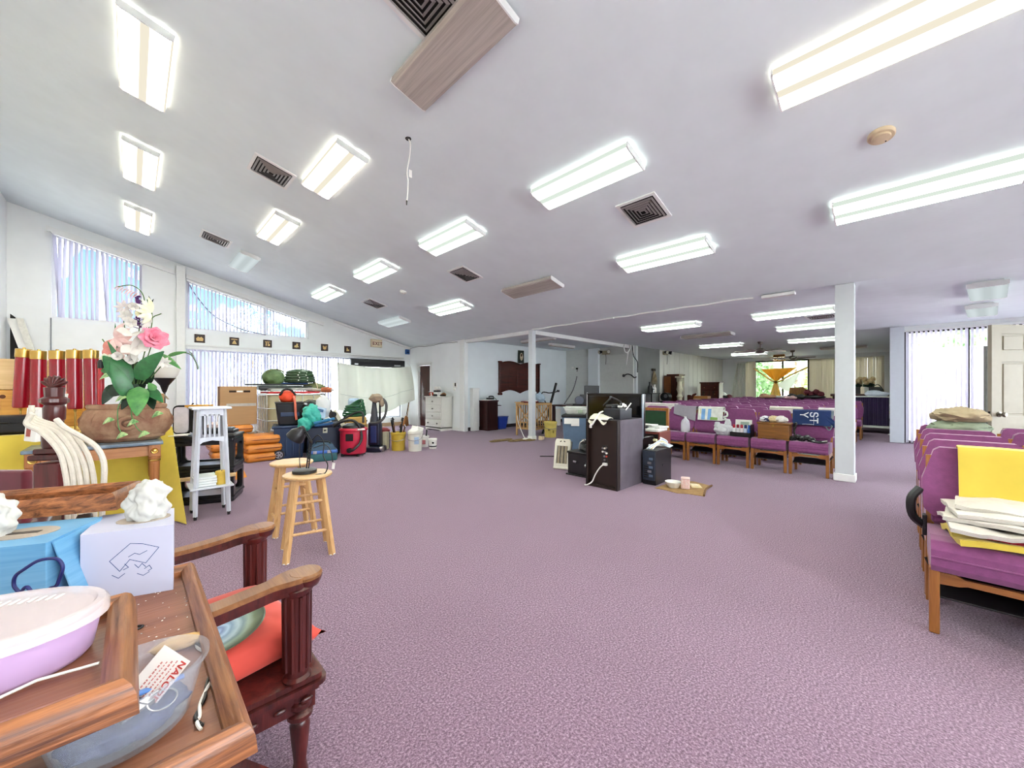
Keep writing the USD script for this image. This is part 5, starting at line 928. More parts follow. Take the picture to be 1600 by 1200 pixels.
# ---------------------------------------------------------------- white plant stand, books, candle, utility cart
WP = mat('white_gloss_paint', '#cdd2dc', .35, var=.02)
t = thing('plant_stand', 'tall white slatted plant stand with a low shelf and dark casters', 'plant stand', (.562, 4.875, 0))
part(t, 'table_top', B().rbox((0, 0, 1.062), (.31, .33, .022), .006), WP); part(t, 'shelf', B().rbox((0, 0, .293), (.34, .38, .016), .004), WP)
for x in (-1, 1):
    for y in (-1, 1):
        part(t, 'leg', B().tube([(x * .13, y * .15, .03), (x * .125, y * .145, .30), (x * .098, y * .12, 1.05)], .019, 4), WP); part(t, 'caster', B().cyl((x * .13, y * .15, .0), (x * .13, y * .15, .035), .012, .014), DARKMETAL)
for sy in (-1, 1):
    part(t, 'top_rail', B().box((0, sy * .121, 1.02), (.19, .018, .06)), WP, smooth=False)
    part(t, 'arched_apron', B().prism([(-.112, .70), (-.108, .78), (.108, .78), (.112, .70), (.07, .735), (0, .748), (-.07, .735)], .016, at=(0, sy * .126 + .008, 0), rx=90), WP)
    for x in (-.055, -.018, .018, .055): part(t, 'slat', B().box((x, sy * .124, .89), (.014, .012, .23)), WP, smooth=False)
for sx in (-1, 1): part(t, 'side_panel', B().box((sx * .105, 0, .90), (.012, .20, .25)), WP, smooth=False)
t = thing('book_stack', 'stack of white paperbacks on the low shelf of the plant stand', 'books', (.515, 4.86, .302))
for k in range(4): part(t, 'book', B().rbox((.003 * (k % 2), 0, .012 + .024 * k), (.17, .22, .022), .003, rz=2 * (k % 3) - 2), mat('book_white', '#dfe6e6', .6, var=.06, scale=5))
t = thing('yellow_candle', 'fat yellow pillar candle on the low shelf of the plant stand', 'candle', (.645, 4.80, .302)); part(t, 'candle', B().lathe([(0, 0), (.05, 0), (.052, .01), (.052, .125), (.045, .13), (.02, .122), (0, .122)], 24), mat('candle_wax', '#d7b648', .5)); part(t, 'wick', B().cyl((0, 0, .12), (.002, 0, .14), .002), BLACK)
t = thing('wood_plank', 'short tan plank poking out both sides under the plant stand shelf', 'plank', (.57, 5.12, .31)); part(t, 'plank', B().rbox((0, 0, .015), (.48, .07, .03), .004, rz=-8), TAN)
t.GetPrim().SetCustomDataByKey('category', 'plank')
CARTB = mat('cart_black', '#15151a', .3, var=.15)
t = thing('utility_cart', 'black moulded plastic utility cart with rounded openings behind the plant stand', 'utility cart', (.60, 5.52, 0), -22)
for z in (.03, .36, .69): part(t, 'tray', B().rbox((0, 0, z), (.62, .42, .06), .02).rbox((0, 0, z + .035), (.64, .44, .03), .012), CARTB)
for z0 in (.06, .39):
    fr_ = sbox(-.31, z0, .31, z0 + .28); op = sbox(-.25, z0 + .035, .25, z0 + .25).buffer(-.05).buffer(.05)
    for y in (-.19, .21): part(t, 'side_frame', prism(fr_.difference(op), .03).apply_transform(rotm(rx=90)).apply_translation((0, y, 0)), CARTB)
    fs = sbox(-.2, z0, .2, z0 + .28).difference(sbox(-.15, z0 + .035, .15, z0 + .25).buffer(-.05).buffer(.05))
    for x in (-.31, .28): part(t, 'end_frame', prism(fs, .03).apply_transform(rotm(rx=90, rz=90)).apply_translation((x, 0, 0)), CARTB)
t = thing('grey_gadget', 'flat black and grey appliance on top of the utility cart', 'appliance', (.72, 5.40, .755), -22); part(t, 'body', B().rbox((0, 0, .02), (.30, .2, .04), .015), CARTB); part(t, 'lid', B().rbox((0, 0, .05), (.24, .15, .03), .014), mat('gadget_grey', '#4c545f', .3)); part(t, 'pink_cloth', B().add(blob((-.03, -.02, .085), (.09, .07, .04), .3, 2.5, 3, 3, .7)), mat('cloth_blush', '#d9c3bf', .8))
t = thing('paper_sheets', 'white papers on the corner of the utility cart', 'paper', (.36, 5.42, .753), -10); part(t, 'sheet', B().rbox((0, 0, .004), (.16, .12, .006), .001), WHITE); part(t, 'sheet', B().rbox((.03, .02, .009), (.12, .12, .004), .001, rz=15), WHITE)
t = thing('chair_shell', 'white rounded chair back with a black rim standing on the utility cart', 'chair back', (.40, 5.62, .757), -22); rr_ = sbox(-.07, .0, .07, .30).buffer(-.04).buffer(.04)
part(t, 'panel', prism(rr_.buffer(-.008), .03).apply_transform(rotm(rx=90)), mat('panel_white', '#d7d3dc', .4)); part(t, 'rim', prism(rr_.buffer(.012), .02).apply_transform(rotm(rx=90)).apply_translation((0, .022, 0)), BLACK)
t = thing('black_radio', 'upright black radio under a small board on the utility cart', 'radio', (.55, 5.62, .757), -22); part(t, 'body', B().rbox((0, 0, .14), (.13, .12, .28), .015), BLACK); part(t, 'grille', B().cyl((0, -.062, .18), (0, -.066, .18), .045), DARKMETAL); part(t, 'dial', B().cyl((0, -.062, .07), (0, -.07, .07), .018), SILVER)
t = thing('tan_board', 'small tan board lying on the black radio', 'board', (.55, 5.62, 1.04), -22); part(t, 'board', B().rbox((0, 0, .015), (.22, .16, .03), .004), OCH)

# ---------------------------------------------------------------- two stools with a desk lamp
STO = wood('stool_birch', '#b98a54', '#d9b27c', 'z', .35); STOX = wood('stool_birch_flat', '#c39863', '#dfbd8a', 'x', .35)
def stool(label, loc, rz):
    t = thing('wooden_stool', label, 'stool', loc, rz)
    part(t, 'seat', B().lathe([(0, .572), (.13, .572), (.162, .58), (.172, .592), (.17, .603), (.15, .61), (0, .606)], 40), STOX)
    P = {}
    for x in (-1, 1):
        for y in (-1, 1):
            a, b = np.array([x * .152, y * .152, 0]), np.array([x * .085, y * .085, .58]); P[x, y] = (a, b)
            part(t, 'leg', B().add(cone(a, b, .024, .026, 4)), STO, smooth=False); part(t, 'foot_pad', B().cyl(a, a + (b - a) * .012, .02), WHITE)
    at = lambda k, z: P[k][0] + (P[k][1] - P[k][0]) * z / .58
    for (k1, k2, zs) in (((-1, -1), (1, -1), (.19, .41)), ((-1, 1), (1, 1), (.19, .41)), ((-1, -1), (-1, 1), (.14, .35)), ((1, -1), (1, 1), (.14, .35))):
        for z in zs: part(t, 'rung', B().cyl(at(k1, z), at(k2, z), .0105, n=10), STO)
    return t
st1 = stool('round birch stool carrying the black desk lamp', (.965, 3.21, 0), -12)
dup(st1, (1.02, 3.83, 0), -4, 'round birch stool standing empty behind the lamp stool')
t = thing('desk_lamp', 'black jointed desk lamp with a dome head on the front stool', 'desk lamp'); b0 = PZ(476, 738, .612)
pl = lambda u, v, d=2.98: PD(u, v, d)
part(t, 'base', B().lathe([(0, 0), (.085, 0), (.085, .02), (.07, .028), (0, .03)], 28, at=b0), BLACK)
A, Bq, C = b0 + np.array([.02, 0, .028]), pl(486, 690), pl(473, 668)
for s in (-.008, .008): o = np.array([RT[0], RT[1], 0]) * s; part(t, 'arm', B().cyl(A + o, Bq + o, .0045).cyl(Bq + o, C + o, .0045), BLACK)
part(t, 'spring', B().tube([A + (Bq - A) * k / 30 + .009 * np.array([math.cos(k * 2), math.sin(k * 2), 0]) for k in range(8, 24)], .003, 5, 3), DARKMETAL); part(t, 'elbow', B().ball(Bq, .014, sub=2).ball(C, .013, sub=2), BLACK)
hd = lathe([(0, .075), (.022, .075), (.03, .055), (.058, .02), (.066, -.03), (.062, -.03), (.05, .015), (0, .05)], 26).apply_transform(rotm(ry=38)).apply_transform(rotm(rz=FACE)); hd.apply_translation(pl(464, 680)); part(t, 'shade', hd, BLACK)
cd = [A + np.array([0, 0, .02]), pl(497, 745, 2.96), pl(508, 735, 2.92), pl(500, 715), pl(487, 692)]
part(t, 'cord', B().tube([Bq, pl(497, 680), pl(506, 692), pl(505, 712), pl(512, 726, 2.95), pl(508, 739, 2.93), pl(498, 741, 2.9), pl(488, 743, 2.9)], .004, 6, 5).tube([C, pl(469, 690), pl(468, 720), pl(470, 735)], .003, 6, 4), BLACK)
part(t, 'cord', B().tube([pl(490, 700), pl(508, 695), pl(517, 705), pl(520, 722, 2.95)], .0035, 6, 5), BLACK); part(t, 'tag', B().rbox(pl(521, 728, 2.95), (.022, .004, .05), .002, rz=FACE, ry=8), WHITE)

# ---------------------------------------------------------------- cardboard box and orange cushions
ORG = mat('orange_vinyl', '#c8741f', .45, col2='#d98a34', scale=4, spec=.5); ORGT = mat('orange_piping', '#7d3f12', .6)
def cushion(label, loc, rz, first=[], rx=0):
    if first: return dup(first[0], loc, rz, label, rx=rx)
    t = thing('orange_cushion', label, 'cushion', loc, rz); first.append(t)
    part(t, 'pad', B().rbox((0, 0, .075), (.54, .52, .145), .045), ORG); part(t, 'piping', B().tube([(sx * .255, sy * .245, .075) for sx, sy in ((-1, -1), (0, -1.06), (1, -1), (1.06, 0), (1, 1), (0, 1.06), (-1, 1), (-1.06, 0), (-1, -1))], .009, 6, 5), ORGT)
    return t
cx, cy_ = PZ(366, 722, 0)[:2]
for k, (z, w) in enumerate(((0, 'bottom'), (.15, 'second from bottom'), (.30, 'third from bottom'), (.45, 'top'))):
    cushion(f'orange vinyl cushion, {w} of the pile under the tall cardboard box', (1.26 + (.05 if k == 3 else -.03 * (k % 2)), 8.56, z), 3 * (k % 2) - 2)
for k, w in enumerate(('bottom', 'middle', 'top')): cushion(f'orange vinyl cushion, {w} of the three stacked beside the white cage tank', (1.61 + .02 * (k % 2), 7.93, .15 * k), 4 - 4 * k)
cushion('orange vinyl cushion leaning behind the black utility cart', (.86, 6.55, .02), 30, rx=58)
t = thing('tall_carton', 'tall cardboard box with hand holes and grey tape standing on the orange cushions', 'carton', (1.38, 8.57, .60), -3)
part(t, 'body', B().rbox((0, 0, .345), (.54, .46, .69), .004), CARD); part(t, 'tape_band', B().box((.04, -.231, .36), (.44, .003, .05)), TAPE, smooth=False)
for x in (-.09, .12): part(t, 'hand_hole', B().rbox((x, -.231, .60), (.10, .004, .035), .0015), mat('hole_dark', '#2c1c10', .9))
part(t, 'tape', B().box((.015, -.231, .60), (.09, .003, .03)), WHITE, smooth=False); part(t, 'painted_side_shade', B().box((-.2715, 0, .345), (.003, .44, .68)), CARDD, smooth=False)  # darker sheet paints the shade on this side of the carton

# ---------------------------------------------------------------- caged tank with the pile on top
CAGE = mat('galvanised_white', '#d9dcdc', .35, .5); TANK = mat('tank_cream', '#cfc6a2', .5, var=.04, scale=2, spec=.4); SKY = mat('tank_pallet', '#8d8677', .7)
t = thing('caged_tank', 'cream plastic liquid tank in a white metal cage behind the orange cushions', 'tank', (1.86, 8.60, 0)); W_, D_, H_ = 1.05, 1.0, 1.15
part(t, 'tank', B().rbox((W_ / 2, D_ / 2, .13 + .5), (W_ - .06, D_ - .06, .99), .06), TANK)
part(t, 'pallet', B().box((W_ / 2, D_ / 2, .11), (W_, D_, .03)).box((.08, D_ / 2, .05), (.12, D_, .1)).box((W_ / 2, D_ / 2, .05), (.12, D_, .1)).box((W_ - .08, D_ / 2, .05), (.12, D_, .1)), SKY, smooth=False)
for z in (.14, .38, .62, .86, 1.13): part(t, 'cage_rail', B().tube([(0, 0, z), (W_, 0, z), (W_, D_, z), (0, D_, z), (0, 0, z)], .011 if z < 1.1 else .018, 6), CAGE)
for k in range(7):
    y = D_ * k / 6; part(t, 'cage_bar', B().cyl((-.002, y, .12), (-.002, y, 1.14), .009, n=6), CAGE)
for k in range(1, 5): x = W_ * k / 5; part(t, 'cage_bar', B().cyl((x, -.002, .12), (x, -.002, 1.14), .009, n=6), CAGE)
for x, y in ((W_, 0), (W_, D_), (0, D_)): part(t, 'cage_bar', B().cyl((x, y, .12), (x, y, 1.14), .014, n=6), CAGE)
def pile(u, v, d): return PD(u, v, d)
t = thing('red_tarp', 'red folded tarp lying across the top of the caged tank', 'tarp', (2.36, 8.95, 1.155)); part(t, 'tarp', B().add(fold(.0, .0, .66, .95, .018, 3, .014, 0, .03)), mat('tarp_red', '#c2343a', .6)); part(t, 'pale_end', B().add(fold(.52, .05, .5, .22, .03, 9, .012, 0, .03)), mat('tarp_stone', '#c9c3b4', .7))
t = thing('rolled_umbrella', 'pole with an orange-brown rolled end sticking out over the tank edge', 'umbrella'); a, b_ = PD(470, 609, 8.05), PD(522, 609, 8.15); part(t, 'pole', B().cyl(a, PD(512, 609, 8.13), .025), mat('pole_stone', '#aaa79c', .5)); part(t, 'rolled_cloth', B().cyl(PD(503, 609, 8.12), PD(512, 609, 8.13), .05, .06).cyl(PD(512, 609, 8.13), PD(518, 609.5, 8.14), .06, .045), mat('roll_orange', '#b5623f', .7)); part(t, 'tip', B().cyl(PD(518, 609.5, 8.14), b_, .02, .008), SILVER)
t = thing('grey_tarp', 'grey and charcoal folded tarp on top of the red tarp', 'tarp', (2.33, 8.95, 1.215)); part(t, 'tarp', B().add(fold(0, 0, .6, .86, .02, 14, .03, 5, .045)), mat('tarp_grey', '#8f918f', .6, col2='#c0c1bd', scale=3)); part(t, 'dark_fold', B().add(fold(.02, .05, .5, .8, .07, 21, .025, -4, .04)), mat('tarp_charcoal', '#2e3533', .6))
t = thing('black_boards', 'flat black panels stuck out over the cardboard box from the tank pile', 'panel', (2.16, 9.05, 1.315)); part(t, 'panel', B().rbox((0, 0, .015), (1.05, .5, .03), .006, rz=4), BLACK); part(t, 'panel', B().rbox((-.12, -.05, -.05), (.5, .4, .09), .02, rz=-6), mat('case_charcoal', '#202426', .4)); part(t, 'blue_layer', B().rbox((.25, .02, .045), (.55, .42, .03), .012, rz=-3), mat('layer_blue', '#2b4a86', .5))
KHG = mat('khaki_green', '#6b7048', .8, var=.15)
t = thing('khaki_roll', 'khaki rolled blanket on the right end of the tank pile', 'blanket', (2.80, 8.90, 1.20)); part(t, 'roll', B().add(blob((0, 0, .08), (.22, .2, .085), .15, 2.2, 5, 3, .9)), KHG); part(t, 'strap', B().tube([(.0, -.2, .02), (.0, -.215, .08), (.0, -.12, .165), (.0, .05, .17)], .012, 6, 4), KHAKI)
DOME = mat('dome_green', '#47603a', .6, col2='#6a8455', scale=5)
t = thing('green_bag', 'rounded olive green bag on the tank pile beside the darker green stack', 'bag', (2.05, 8.95, 1.345)); part(t, 'bag', B().add(blob((0, 0, .13), (.20, .2, .17), .1, 2.0, 2, 4, .8)), DOME)
for k in range(3): part(t, 'seam', B().tube([(.2 * math.cos(a) * s_, -.2 * abs(s_) * .2 - .2 * math.sqrt(max(0, 1 - s_ * s_)) * .95 * (.4 + .3 * k), .13 + .16 * math.sqrt(max(0, 1 - s_ * s_))) for s_ in np.linspace(-.8, .8, 9) for a in (0,)], .005, 5), KHG)
DKG = mat('stack_green', '#2f4a2f', .35, var=.15)
for k, (w, z, ang) in enumerate(((.30, 0, 0), (.285, .055, 4), (.27, .11, -3), (.25, .16, 3))):
    n = ('lowest', 'second', 'third', 'top')[k]
    t = thing('green_shell', f'dark glossy green folded shell, {n} of the nested stack on the tank pile', 'tarp', (2.53, 8.92, 1.37 + z), ang); part(t, 'shell', B().add(blob((0, 0, .055), (w, w * .8, .075), .06, 1.8, 30 + k, 3, .75)), DKG); part(t, 'rim', B().tube([(w * math.cos(a) * .99, w * .8 * math.sin(a) * .99, .02) for a in np.linspace(0, 6.283, 30)], .012, 6), mat('stack_rim', '#1a2a1b', .4))
    for q_ in (-.3, .25): part(t, 'stud', B().ball((w * q_, -w * .74, .05), .014, sub=1), WHITE)

# ---------------------------------------------------------------- bins, bags and cleaning gear along the window
NAVYP = mat('bin_navy', '#1d3557', .4, var=.1, scale=6); DKBIN = mat('bin_black', '#14161b', .4, var=.15)
def tapered(w0, d0, w1, d1, h, r=.03):
    sp = m3.Manifold.sphere(r, 10); P = [sp.translate([sx * (w / 2 - r), sy * (d / 2 - r), z]) for w, d, z in ((w0, d0, r), (w1, d1, h - r)) for sx in (-1, 1) for sy in (-1, 1)]
    return to_tm(m3.Manifold.batch_hull(P))
c = PZ(454, 717, 0)
t = thing('wheeled_bin', 'navy blue wheeled plastic bin with a grey spoked wheel, under the black tote', 'bin', (c[0] + .05, c[1] + .25, 0), -15); part(t, 'body', B().add(tapered(.42, .42, .50, .48, .56, .03)), NAVYP); part(t, 'lid_rim', B().rbox((0, 0, .565), (.54, .52, .05), .02), NAVYP)
for k in range(4): part(t, 'rib', B().rbox((-.15 + .1 * k, -.235, .28), (.02, .02, .45), .006, rx=-3), NAVYP)
part(t, 'wheel', B().cyl((-.16, -.27, .085), (-.16, -.22, .085), .085, n=26), BLACK); part(t, 'hub', B().cyl((-.16, -.278, .085), (-.16, -.27, .085), .06, n=24), SILVER)
for k in range(5): a = k * 1.2566; part(t, 'hub_hole', B().cyl((-.16 + .036 * math.cos(a), -.281, .085 + .036 * math.sin(a)), (-.16 + .036 * math.cos(a), -.276, .085 + .036 * math.sin(a)), .012, n=10), BLACK)
part(t, 'latch', B().rbox((-.25, -.2, .52), (.09, .06, .06), .015), SILVER)
t = thing('black_tote', 'black tote box on top of the navy wheeled bin', 'tote', (c[0] + .05, c[1] + .26, .592), -12); part(t, 'body', B().add(tapered(.36, .36, .44, .42, .40, .03)), DKBIN); part(t, 'rim', B().rbox((0, 0, .40), (.46, .44, .03), .012), DKBIN); part(t, 'painted_highlight', B().rbox((0, -.19, .2), (.3, .02, .08), .01), NAVYP)  # navy strip painted as a highlight on the black tote
p = PD(449, 634, 7.0); t = thing('orange_bonnet', 'orange-red cap with a dangling strap on the black tote', 'cap', (p[0], p[1], 1.01), -15); part(t, 'crown', B().add(blob((0, 0, .09), (.13, .15, .12), .1, 2, 3, 3, .8)), mat('cap_orange', '#d8431c', .6)); part(t, 'trim', B().tube([(-.12, -.1, .12), (-.05, -.1, .22), (.05, -.08, .22), (.13, -.06, .12)], .02, 6, 4), BLACK); part(t, 'strap', B().tube([(.1, -.12, .1), (.12, -.2, .0), (.13, -.2, -.2), (.145, -.2, -.32)], .02, 6, 4), mat('strap_coral', '#d9705a', .7))
p = PD(474, 645, 7.1); t = thing('black_duffel', 'black duffel bag slumped beside the orange cap', 'duffel bag', (p[0] + .14, p[1], .608), -15); part(t, 'bag', B().add(blob((0, 0, .20), (.24, .2, .22), .25, 2.2, 8, 4, .9)), mat('duffel_black', '#19191c', .6)); part(t, 'strap', B().tube([(-.2, -.1, .3), (-.05, -.18, .42), (.1, -.15, .36), (.25, -.05, .22)], .014, 6, 5), mat('strap_grey', '#77776e', .6)); part(t, 'buckle', B().rbox((-.1, -.18, .36), (.05, .02, .04), .006), SILVER)
t = thing('storage_crate', 'dark crate carrying the duffel bag and the teal bags', 'crate', (2.48, 8.30, 0), 0); part(t, 'body', B().add(tapered(.56, .34, .60, .38, .59, .02)), DKBIN); part(t, 'rim', B().rbox((0, 0, .58), (.62, .40, .03), .01), DKBIN)
TEAL = mat('bag_teal', '#1f9c8f', .4, col2='#46b8a4', scale=6)
p = PD(489, 652, 6.9); t = thing('teal_bag', 'crumpled teal bag in the middle of the cleaning gear', 'bag', (p[0], p[1], .608), -10); part(t, 'bag', B().add(blob((0, 0, .16), (.17, .14, .2), .3, 2.3, 12, 4, .9)), TEAL); part(t, 'lower_fold', B().add(blob((-.13, -.05, .02), (.12, .1, .13), .3, 2.3, 17, 3)), TEAL)
p = PD(503, 638, 6.95); t = thing('clear_bag', 'clear plastic bag with a blue-white label above the teal bag', 'plastic bag', (p[0], p[1], .72), FACE); part(t, 'bag', B().add(blob((0, .05, .2), (.13, .1, .2), .25, 2, 6, 3)), BAG); part(t, 'label', B().rbox((.02, -.08, .10), (.17, .01, .19), .004, ry=12), mat('label_sky', '#b9d2ea', .5)); part(t, 'print', B().box((.02, -.087, .14), (.1, .003, .05), ry=12), mat('label_ink', '#4d6f9c', .6), smooth=False)
p = PD(507, 655, 6.85); t = thing('blue_board', 'bent blue foam board lying over the navy toolbox', 'board', (p[0], p[1], .645), FACE); part(t, 'board', B().rbox((0, 0, .03), (.30, .2, .05), .015, ry=-14), mat('foam_blue', '#2f77a6', .5)); part(t, 'board', B().rbox((.0, -.02, -.03), (.26, .18, .045), .015, ry=-8), mat('foam_navy', '#1f5486', .5))
TBX = mat('toolbox_navy', '#16243f', .35)
p = PZ(500, 714, 0); t = thing('tool_chest', 'large navy toolbox with a metal latch in the pile of cleaning gear', 'toolbox', (2.60, 7.76, 0), -14); part(t, 'body', B().rbox((0, 0, .27), (.56, .34, .52), .02), TBX); part(t, 'lid', B().rbox((0, 0, .56), (.58, .36, .09), .03), TBX); part(t, 'latch', B().rbox((.02, -.185, .47), (.08, .02, .10), .006), mat('latch_cream', '#cfcbb6', .4)); part(t, 'latch_slot', B().rbox((.02, -.197, .47), (.04, .006, .03), .002), BLACK)
p = PZ(508, 721, 0); TBB = mat('case_teal', '#1f5a5e', .4); t = thing('small_toolbox', 'low teal and blue toolbox on the carpet before the navy toolbox', 'toolbox', (p[0], p[1] + .15, 0), -14); part(t, 'body', B().rbox((0, 0, .07), (.46, .26, .14), .02), TBB); part(t, 'blue_band', B().rbox((.02, -.01, .16), (.44, .25, .06), .02), mat('case_blue', '#2f5fae', .4)); part(t, 'lid', B().prism([(-.22, 0), (.22, 0), (.16, .10), (-.10, .12)], .24, at=(0, .12, .185), rx=90), mat('case_steel', '#2f5168', .4))
for x in (-.12, .1): part(t, 'latch', B().rbox((x, -.137, .16), (.06, .014, .05), .004), SILVER)
part(t, 'handle', B().tube([(-.1, -.02, .30), (-.07, -.02, .34), (.1, -.02, .32), (.13, -.02, .28)], .012, 7, 4), BLACK)
p = PD(545, 664, 7.25); t = thing('yellow_caution_case', 'tan-yellow plastic case behind the red vacuum', 'case', (3.40, 8.2, 0), 0); part(t, 'body', B().rbox((0, 0, .32), (.40, .24, .64), .02), mat('case_tan', '#c59d54', .5)); part(t, 'ridge', B().rbox((.1, -.134, .48), (.16, .02, .03), .006).rbox((.1, -.134, .40), (.16, .02, .03), .006), mat('case_tan', '#c59d54'))
p = PD(529, 645, 7.3); t = thing('electrical_boards', 'pale electrical panels and boards leaning behind the blue foam board', 'panel', (2.97, 8.22, 0), -20)
for k, (x, ry, m_) in enumerate(((-.1, -22, WHITE), (.05, -28, mat('board_charcoal', '#3a3936', .5)), (.14, -30, mat('board_ivory', '#d8d3bd', .5)))): part(t, 'panel', B().rbox((x, .03 * k, .52), (.11, .02, .62), .005, ry=ry), m_)
part(t, 'socket', B().cyl((.0, -.0, .72), (.0, -.03, .72), .05, n=18), BLACK)
part(t, 'base_block', B().rbox((.02, .03, .12), (.44, .16, .24), .01), mat('block_brown', '#5c4a38', .7))
HOSE = mat('hose_green', '#1f5a35', .45, var=.15)
p = (3.60, 8.72, 0); t = thing('hose_coil', 'coiled green garden hose on top of the cleaning gear', 'hose', (p[0], p[1], .60), -12); co = []
for k in range(5): co.append([(.24 * math.cos(a) * (1 - .07 * k), .18 * math.sin(a), .05 + .05 * k + .14 * max(0, math.sin(a + .3 * k)) ) for a in np.linspace(0, 6.283, 22)])
for c_ in co: part(t, 'loop', B().tube(c_, .024, 8), HOSE)
part(t, 'lower_heap', B().add(blob((0, 0, .0), (.24, .18, .12), .15, 2, 7, 3)), DKBIN)
t = thing('hose_reel_box', 'black box under the green hose coil', 'box', (p[0], p[1], 0), -12); part(t, 'body', B().rbox((0, 0, .27), (.46, .36, .54), .02), DKBIN); part(t, 'lid', B().rbox((0, 0, .52), (.48, .38, .04), .012), DKBIN)
p = PD(553, 632, 9.4); t = thing('water_cooler_jug', 'pale blue translucent water jug standing behind the green hose', 'jug', (p[0], p[1], 0)); part(t, 'stand', B().rbox((0, 0, .33), (.3, .3, .66), .015), mat('cooler_white', '#cfd3d8', .5)); part(t, 'jug', B().lathe([(0, .66), (.12, .66), (.135, .69), (.135, .95), (.12, .99), (.10, 1.01), (0, 1.01)], 26), mat('jug_blue', '#b7cfe8', .25)); part(t, 'label', B().rbox((.05, -.13, .84), (.05, .02, .10), .006), mat('jug_ink', '#7f97bd', .5))
# red shop vacuum
RV = mat('vac_red', '#c11f3f', .35, var=.08); p = PZ(547, 714, 0); c = np.array([p[0] + .12, p[1] + .14, 0])
t = thing('shop_vacuum', 'red canister shop vacuum with a looping black hose', 'vacuum cleaner', c, -40); part(t, 'canister', B().lathe([(0, .04), (.20, .04), (.225, .06), (.235, .30), (.235, .50), (.225, .52), (0, .52)], 32), RV); part(t, 'rim', B().lathe([(.235, .46), (.25, .47), (.25, .50), (.235, .51)], 32), RV); part(t, 'motor_head', B().lathe([(0, .51), (.2, .51), (.19, .56), (.12, .60), (0, .61)], 28), BLACK)
part(t, 'side_panel', B().rbox((-.0, -.232, .36), (.13, .02, .13), .006), BLACK); part(t, 'hose_port', B().cyl((.01, -.2, .13), (.01, -.28, .13), .045, n=20), BLACK); part(t, 'trim_plate', B().rbox((.18, -.16, .50), (.14, .06, .03), .008, rz=40), WHITE)
part(t, 'hose', B().tube([(.01, -.27, .13), (.10, -.30, .15), (.20, -.20, .30), (.16, -.14, .52), (.05, -.16, .66), (-.16, -.16, .64), (-.30, -.14, .55)], .024, 9, 6), BLACK); part(t, 'wand', B().tube([(-.34, -.1, .56), (-.15, .0, .70), (.05, .05, .80), (.17, .0, .78), (.2, -.08, .62)], .02, 8, 5), BLACK)
for k in range(4): a = k * 1.57 + .7; part(t, 'caster', B().cyl((.2 * math.cos(a), .2 * math.sin(a), .0), (.2 * math.cos(a), .2 * math.sin(a), .05), .025), BLACK)
# upright vacuum
p = PZ(586, 706, 0); t = thing('upright_vacuum', 'dark navy upright vacuum with a grey hose and a tan cloth over its handle', 'vacuum cleaner', (p[0] + .05, p[1] + .12, 0), FACE); UV = mat('upright_navy', '#161b30', .3)
part(t, 'floor_head', B().rbox((.03, -.03, .05), (.34, .34, .10), .03), UV); part(t, 'body', B().rbox((0, .03, .34), (.24, .2, .48), .04), UV); part(t, 'front_panel', B().rbox((0, -.075, .34), (.12, .02, .34), .01), mat('upright_blue', '#2a3a68', .3)); part(t, 'upper_cone', B().add(cone((-.02, .04, .55), (-.03, .05, 1.02), .09, .03, 16)), mat('upright_grey', '#383a44', .4)); part(t, 'tube', B().cyl((.10, .0, .5), (.10, .02, .98), .02), BLACK)
part(t, 'hose', B().tube([(.09, -.02, .98), (.17, -.02, 1.04), (.24, -.02, .92), (.21, -.03, .70), (.10, -.05, .58), (-.06, -.06, .56)], .026, 9, 6), mat('hose_grey', '#4a4a4c', .5)); part(t, 'handle', B().tube([(-.03, .05, 1.0), (-.03, .03, 1.08), (.03, .0, 1.12), (.10, .0, 1.06)], .018, 7, 4), BLACK); part(t, 'grey_wheel', B().cyl((.16, -.14, .06), (.22, -.14, .06), .06, n=20), SILVER)
part(t, 'tan_cloth', B().add(blob((.03, -.01, 1.06), (.13, .1, .09), .35, 2.3, 4, 3)).add(blob((.15, -.02, .98), (.05, .06, .09), .3, 2.4, 5, 3)), mat('cloth_taupe', '#9c8a76', .8))
p = PZ(601, 703, 0); t = thing('beige_device', 'beige and black boxed device beside the upright vacuum', 'device', (p[0] + .05, p[1] + .2, 0), FACE); part(t, 'body', B().rbox((0, 0, .17), (.26, .2, .34), .012), BLACK); part(t, 'beige_side', B().rbox((.09, -.06, .18), (.1, .12, .36), .01), mat('device_beige', '#cfc9ac', .5)); part(t, 'red_cover', B().add(blob((.0, 0, .38), (.15, .1, .06), .3, 2, 3, 3, .7)), mat('cover_maroon', '#8b2f34', .7))
# buckets
def bucket(name, label, u, v, r, h, m_, handle=True, cat='bucket', taper=.88, d_in=.0):
    p = PZ(u, v, 0); d = np.array([FW[0], FW[1]]) * r; t = thing(name, label, cat, (p[0] + d[0], p[1] + d[1], 0), FACE)
    part(t, 'body', B().lathe([(0, 0), (r * taper, 0), (r * taper, .01), (r, h), (r * .95, h), (r * taper * .93, .02), (0, .02)], 30), m_)
    part(t, 'rim_band', B().lathe([(r * .99, h * .86), (r * 1.05, h * .88), (r * 1.05, h * .96), (r * 1.0, h)], 30), m_)
    if handle: part(t, 'bail', B().tube([(-r * 1.04, 0, h * .8), (-r * .9, -r * .8, h * .62), (0, -r * 1.1, h * .55), (r * .9, -r * .8, h * .62), (r * 1.04, 0, h * .8)], .006, 6, 5), SILVER)
    return t
YB_ = mat('bucket_yellow', '#c5a83a', .45, var=.12, scale=6); WB_ = mat('bucket_white', '#dadad0', .4, var=.05, scale=6)
t = bucket('yellow_bucket', 'yellow plastic bucket full of upright tools by the hanging sheet', 619, 705, .145, .37, YB_); part(t, 'white_label', B().lathe([(.137, .12), (.141, .24)], 30), WHITE) if False else None
R = random.Random(12)
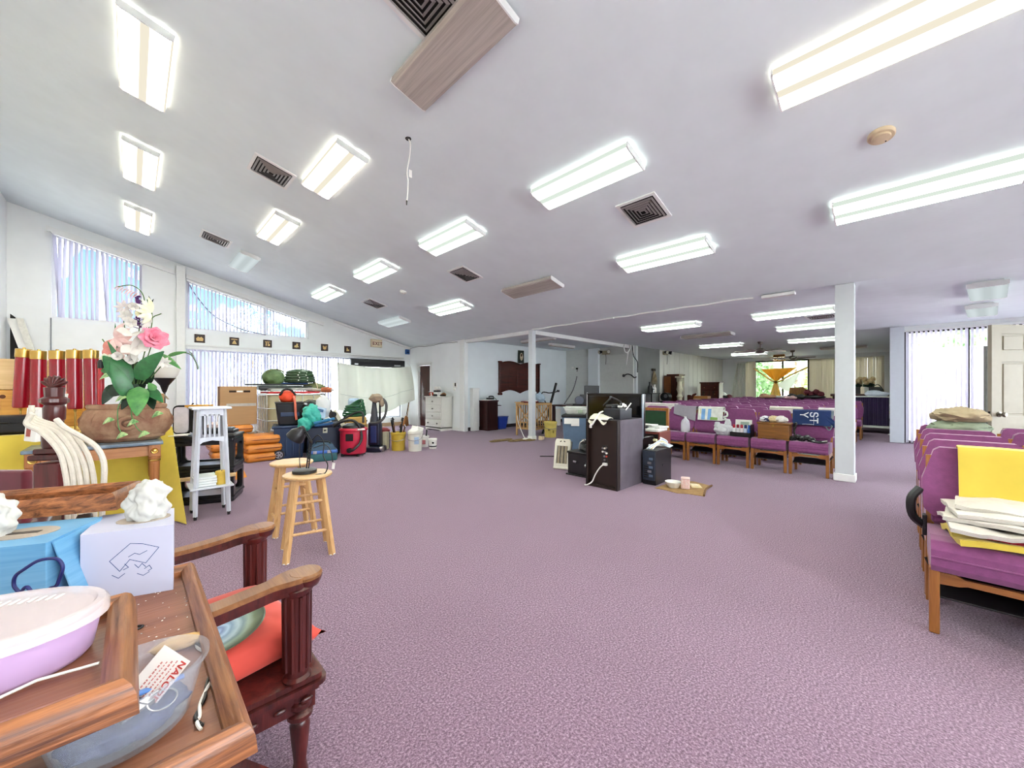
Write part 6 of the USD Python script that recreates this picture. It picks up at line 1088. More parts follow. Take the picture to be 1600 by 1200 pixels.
for k in range(8):
    a = R.uniform(0, 6.28); x, y = .07 * math.cos(a), .07 * math.sin(a); tw = np.array([x * 2.0 + R.uniform(-.06, .06), y * 1.3, R.uniform(.46, .66)]); b = PZ(619, 705, 0); o = np.array([b[0] + FW[0] * .145, b[1] + FW[1] * .145, 0])
    tl = thing('hand_tool', ('dark handled tool', 'grey bladed tool', 'brown handled tool', 'black tipped tool', 'rusty tool', 'pale handled scraper', 'bent black tool', 'silver headed tool')[k] + ' standing in the yellow bucket', 'tool', o); part(tl, 'handle', B().cyl((x * .5, y * .5, .03), tw, .011, .014), (BLACK, DARKMETAL, mat('tool_brown', '#5a3a26', .6))[k % 3]); part(tl, 'head', B().rbox(tw, (.05, .02, .07), .006, rz=R.uniform(0, 90), ry=R.uniform(-40, 40)), (BLACK, SILVER, mat('tool_brown', '#5a3a26'), BLACK)[k % 4])
t = bucket('white_bucket', 'white plastic bucket with a sheet of paper tucked in, beside the yellow bucket', 646, 706, .145, .40, WB_); part(t, 'paper', B().rbox((.02, .02, .38), (.24, .02, .22), .004, ry=12, rx=-20).rbox((-.02, -.06, .42), (.2, .006, .14), .002, ry=-25, rx=-50), WHITE); part(t, 'printed_label', B().rbox((.06, -.138, .22), (.09, .012, .14), .004, rz=18), mat('label_pale_blue', '#a9c2dc', .5))
t = bucket('plastic_tub', 'small white tub with two black scissor handles, behind the round white pail', 661, 699, .10, .24, WHITE, False, 'tub'); part(t, 'red_label', B().rbox((0, -.094, .11), (.1, .012, .09), .004), mat('label_rose', '#b9727c', .5)); part(t, 'handle', B().tube([(-.04, -.02, .12), (-.06, -.02, .34), (-.05, .0, .38)], .014, 6, 3).tube([(.03, -.02, .12), (.06, -.02, .32), (.055, 0, .36)], .014, 6, 3), BLACK)
t = bucket('white_pail', 'little round white pail with a dark stripe, nearest the chest of drawers', 675, 702, .085, .20, WHITE, False, 'pail'); part(t, 'lid', B().lathe([(0, .2), (.088, .2), (.088, .212), (0, .214)], 26), WHITE); part(t, 'stripe', B().lathe([(.079, .045), (.0815, .046), (.082, .066), (.080, .067)], 30), DARKMETAL); part(t, 'print', B().rbox((.02, -.083, .13), (.04, .008, .03), .002), DARKMETAL)
# brooms in the corner
for k, (u, v0, v1, c_, lab) in enumerate(((642, 604, 652, '#8a6a45', 'straw broom with a wooden handle leaning in the corner by the brown door'), (645.5, 597, 652, '#4a3a30', 'dark broom with a brown brush leaning in the corner by the brown door'))):
    a = PX(u, v0, XC - .06); f_ = np.array([XC - .28 - .12 * k, 11.72 - .12 * k, 0.0]); t = thing('broom', lab, 'broom'); top = np.array([XC - .03, 11.80 - .06 * k, a[2]])
    part(t, 'handle', B().cyl(f_ + (top - f_) * .2, top, .012), mat('broom_handle_' + c_[1:], c_, .6)); part(t, 'head', B().add(cone(f_ + (top - f_) * .22, f_, .03, .10, 10).apply_translation((0, 0, 0.0))), mat('broom_straw', '#a9713f', .9, col2='#7e4c28', scale=30, stretch=(4, 4, .5)))
# ---------------------------------------------------------------- brown door, chest of drawers, wall bits
RBD = wood('door_red_brown', '#2c0f0c', '#4d1d16', 'z', .35)
dr = struct('door_1'); part(dr, 'leaf', B().rbox((XC + .06, 11.01, 1.0), (.04, .675, 1.985), .004), RBD)
for z in (.25, .98, 1.75): part(dr, 'hinge', B().rbox((XC + .035, 11.33, z), (.02, .03, .10), .004), SILVER)
for z in (.98, 1.14): part(dr, 'lock', B().lathe([(0, 0), (.026, 0), (.026, .012), (.014, .02), (.02, .05), (0, .055)], 16, ry=-90, at=(XC + .04, 10.75, z)), SILVER)
DRW = mat('dresser_white', '#dcdad2', .45, var=.02)
t = thing('chest_of_drawers', 'white four-drawer chest against the wall beside the brown door', 'chest of drawers', (6.63, 9.87, 0), -90)
part(t, 'carcass', B().box((0, 0, .53), (.86, .38, .92)), DRW, smooth=False); part(t, 'top_board', B().rbox((0, -.005, 1.0), (.92, .42, .03), .006), DRW); part(t, 'plinth', B().prism([(-.43, 0), (-.36, 0), (-.32, .03), (.32, .03), (.36, 0), (.43, 0), (.43, .10), (-.43, .10)], .38, at=(0, .19, 0), rx=90), DRW)
for k in range(4):
    z = .86 - .215 * k; d_ = part(t, 'drawer', B().rbox((0, -.196, z), (.80, .02, .19), .006), DRW)
    for x in ((0,) if k < 3 else (-.24, .24)): part(d_, 'knob', B().lathe([(0, 0), (.014, 0), (.01, .012), (.024, .024), (.02, .034), (0, .036)], 16, rx=90, at=(x, -.205, z)), mat('pewter', '#7d7a74', .35, .8))
part(t, 'bottom_moulding', B().rbox((0, -.2, .11), (.84, .02, .02), .004), DRW)
def on_dresser(y, x=0): return (6.6 + x, y, 1.016)
t = thing('red_toy', 'small red and white lumpy object on the chest of drawers', 'toy', on_dresser(10.18)); part(t, 'body', B().add(blob((0, 0, .06), (.08, .13, .06), .3, 2.3, 3, 3, .8)), mat('toy_red', '#b8452c', .5)); part(t, 'white_spout', B().cyl((-.06, -.06, .02), (-.09, -.08, .09), .02), WHITE)
t = thing('boxed_pile', 'black and white boxes piled on the chest of drawers', 'boxes', on_dresser(9.88)); part(t, 'box', B().rbox((0, 0, .03), (.16, .24, .06), .006), BLACK); part(t, 'box', B().rbox((0, .0, .09), (.14, .22, .06), .006), WHITE); part(t, 'box', B().rbox((0, .02, .15), (.13, .2, .05), .006), BLACK); part(t, 'crumpled_paper', B().add(blob((0, 0, .23), (.09, .14, .06), .4, 2.6, 6, 3, .8)), WHITE)
t = thing('white_cup', 'white cup on the chest of drawers beside the black boxes', 'cup', on_dresser(9.70, -.08)); part(t, 'cup', B().lathe([(0, 0), (.04, 0), (.055, .12), (.05, .12), (.036, .01), (0, .01)], 20), WHITE); part(t, 'handle', B().tube([(0, -.05, .09), (0, -.085, .08), (0, -.08, .04), (0, -.045, .03)], .007, 6, 4), WHITE)
t = thing('brush', 'brown brush lying at the near end of the chest of drawers', 'brush', on_dresser(9.55)); part(t, 'bristles', B().rbox((0, 0, .03), (.07, .16, .06), .02), mat('bristle_dark', '#3b2a20', .9)); part(t, 'back', B().tube([(0, -.1, .05), (0, 0, .085), (0, .16, .05)], [.02, .03, .014], 8, 4), mat('brush_wood', '#8a5a32', .5))
c = PX(712, 602, XC); t = thing('wall_phone', 'white wall-mounted intercom with a dark handset on the wall above the chest of drawers', 'intercom', (XC - .001, c[1], c[2]), -90); part(t, 'base', B().rbox((0, -.02, 0), (.16, .04, .13), .01), WHITE); part(t, 'handset', B().rbox((.05, -.05, .02), (.05, .03, .10), .01), BLACK); part(t, 'socket', B().rbox((-.03, -.02, -.12), (.07, .03, .07), .006), WHITE)
c = PY(733, 640, YA - .1); struct('trim_8', B().rbox((7.23, YA - .07, .63), (.24, .14, 1.26), .008).rbox((7.23, YA - .08, 1.24), (.27, .17, .03), .006).box((7.23, YA - .145, .62), (.19, .01, 1.0)), TRIM)
# ---------------------------------------------------------------- alcove
DKW = wood('dark_cabinet_wood', '#1f0b0c', '#3d1614', 'z', .3)
t = thing('dark_pedestal', 'dark mahogany pedestal cabinet with papers on top, in front of the alcove back wall', 'pedestal', (7.66, 8.74, 0)); part(t, 'body', B().rbox((0, 0, .44), (.42, .36, .84), .006), DKW); part(t, 'top_board', B().rbox((0, 0, .875), (.46, .4, .03), .006), DKW); part(t, 'side_flap', B().rbox((.31, -.02, .73), (.20, .2, .016), .004), DKW); part(t, 'plinth', B().rbox((0, 0, .03), (.44, .38, .06), .006), DKW)
t = thing('paper_pile', 'white papers lying on the dark pedestal', 'papers', (7.62, 8.74, .892)); part(t, 'sheet', B().rbox((-.03, 0, .008), (.3, .24, .016), .003), WHITE); part(t, 'sheet', B().rbox((.02, .02, .02), (.22, .2, .01), .003, rz=14), WHITE)
t = thing('desk_phone', 'black telephone on the papers of the dark pedestal', 'telephone', (7.72, 8.74, .92)); part(t, 'base', B().rbox((0, 0, .025), (.18, .18, .05), .012), BLACK); part(t, 'handset', B().tube([(-.09, -.04, .07), (-.05, -.04, .09), (.06, -.04, .09), (.10, -.04, .07)], .02, 8, 4), BLACK); part(t, 'cord', B().tube([(.1, -.04, .06), (.17, -.08, .0), (.18, -.06, -.10)], .008, 6, 4), BLACK)
t = thing('blue_bin', 'royal blue waste bin standing by the dark pedestal', 'waste bin', (8.12, 8.72, 0)); part(t, 'body', B().add(tapered(.30, .22, .40, .30, .38, .02)), mat('bin_royal', '#1f3f9e', .4)); part(t, 'rim', B().rbox((0, 0, .375), (.42, .32, .02), .008), mat('bin_royal', '#1f3f9e'))
HB = wood('headboard_mahogany', '#2c0805', '#52160c', 'x', .3, 4); a, b_ = PY(780.5, 592, YA - .06), PY(843, 592, YA - .06); w_ = b_[0] - a[0]; zt_, zb_ = PY(780, 565, YA - .06)[2], PY(780, 617, YA - .06)[2]
t = thing('wooden_headboard', 'dark red-brown carved headboard with wavy edges hung on the alcove wall', 'headboard', ((a[0] + b_[0]) / 2, YA - .002, (zt_ + zb_) / 2)); hh = zt_ - zb_
xs_ = np.linspace(-w_ / 2 + .06, w_ / 2 - .06, 41); wav = lambda x: .085 * math.sin((x / w_ + .5) * 2 * math.pi)
pol = [(x, hh / 2 - .06 + abs(wav(x))) for x in xs_] + [(x, -hh / 2 + .04 + abs(wav(x)) * 1.3) for x in xs_[::-1]]
part(t, 'panel', prism(pol, .045).apply_transform(rotm(rx=90)).apply_translation((0, -.005, 0)), HB, smooth=25)
for s in (-1, 1): part(t, 'post', B().rbox((s * (w_ / 2 - .03), -.045, 0), (.06, .08, hh), .008).rbox((s * (w_ / 2 - .03), -.05, hh / 2), (.11, .10, .04), .01).rbox((s * (w_ / 2 - .03), -.05, -hh / 2 + .03), (.12, .10, .07), .01), HB)
part(t, 'top_moulding', B().tube([(x, -.05, hh / 2 - .06 + abs(wav(x))) for x in xs_], .018, 6), HB); part(t, 'inset_panel', B().rbox((-.36, -.052, 0), (.30, .012, hh * .5), .004).rbox((.02, -.052, 0), (.34, .012, hh * .5), .004), HB)
c = PY(814.5, 557, YA - .07); t = thing('framed_picture', 'small dark framed picture with a gold oval standing on the headboard', 'picture', (c[0], YA - .06, c[2] - .01)); part(t, 'frame', B().rbox((0, 0, 0), (.26, .03, .42), .006), mat('picture_dark', '#1e2417', .5)); part(t, 'gold_oval', prism(Point(0, 0).buffer(1, 20), .006).apply_transform(np.diag([.07, .13, 1, 1])).apply_transform(rotm(rx=90)).apply_translation((0, -.016, .0)), mat('oval_gold', '#cdb88a', .4, .3, col2='#f1e9d6', scale=18)); part(t, 'dark_centre', prism(Point(0, 0).buffer(1, 16), .004).apply_transform(np.diag([.035, .05, 1, 1])).apply_transform(rotm(rx=90)).apply_translation((0, -.022, .05)), mat('oval_brown', '#4b3722', .5))
CRB = wood('crib_pine', '#a97f4c', '#d0aa72', 'z', .4)
t = thing('wooden_crib', 'pale wooden slatted crib frame behind the alcove post', 'crib', (7.35, 6.62, 0)); Wc, Dc = .67, .62
for x in (0, Wc):
    for y in (0, Dc): part(t, 'post', B().rbox((x, y, .43), (.045, .045, .86), .006), CRB)
for y in (0, Dc):
    part(t, 'rail', B().rbox((Wc / 2, y, .84), (Wc, .03, .05), .006), CRB); part(t, 'rail', B().rbox((Wc / 2, y, .2), (Wc, .03, .05), .006), CRB)
    for k in range(7): part(t, 'slat', B().rbox((.06 + .092 * k, y, .52), (.035, .014, .60), .003), CRB)
for x in (0, Wc):
    part(t, 'rail', B().rbox((x, Dc / 2, .84), (.03, Dc, .05), .006), CRB); part(t, 'rail', B().rbox((x, Dc / 2, .36), (.03, Dc, .03), .004), CRB); part(t, 'rail', B().rbox((x, Dc / 2, .2), (.03, Dc, .05), .006), CRB)
    for s in (-1, 1): part(t, 'lattice_brace', B().tube([(x, Dc / 2 - s * .26, .82), (x, Dc / 2 - s * .07, .6), (x, Dc / 2 + s * .0, .52), (x, Dc / 2 - s * .2, .38)], .018, 6, 4), CRB)
    for k in range(4): part(t, 'slat', B().rbox((x, .12 + .125 * k, .28), (.012, .05, .14), .003), CRB)
part(t, 'mattress_board', B().rbox((Wc / 2, Dc / 2, .3), (Wc - .04, Dc - .04, .03), .006), DKBIN)
t = thing('flat_books', 'dark red books lying on top of the crib', 'books', (7.62, 7.02, .868)); part(t, 'book', B().rbox((0, 0, .02), (.42, .3, .04), .006, rz=8), mat('book_maroon', '#6b1f22', .6)); part(t, 'book', B().rbox((-.02, -.04, .05), (.3, .22, .025), .005, rz=-6), WHITE); part(t, 'board', B().rbox((0, .15, .01), (.6, .26, .02), .004), CRB)
t = thing('clear_sack', 'bluish clear plastic sack resting on the crib behind the post', 'plastic bag', (7.93, 6.95, .868)); part(t, 'sack', B().add(blob((0, 0, .12), (.17, .14, .13), .25, 2.2, 7, 3, .9)), mat('sack_blue', '#9fb4c4', .3)); part(t, 'knot', B().add(blob((.02, 0, .25), (.04, .03, .04), .4, 3, 8, 2)), mat('sack_blue', '#9fb4c4'))
p0, p1 = PD(860.5, 631, 11.0), PD(869, 599, 11.3); t = thing('black_pole', 'black pole leaning in the alcove with a black cord off it', 'pole', (0, 0, 0)); g = p0 + (p0 - p1) * (p0[2] / (p1[2] - p0[2])); part(t, 'pole', B().cyl(g, p1, .035), BLACK); part(t, 'cord', B().tube([PD(844, 622, 10.9), PD(848, 613, 11), PD(858, 614, 11.1), PD(866, 613, 11.2), PD(872, 611, 11.3)], .016, 6, 5).tube([PD(846, 615, 11), PD(850, 624, 11), PD(854, 632, 11)], .016, 6, 4), BLACK); part(t, 'plug', B().rbox(PD(872, 611, 11.3), (.08, .05, .06), .01), BLACK)
t = thing('computer_desk', 'dark red-brown desk with the black monitor in the alcove', 'desk', (9.75, 6.85, 0), 0); part(t, 'desk_top', B().rbox((0, 0, .75), (1.9, .9, .04), .008), DKW)
for x in (-.62, -.42, .7): part(t, 'leg', B().rbox((x, -.3, .365), (.07, .07, .73), .008), mat('desk_leg_maroon', '#54181c', .4))
part(t, 'leg', B().rbox((-.85, .38, .365), (.07, .07, .73), .008), DKW); part(t, 'leg', B().rbox((.85, .38, .365), (.07, .07, .73), .008), DKW); part(t, 'pale_panel', B().box((-.75, .3, .4), (.22, .02, .5)), PANEL, smooth=False)
c = PD(924.5, 611, 11.6); t = thing('computer_monitor', 'black computer monitor standing on the alcove desk', 'monitor', (c[0], c[1], .772), FACE); part(t, 'screen', B().rbox((0, 0, .36), (.44, .05, .40), .012), BLACK); part(t, 'stand', B().cyl((0, .02, .02), (0, .02, .3), .03), BLACK); part(t, 'foot', B().lathe([(0, 0), (.13, 0), (.12, .015), (0, .02)], 20), BLACK)
c = PD(912, 626, 11.3); t = thing('black_speaker_box', 'small black loudspeaker box beside the monitor', 'loudspeaker', (c[0], c[1], .772), FACE); part(t, 'body', B().rbox((0, 0, .15), (.2, .18, .30), .012), BLACK); part(t, 'woofer', B().cyl((0, -.09, .11), (0, -.1, .11), .06), DARKMETAL)
c = PD(905, 630, 11.0); t = thing('grey_desk_fan', 'grey rounded desk fan on the alcove desk', 'fan', (c[0], c[1], .772), FACE); part(t, 'hood', B().cyl((0, -.06, .14), (0, .06, .14), .12, n=24), mat('fan_slate', '#4a4f5e', .4)); part(t, 'foot', B().rbox((-.05, 0, .02), (.28, .16, .04), .012), DARKMETAL); part(t, 'stem', B().cyl((0, 0, .03), (0, 0, .08), .03), DARKMETAL)
o = PX(899, 575, XA); t = thing('wall_outlet_cord', 'dark cord drooping from a white outlet on the alcove side wall to the desk', 'cord'); part(t, 'outlet', B().rbox((XA - .03, o[1] + .08, o[2]), (.05, .12, .09), .01), WHITE); part(t, 'cord', B().tube([PX(902, 576, XA - .05), PX(901, 590, XA - .08), PD(895, 610, 12), PD(885, 626, 11.3), PD(882, 631, 10.9)], .014, 6, 5), mat('cord_charcoal', '#55565a', .6)); part(t, 'plug', B().rbox(PX(901.5, 576, XA - .05), (.06, .06, .06), .01), BLACK)
t = bucket('mustard_bucket', 'yellow bucket with worn print on the alcove carpet beside the crib', 861, 684, .165, .40, mat('bucket_lemon', '#d0bd62', .45, var=.14, scale=8), True); part(t, 'printed_mark', B().rbox((-.05, -.155, .2), (.06, .008, .05), .003).rbox((.06, -.15, .15), (.04, .008, .07), .003), mat('mark_olive', '#8f7f3a', .6))
t = thing('rag', 'ragged brown cloth scraps on the carpet by the alcove post', 'cloth', PZ(815, 688, .012)); 
for k, (x, y, s_) in enumerate(((-.5, .5, .5), (.0, .1, .45), (.25, -.1, .3))): part(t, 'scrap', B().add(blob((x * .7, y * .7, .0), (s_ * .7, .12, .022), .5, 2.6, 20 + k, 3, .5)), mat('rag_brown', '#6b5138', .9, col2='#8f7848', scale=12))
t = thing('wood_block', 'pale block of wood on the carpet right of the alcove post', 'block', PZ(846, 687, 0)); part(t, 'block', B().rbox((0, 0, .04), (.16, .10, .08), .012, rz=20), mat('block_pale', '#d8c3a4', .6)); part(t, 'shaving', B().rbox((-.02, .04, .085), (.06, .05, .01), .003), mat('block_pale', '#d8c3a4'))
t = thing('crumpled_paper', 'crumpled white paper on the carpet left of the alcove post', 'paper', PZ(821, 688, 0)); part(t, 'paper', B().add(blob((0, 0, .03), (.08, .06, .03), .4, 3, 3, 2, .8)), WHITE); part(t, 'cord', B().tube([(-.02, 0, .04), (-.06, .06, .2), (-.14, .1, .42), (-.16, .12, .6)], .008, 6, 5), TRIM)
def emergency_light(label, c, rz):
    t = thing('emergency_light', label, 'emergency light', c, rz); part(t, 'box', B().rbox((0, -.04, 0), (.30, .08, .13), .012), mat('box_ivory', '#b3a98c', .5)); 
    for s in (-1, 1): part(t, 'lamp_head', B().add(cone((s * .14, -.09, .03), (s * .19, -.19, .01), .04, .065, 18)), DARKMETAL); part(t, 'lens', B().cyl((s * .19, -.19, .01), (s * .193, -.197, .009), .058), mat('lens_pale', '#d9d6c6', .2))
    part(t, 'chain', B().tube([(.02, -.09, -.06), (.03, -.09, -.2), (.02, -.09, -.42)], .008, 5, 3), DARKMETAL)
c = PX(948, 551, XA - .001); emergency_light('ivory emergency light on the alcove side wall above the big television', (XA - .001, c[1], c[2]), -90)
c = PY(1038, 552, YN); emergency_light('emergency light hanging near the top of the white panelled wall', (c[0], YN - .001, c[2]), 0)
t = thing('white_strap', 'white looped strap hanging from the alcove beam', 'strap'); part(t, 'loop', B().tube([PY(975, 540, 6.24), PY(976, 549, 6.22), PY(980, 551, 6.2), PY(984, 546, 6.22), PY(984, 539.5, 6.24), PY(979, 538, 6.24), PY(975, 540, 6.24)], .022, 6, 4).tube([PY(981, 550, 6.21), PY(980, 560, 6.22), PY(979, 570, 6.22)], [.03, .022, .012], 6, 3), TRIM); part(t, 'hook', B().cyl(PY(979, 538, 6.24), PY(979, 534, 6.26), .012), SILVER)
t = thing('black_lead', 'black lead with a plug hanging off the far alcove post', 'cable'); part(t, 'cable', B().tube([PY(975, 587, 6.14), PY(980, 584.5, 6.12), PY(986, 586, 6.11), PY(991, 590, 6.1), PY(994, 589, 6.1)], .02, 6, 5).tube([PY(988, 540, 6.14), PY(990, 556, 6.12), PY(996, 566, 6.1), PY(996, 582, 6.1)], .014, 6, 5), BLACK); part(t, 'plug', B().ball(PY(974.5, 587, 6.14), .045, sub=2), BLACK)

# ---------------------------------------------------------------- loudspeaker, television, computer and cabinets in the middle
SPK = mat('speaker_vinyl_sheen', '#5d5760', .3, var=.15, scale=6); SPKD = mat('speaker_brown', '#22140e', .45, var=.15)  # grey-purple reflection on the cabinet side is put into its colour
t = thing('big_loudspeaker', 'large scuffed loudspeaker cabinet with a dark recessed back and a white cable', 'loudspeaker', (4.21, 2.43, 0)); HS = .86
part(t, 'cabinet', B().box((.36, .225, HS / 2), (.60, .45, HS)), SPK, smooth=False)
rim = sbox(0, 0, .45, HS).difference(sbox(.03, .03, .42, HS - .03)); part(t, 'back_frame', wall_x(rim, 0, .07), SPKD, smooth=False); part(t, 'back_panel', B().box((.055, .225, HS / 2), (.012, .40, HS - .04)), SPKD, smooth=False)
for y, z in ((.004, HS / 2), (.446, HS / 2)): part(t, 'metal_edge', B().box((.002, y, z), (.014, .012, HS)), DARKMETAL, smooth=False)
part(t, 'jack_plate', B().rbox((.046, .20, .42), (.008, .085, .24), .003), BLACK)
for y, z, m_ in ((.225, .50, SILVER), (.195, .50, WHITE), (.172, .51, SILVER), (.225, .455, WHITE), (.19, .455, SILVER), (.17, .40, mat('jack_red', '#b5402f', .4)), (.2, .40, SILVER), (.195, .355, SILVER), (.17, .44, WHITE)): part(t, 'jack', B().cyl((.044, y, z), (.026, y, z), .0125, n=14), m_)
part(t, 'plug', B().rbox((.03, .19, .30), (.04, .06, .035), .006), WHITE); part(t, 'cable', B().tube([(.02, .20, .30), (.0, .24, .26), (-.0, .31, .16), (.0, .36, .06), (-.02, .42, .012), (-.04, .45, .01)], .009, 7, 6), WHITE)
t = thing('white_rag', 'white cloth with a hanging cable draped over the back edge of the loudspeaker top', 'cloth'); 
part(t, 'cloth', drape(lambda i, j: (4.20 + .26 * i - .01 * (1 - min(1, i * 4)), 2.84 - .26 * j, .868 + .045 * math.sin(3.0 * j + 1) * i + .035 * max(0, 1 - abs(i - .5) * 2) - .07 * max(0, .2 - i) * 5 * (1 + math.sin(9 * j)) * .5), 16, 16, .008), mat('rag_white', '#d9d6c6', .8)); part(t, 'cable', B().tube([(4.32, 2.70, .96), (4.24, 2.70, .94), (4.185, 2.72, .87), (4.17, 2.75, .81), (4.17, 2.78, .785)], .011, 7, 5), WHITE); part(t, 'plug', B().rbox((4.17, 2.785, .775), (.03, .03, .05), .008), WHITE)
t = thing('power_brick', 'dark box with tangled leads and a black charger on the loudspeaker top', 'device', (4.52, 2.60, .861)); part(t, 'box', B().rbox((0, 0, .07), (.30, .24, .14), .01), mat('brick_dark', '#181b24', .35)); part(t, 'top_shell', B().rbox((-.05, .05, .16), (.2, .1, .06), .02), BLACK); part(t, 'lead', B().tube([(-.12, .14, .17), (-.10, .06, .26), (.0, .10, .28), (.06, .0, .22), (-.02, -.06, .18)], .012, 7, 5), BLACK)
for k in range(5): part(t, 'connector', B().rbox((-.02 + .03 * k, -.04 - .02 * (k % 2), .16 + .015 * (k % 3)), (.03, .06, .025), .006, rz=25 * k), WHITE)
part(t, 'white_lead', B().tube([(.14, -.08, .16), (.10, -.13, .2), (.04, -.12, .15), (-.03, -.13, .12)], .008, 6, 5), WHITE)
t = thing('big_television', 'large black rear-projection television with a silver edge behind the loudspeaker', 'television', (4.97, 2.47, 0)); TVB = mat('tv_black', '#0b0b0d', .25)
part(t, 'screen_bezel', B().rbox((.03, .46, .885), (.07, .92, .60), .012), TVB); part(t, 'screen', B().box((-.008, .46, .885), (.006, .82, .50)), mat('tv_screen', '#08080a', .1), smooth=False); part(t, 'rear_hood', B().add(tapered(.10, .80, .10, .70, .50, .03).apply_translation((.11, .46, .62))), TVB)
part(t, 'pedestal', B().rbox((.20, .46, .29), (.36, .86, .58), .012), TVB); part(t, 'silver_edge', B().rbox((-.004, .012, .87), (.03, .022, .62), .006), mat('tv_silver', '#9fb0bf', .25, .8)); part(t, 'silver_edge', B().rbox((-.004, .91, .90), (.02, .016, .58), .005), SILVER); part(t, 'top_strip', B().rbox((-.004, .46, 1.175), (.03, .90, .016), .005), DARKMETAL); part(t, 'speaker_cloth', B().box((.016, .46, .30), (.006, .8, .46)), mat('tv_cloth', '#121114', .9), smooth=False)
t = thing('grey_bin', 'tall blue-grey storage bin with a white label left of the television', 'bin', (5.62, 4.05, 0), -60); part(t, 'body', B().add(tapered(.36, .36, .46, .44, .76, .03)), mat('bin_slate', '#5d7591', .5, var=.06)); part(t, 'lid', B().rbox((0, 0, .775), (.48, .46, .04), .014), BLACK); part(t, 'label', B().rbox((-.06, -.222, .69), (.26, .01, .10), .003, rx=-3), WHITE); part(t, 'label', B().rbox((-.0, -.222, .63), (.14, .01, .05), .003, rx=-3), WHITE)
t = thing('white_basin', 'white plastic basin on top of the blue-grey bin', 'basin', (5.62, 4.05, .797), -60); part(t, 'basin', B().add(tapered(.34, .26, .40, .32, .13, .03)), mat('basin_white', '#d8ddd6', .35)); part(t, 'rim', B().rbox((0, 0, .125), (.42, .34, .02), .008), mat('basin_white', '#d8ddd6')); part(t, 'green_stain', B().rbox((.08, -.152, .06), (.08, .012, .06), .004), mat('basin_green', '#9fb09b', .5))
HTW = mat('heater_cream', '#dcdacb', .4, var=.03); t = thing('quartz_heater', 'white quartz heater with a glowing-tube grille leaning against the black case', 'heater', (4.74, 3.70, 0), -72, rx=-12)
hp = sbox(-.125, .03, .125, .40).union(Point(0, .40).buffer(.125, 24).intersection(sbox(-.125, .40, .125, .47))); op_ = sbox(-.088, .09, .088, .36)
part(t, 'frame', prism(hp.difference(op_), .06).apply_transform(rotm(rx=90)).apply_translation((0, .03, 0)), HTW); part(t, 'reflector', B().box((0, .015, .225), (.18, .01, .28)), mat('reflector_dull', '#8d836d', .3, .7), smooth=False)
for x in (-.058, 0, .058): part(t, 'quartz_tube', B().cyl((x, -.012, .09), (x, -.012, .36), .0165, n=14), mat('quartz_cream', '#cbbf9d', .3, col2='#9a8560', scale=3))
gr = B()
for k in range(9): gr.cyl((-.08 + .02 * k, -.032, .09), (-.08 + .02 * k, -.032, .36), .0022, n=5)
part(t, 'guard', gr, SILVER); part(t, 'base', B().rbox((0, .02, .02), (.26, .11, .04), .012), HTW); part(t, 'handle_slot', B().rbox((-.03, -.031, .43), (.03, .006, .014), .003, ry=-25).rbox((.03, -.031, .43), (.03, .006, .014), .003, ry=25), BLACK); part(t, 'side_case', B().rbox((.12, .05, .24), (.012, .05, .40), .004), BLACK)
t = thing('black_gear_case', 'black equipment case with chrome clamps beside the quartz heater', 'case', (4.72, 3.20, 0), -90); part(t, 'body', B().rbox((0, 0, .17), (.46, .36, .30), .012), BLACK); part(t, 'lid', B().rbox((0, 0, .33), (.48, .38, .03), .01), BLACK); part(t, 'plinth', B().rbox((0, -.0, .01), (.5, .4, .02), .004), BLACK)
for x in (-.1, .12): part(t, 'clamp', B().rbox((x, -.185, .20), (.06, .016, .03), .006), SILVER)
part(t, 'lamp', B().ball((.10, -.19, .17), .03, sub=2), mat('clamp_glass', '#8f959b', .15, .6))
t = thing('cable_heap', 'heap of black cables and adapters on the black equipment case', 'cables', (4.74, 3.20, .347))
for k in range(5): part(t, 'coil', B().tube([(.1 * math.cos(a) * (1 - .1 * k), .13 * math.sin(a), .02 + .022 * k + .01 * math.sin(3 * a + k)) for a in np.linspace(0, 6.283, 18)], .014, 6), BLACK)
part(t, 'adapter', B().rbox((-.05, .04, .15), (.07, .05, .04), .008), SILVER); part(t, 'white_lead', B().tube([(-.1, .1, .02), (-.12, .06, .13), (-.02, -.02, .17), (.0, -.1, .12)], .007, 6, 5), WHITE)
t = thing('thin_stick', 'thin dark stick lying on the carpet left of the quartz heater', 'stick', PZ(857, 713, .008)); part(t, 'stick', B().cyl((-.10, .12, 0), (.12, -.12, 0), .008), DARKMETAL); part(t, 'tip', B().cyl((.12, -.12, 0), (.135, -.135, 0), .005), SILVER)
TOW = mat('tower_black', '#121317', .3); t = thing('computer_tower', 'black computer tower heaped with pale cables, right of the loudspeaker', 'computer', (4.80, 2.22, 0)); part(t, 'case', B().rbox((.24, .09, .225), (.48, .18, .45), .008), TOW); part(t, 'rear_panel', B().rbox((-.004, .09, .25), (.012, .165, .38), .003), mat('rear_grey', '#39414d', .4, .4))
for k in range(5): part(t, 'port', B().rbox((-.012, .06 + .02 * (k % 2), .12 + .055 * k), (.01, .05, .03), .003), SILVER if k % 2 else mat('port_blue', '#5d728c', .4))
part(t, 'badge', B().rbox((.22, -.003, .24), (.03, .006, .03), .002), DARKMETAL)
for k in range(6): part(t, 'slot', B().rbox((-.012, .125, .10 + .028 * k), (.008, .06, .012), .002), DARKMETAL)
t = thing('cable_bundle', 'bundle of white and cream cables lying on the computer tower', 'cables', (5.04, 2.31, .455))
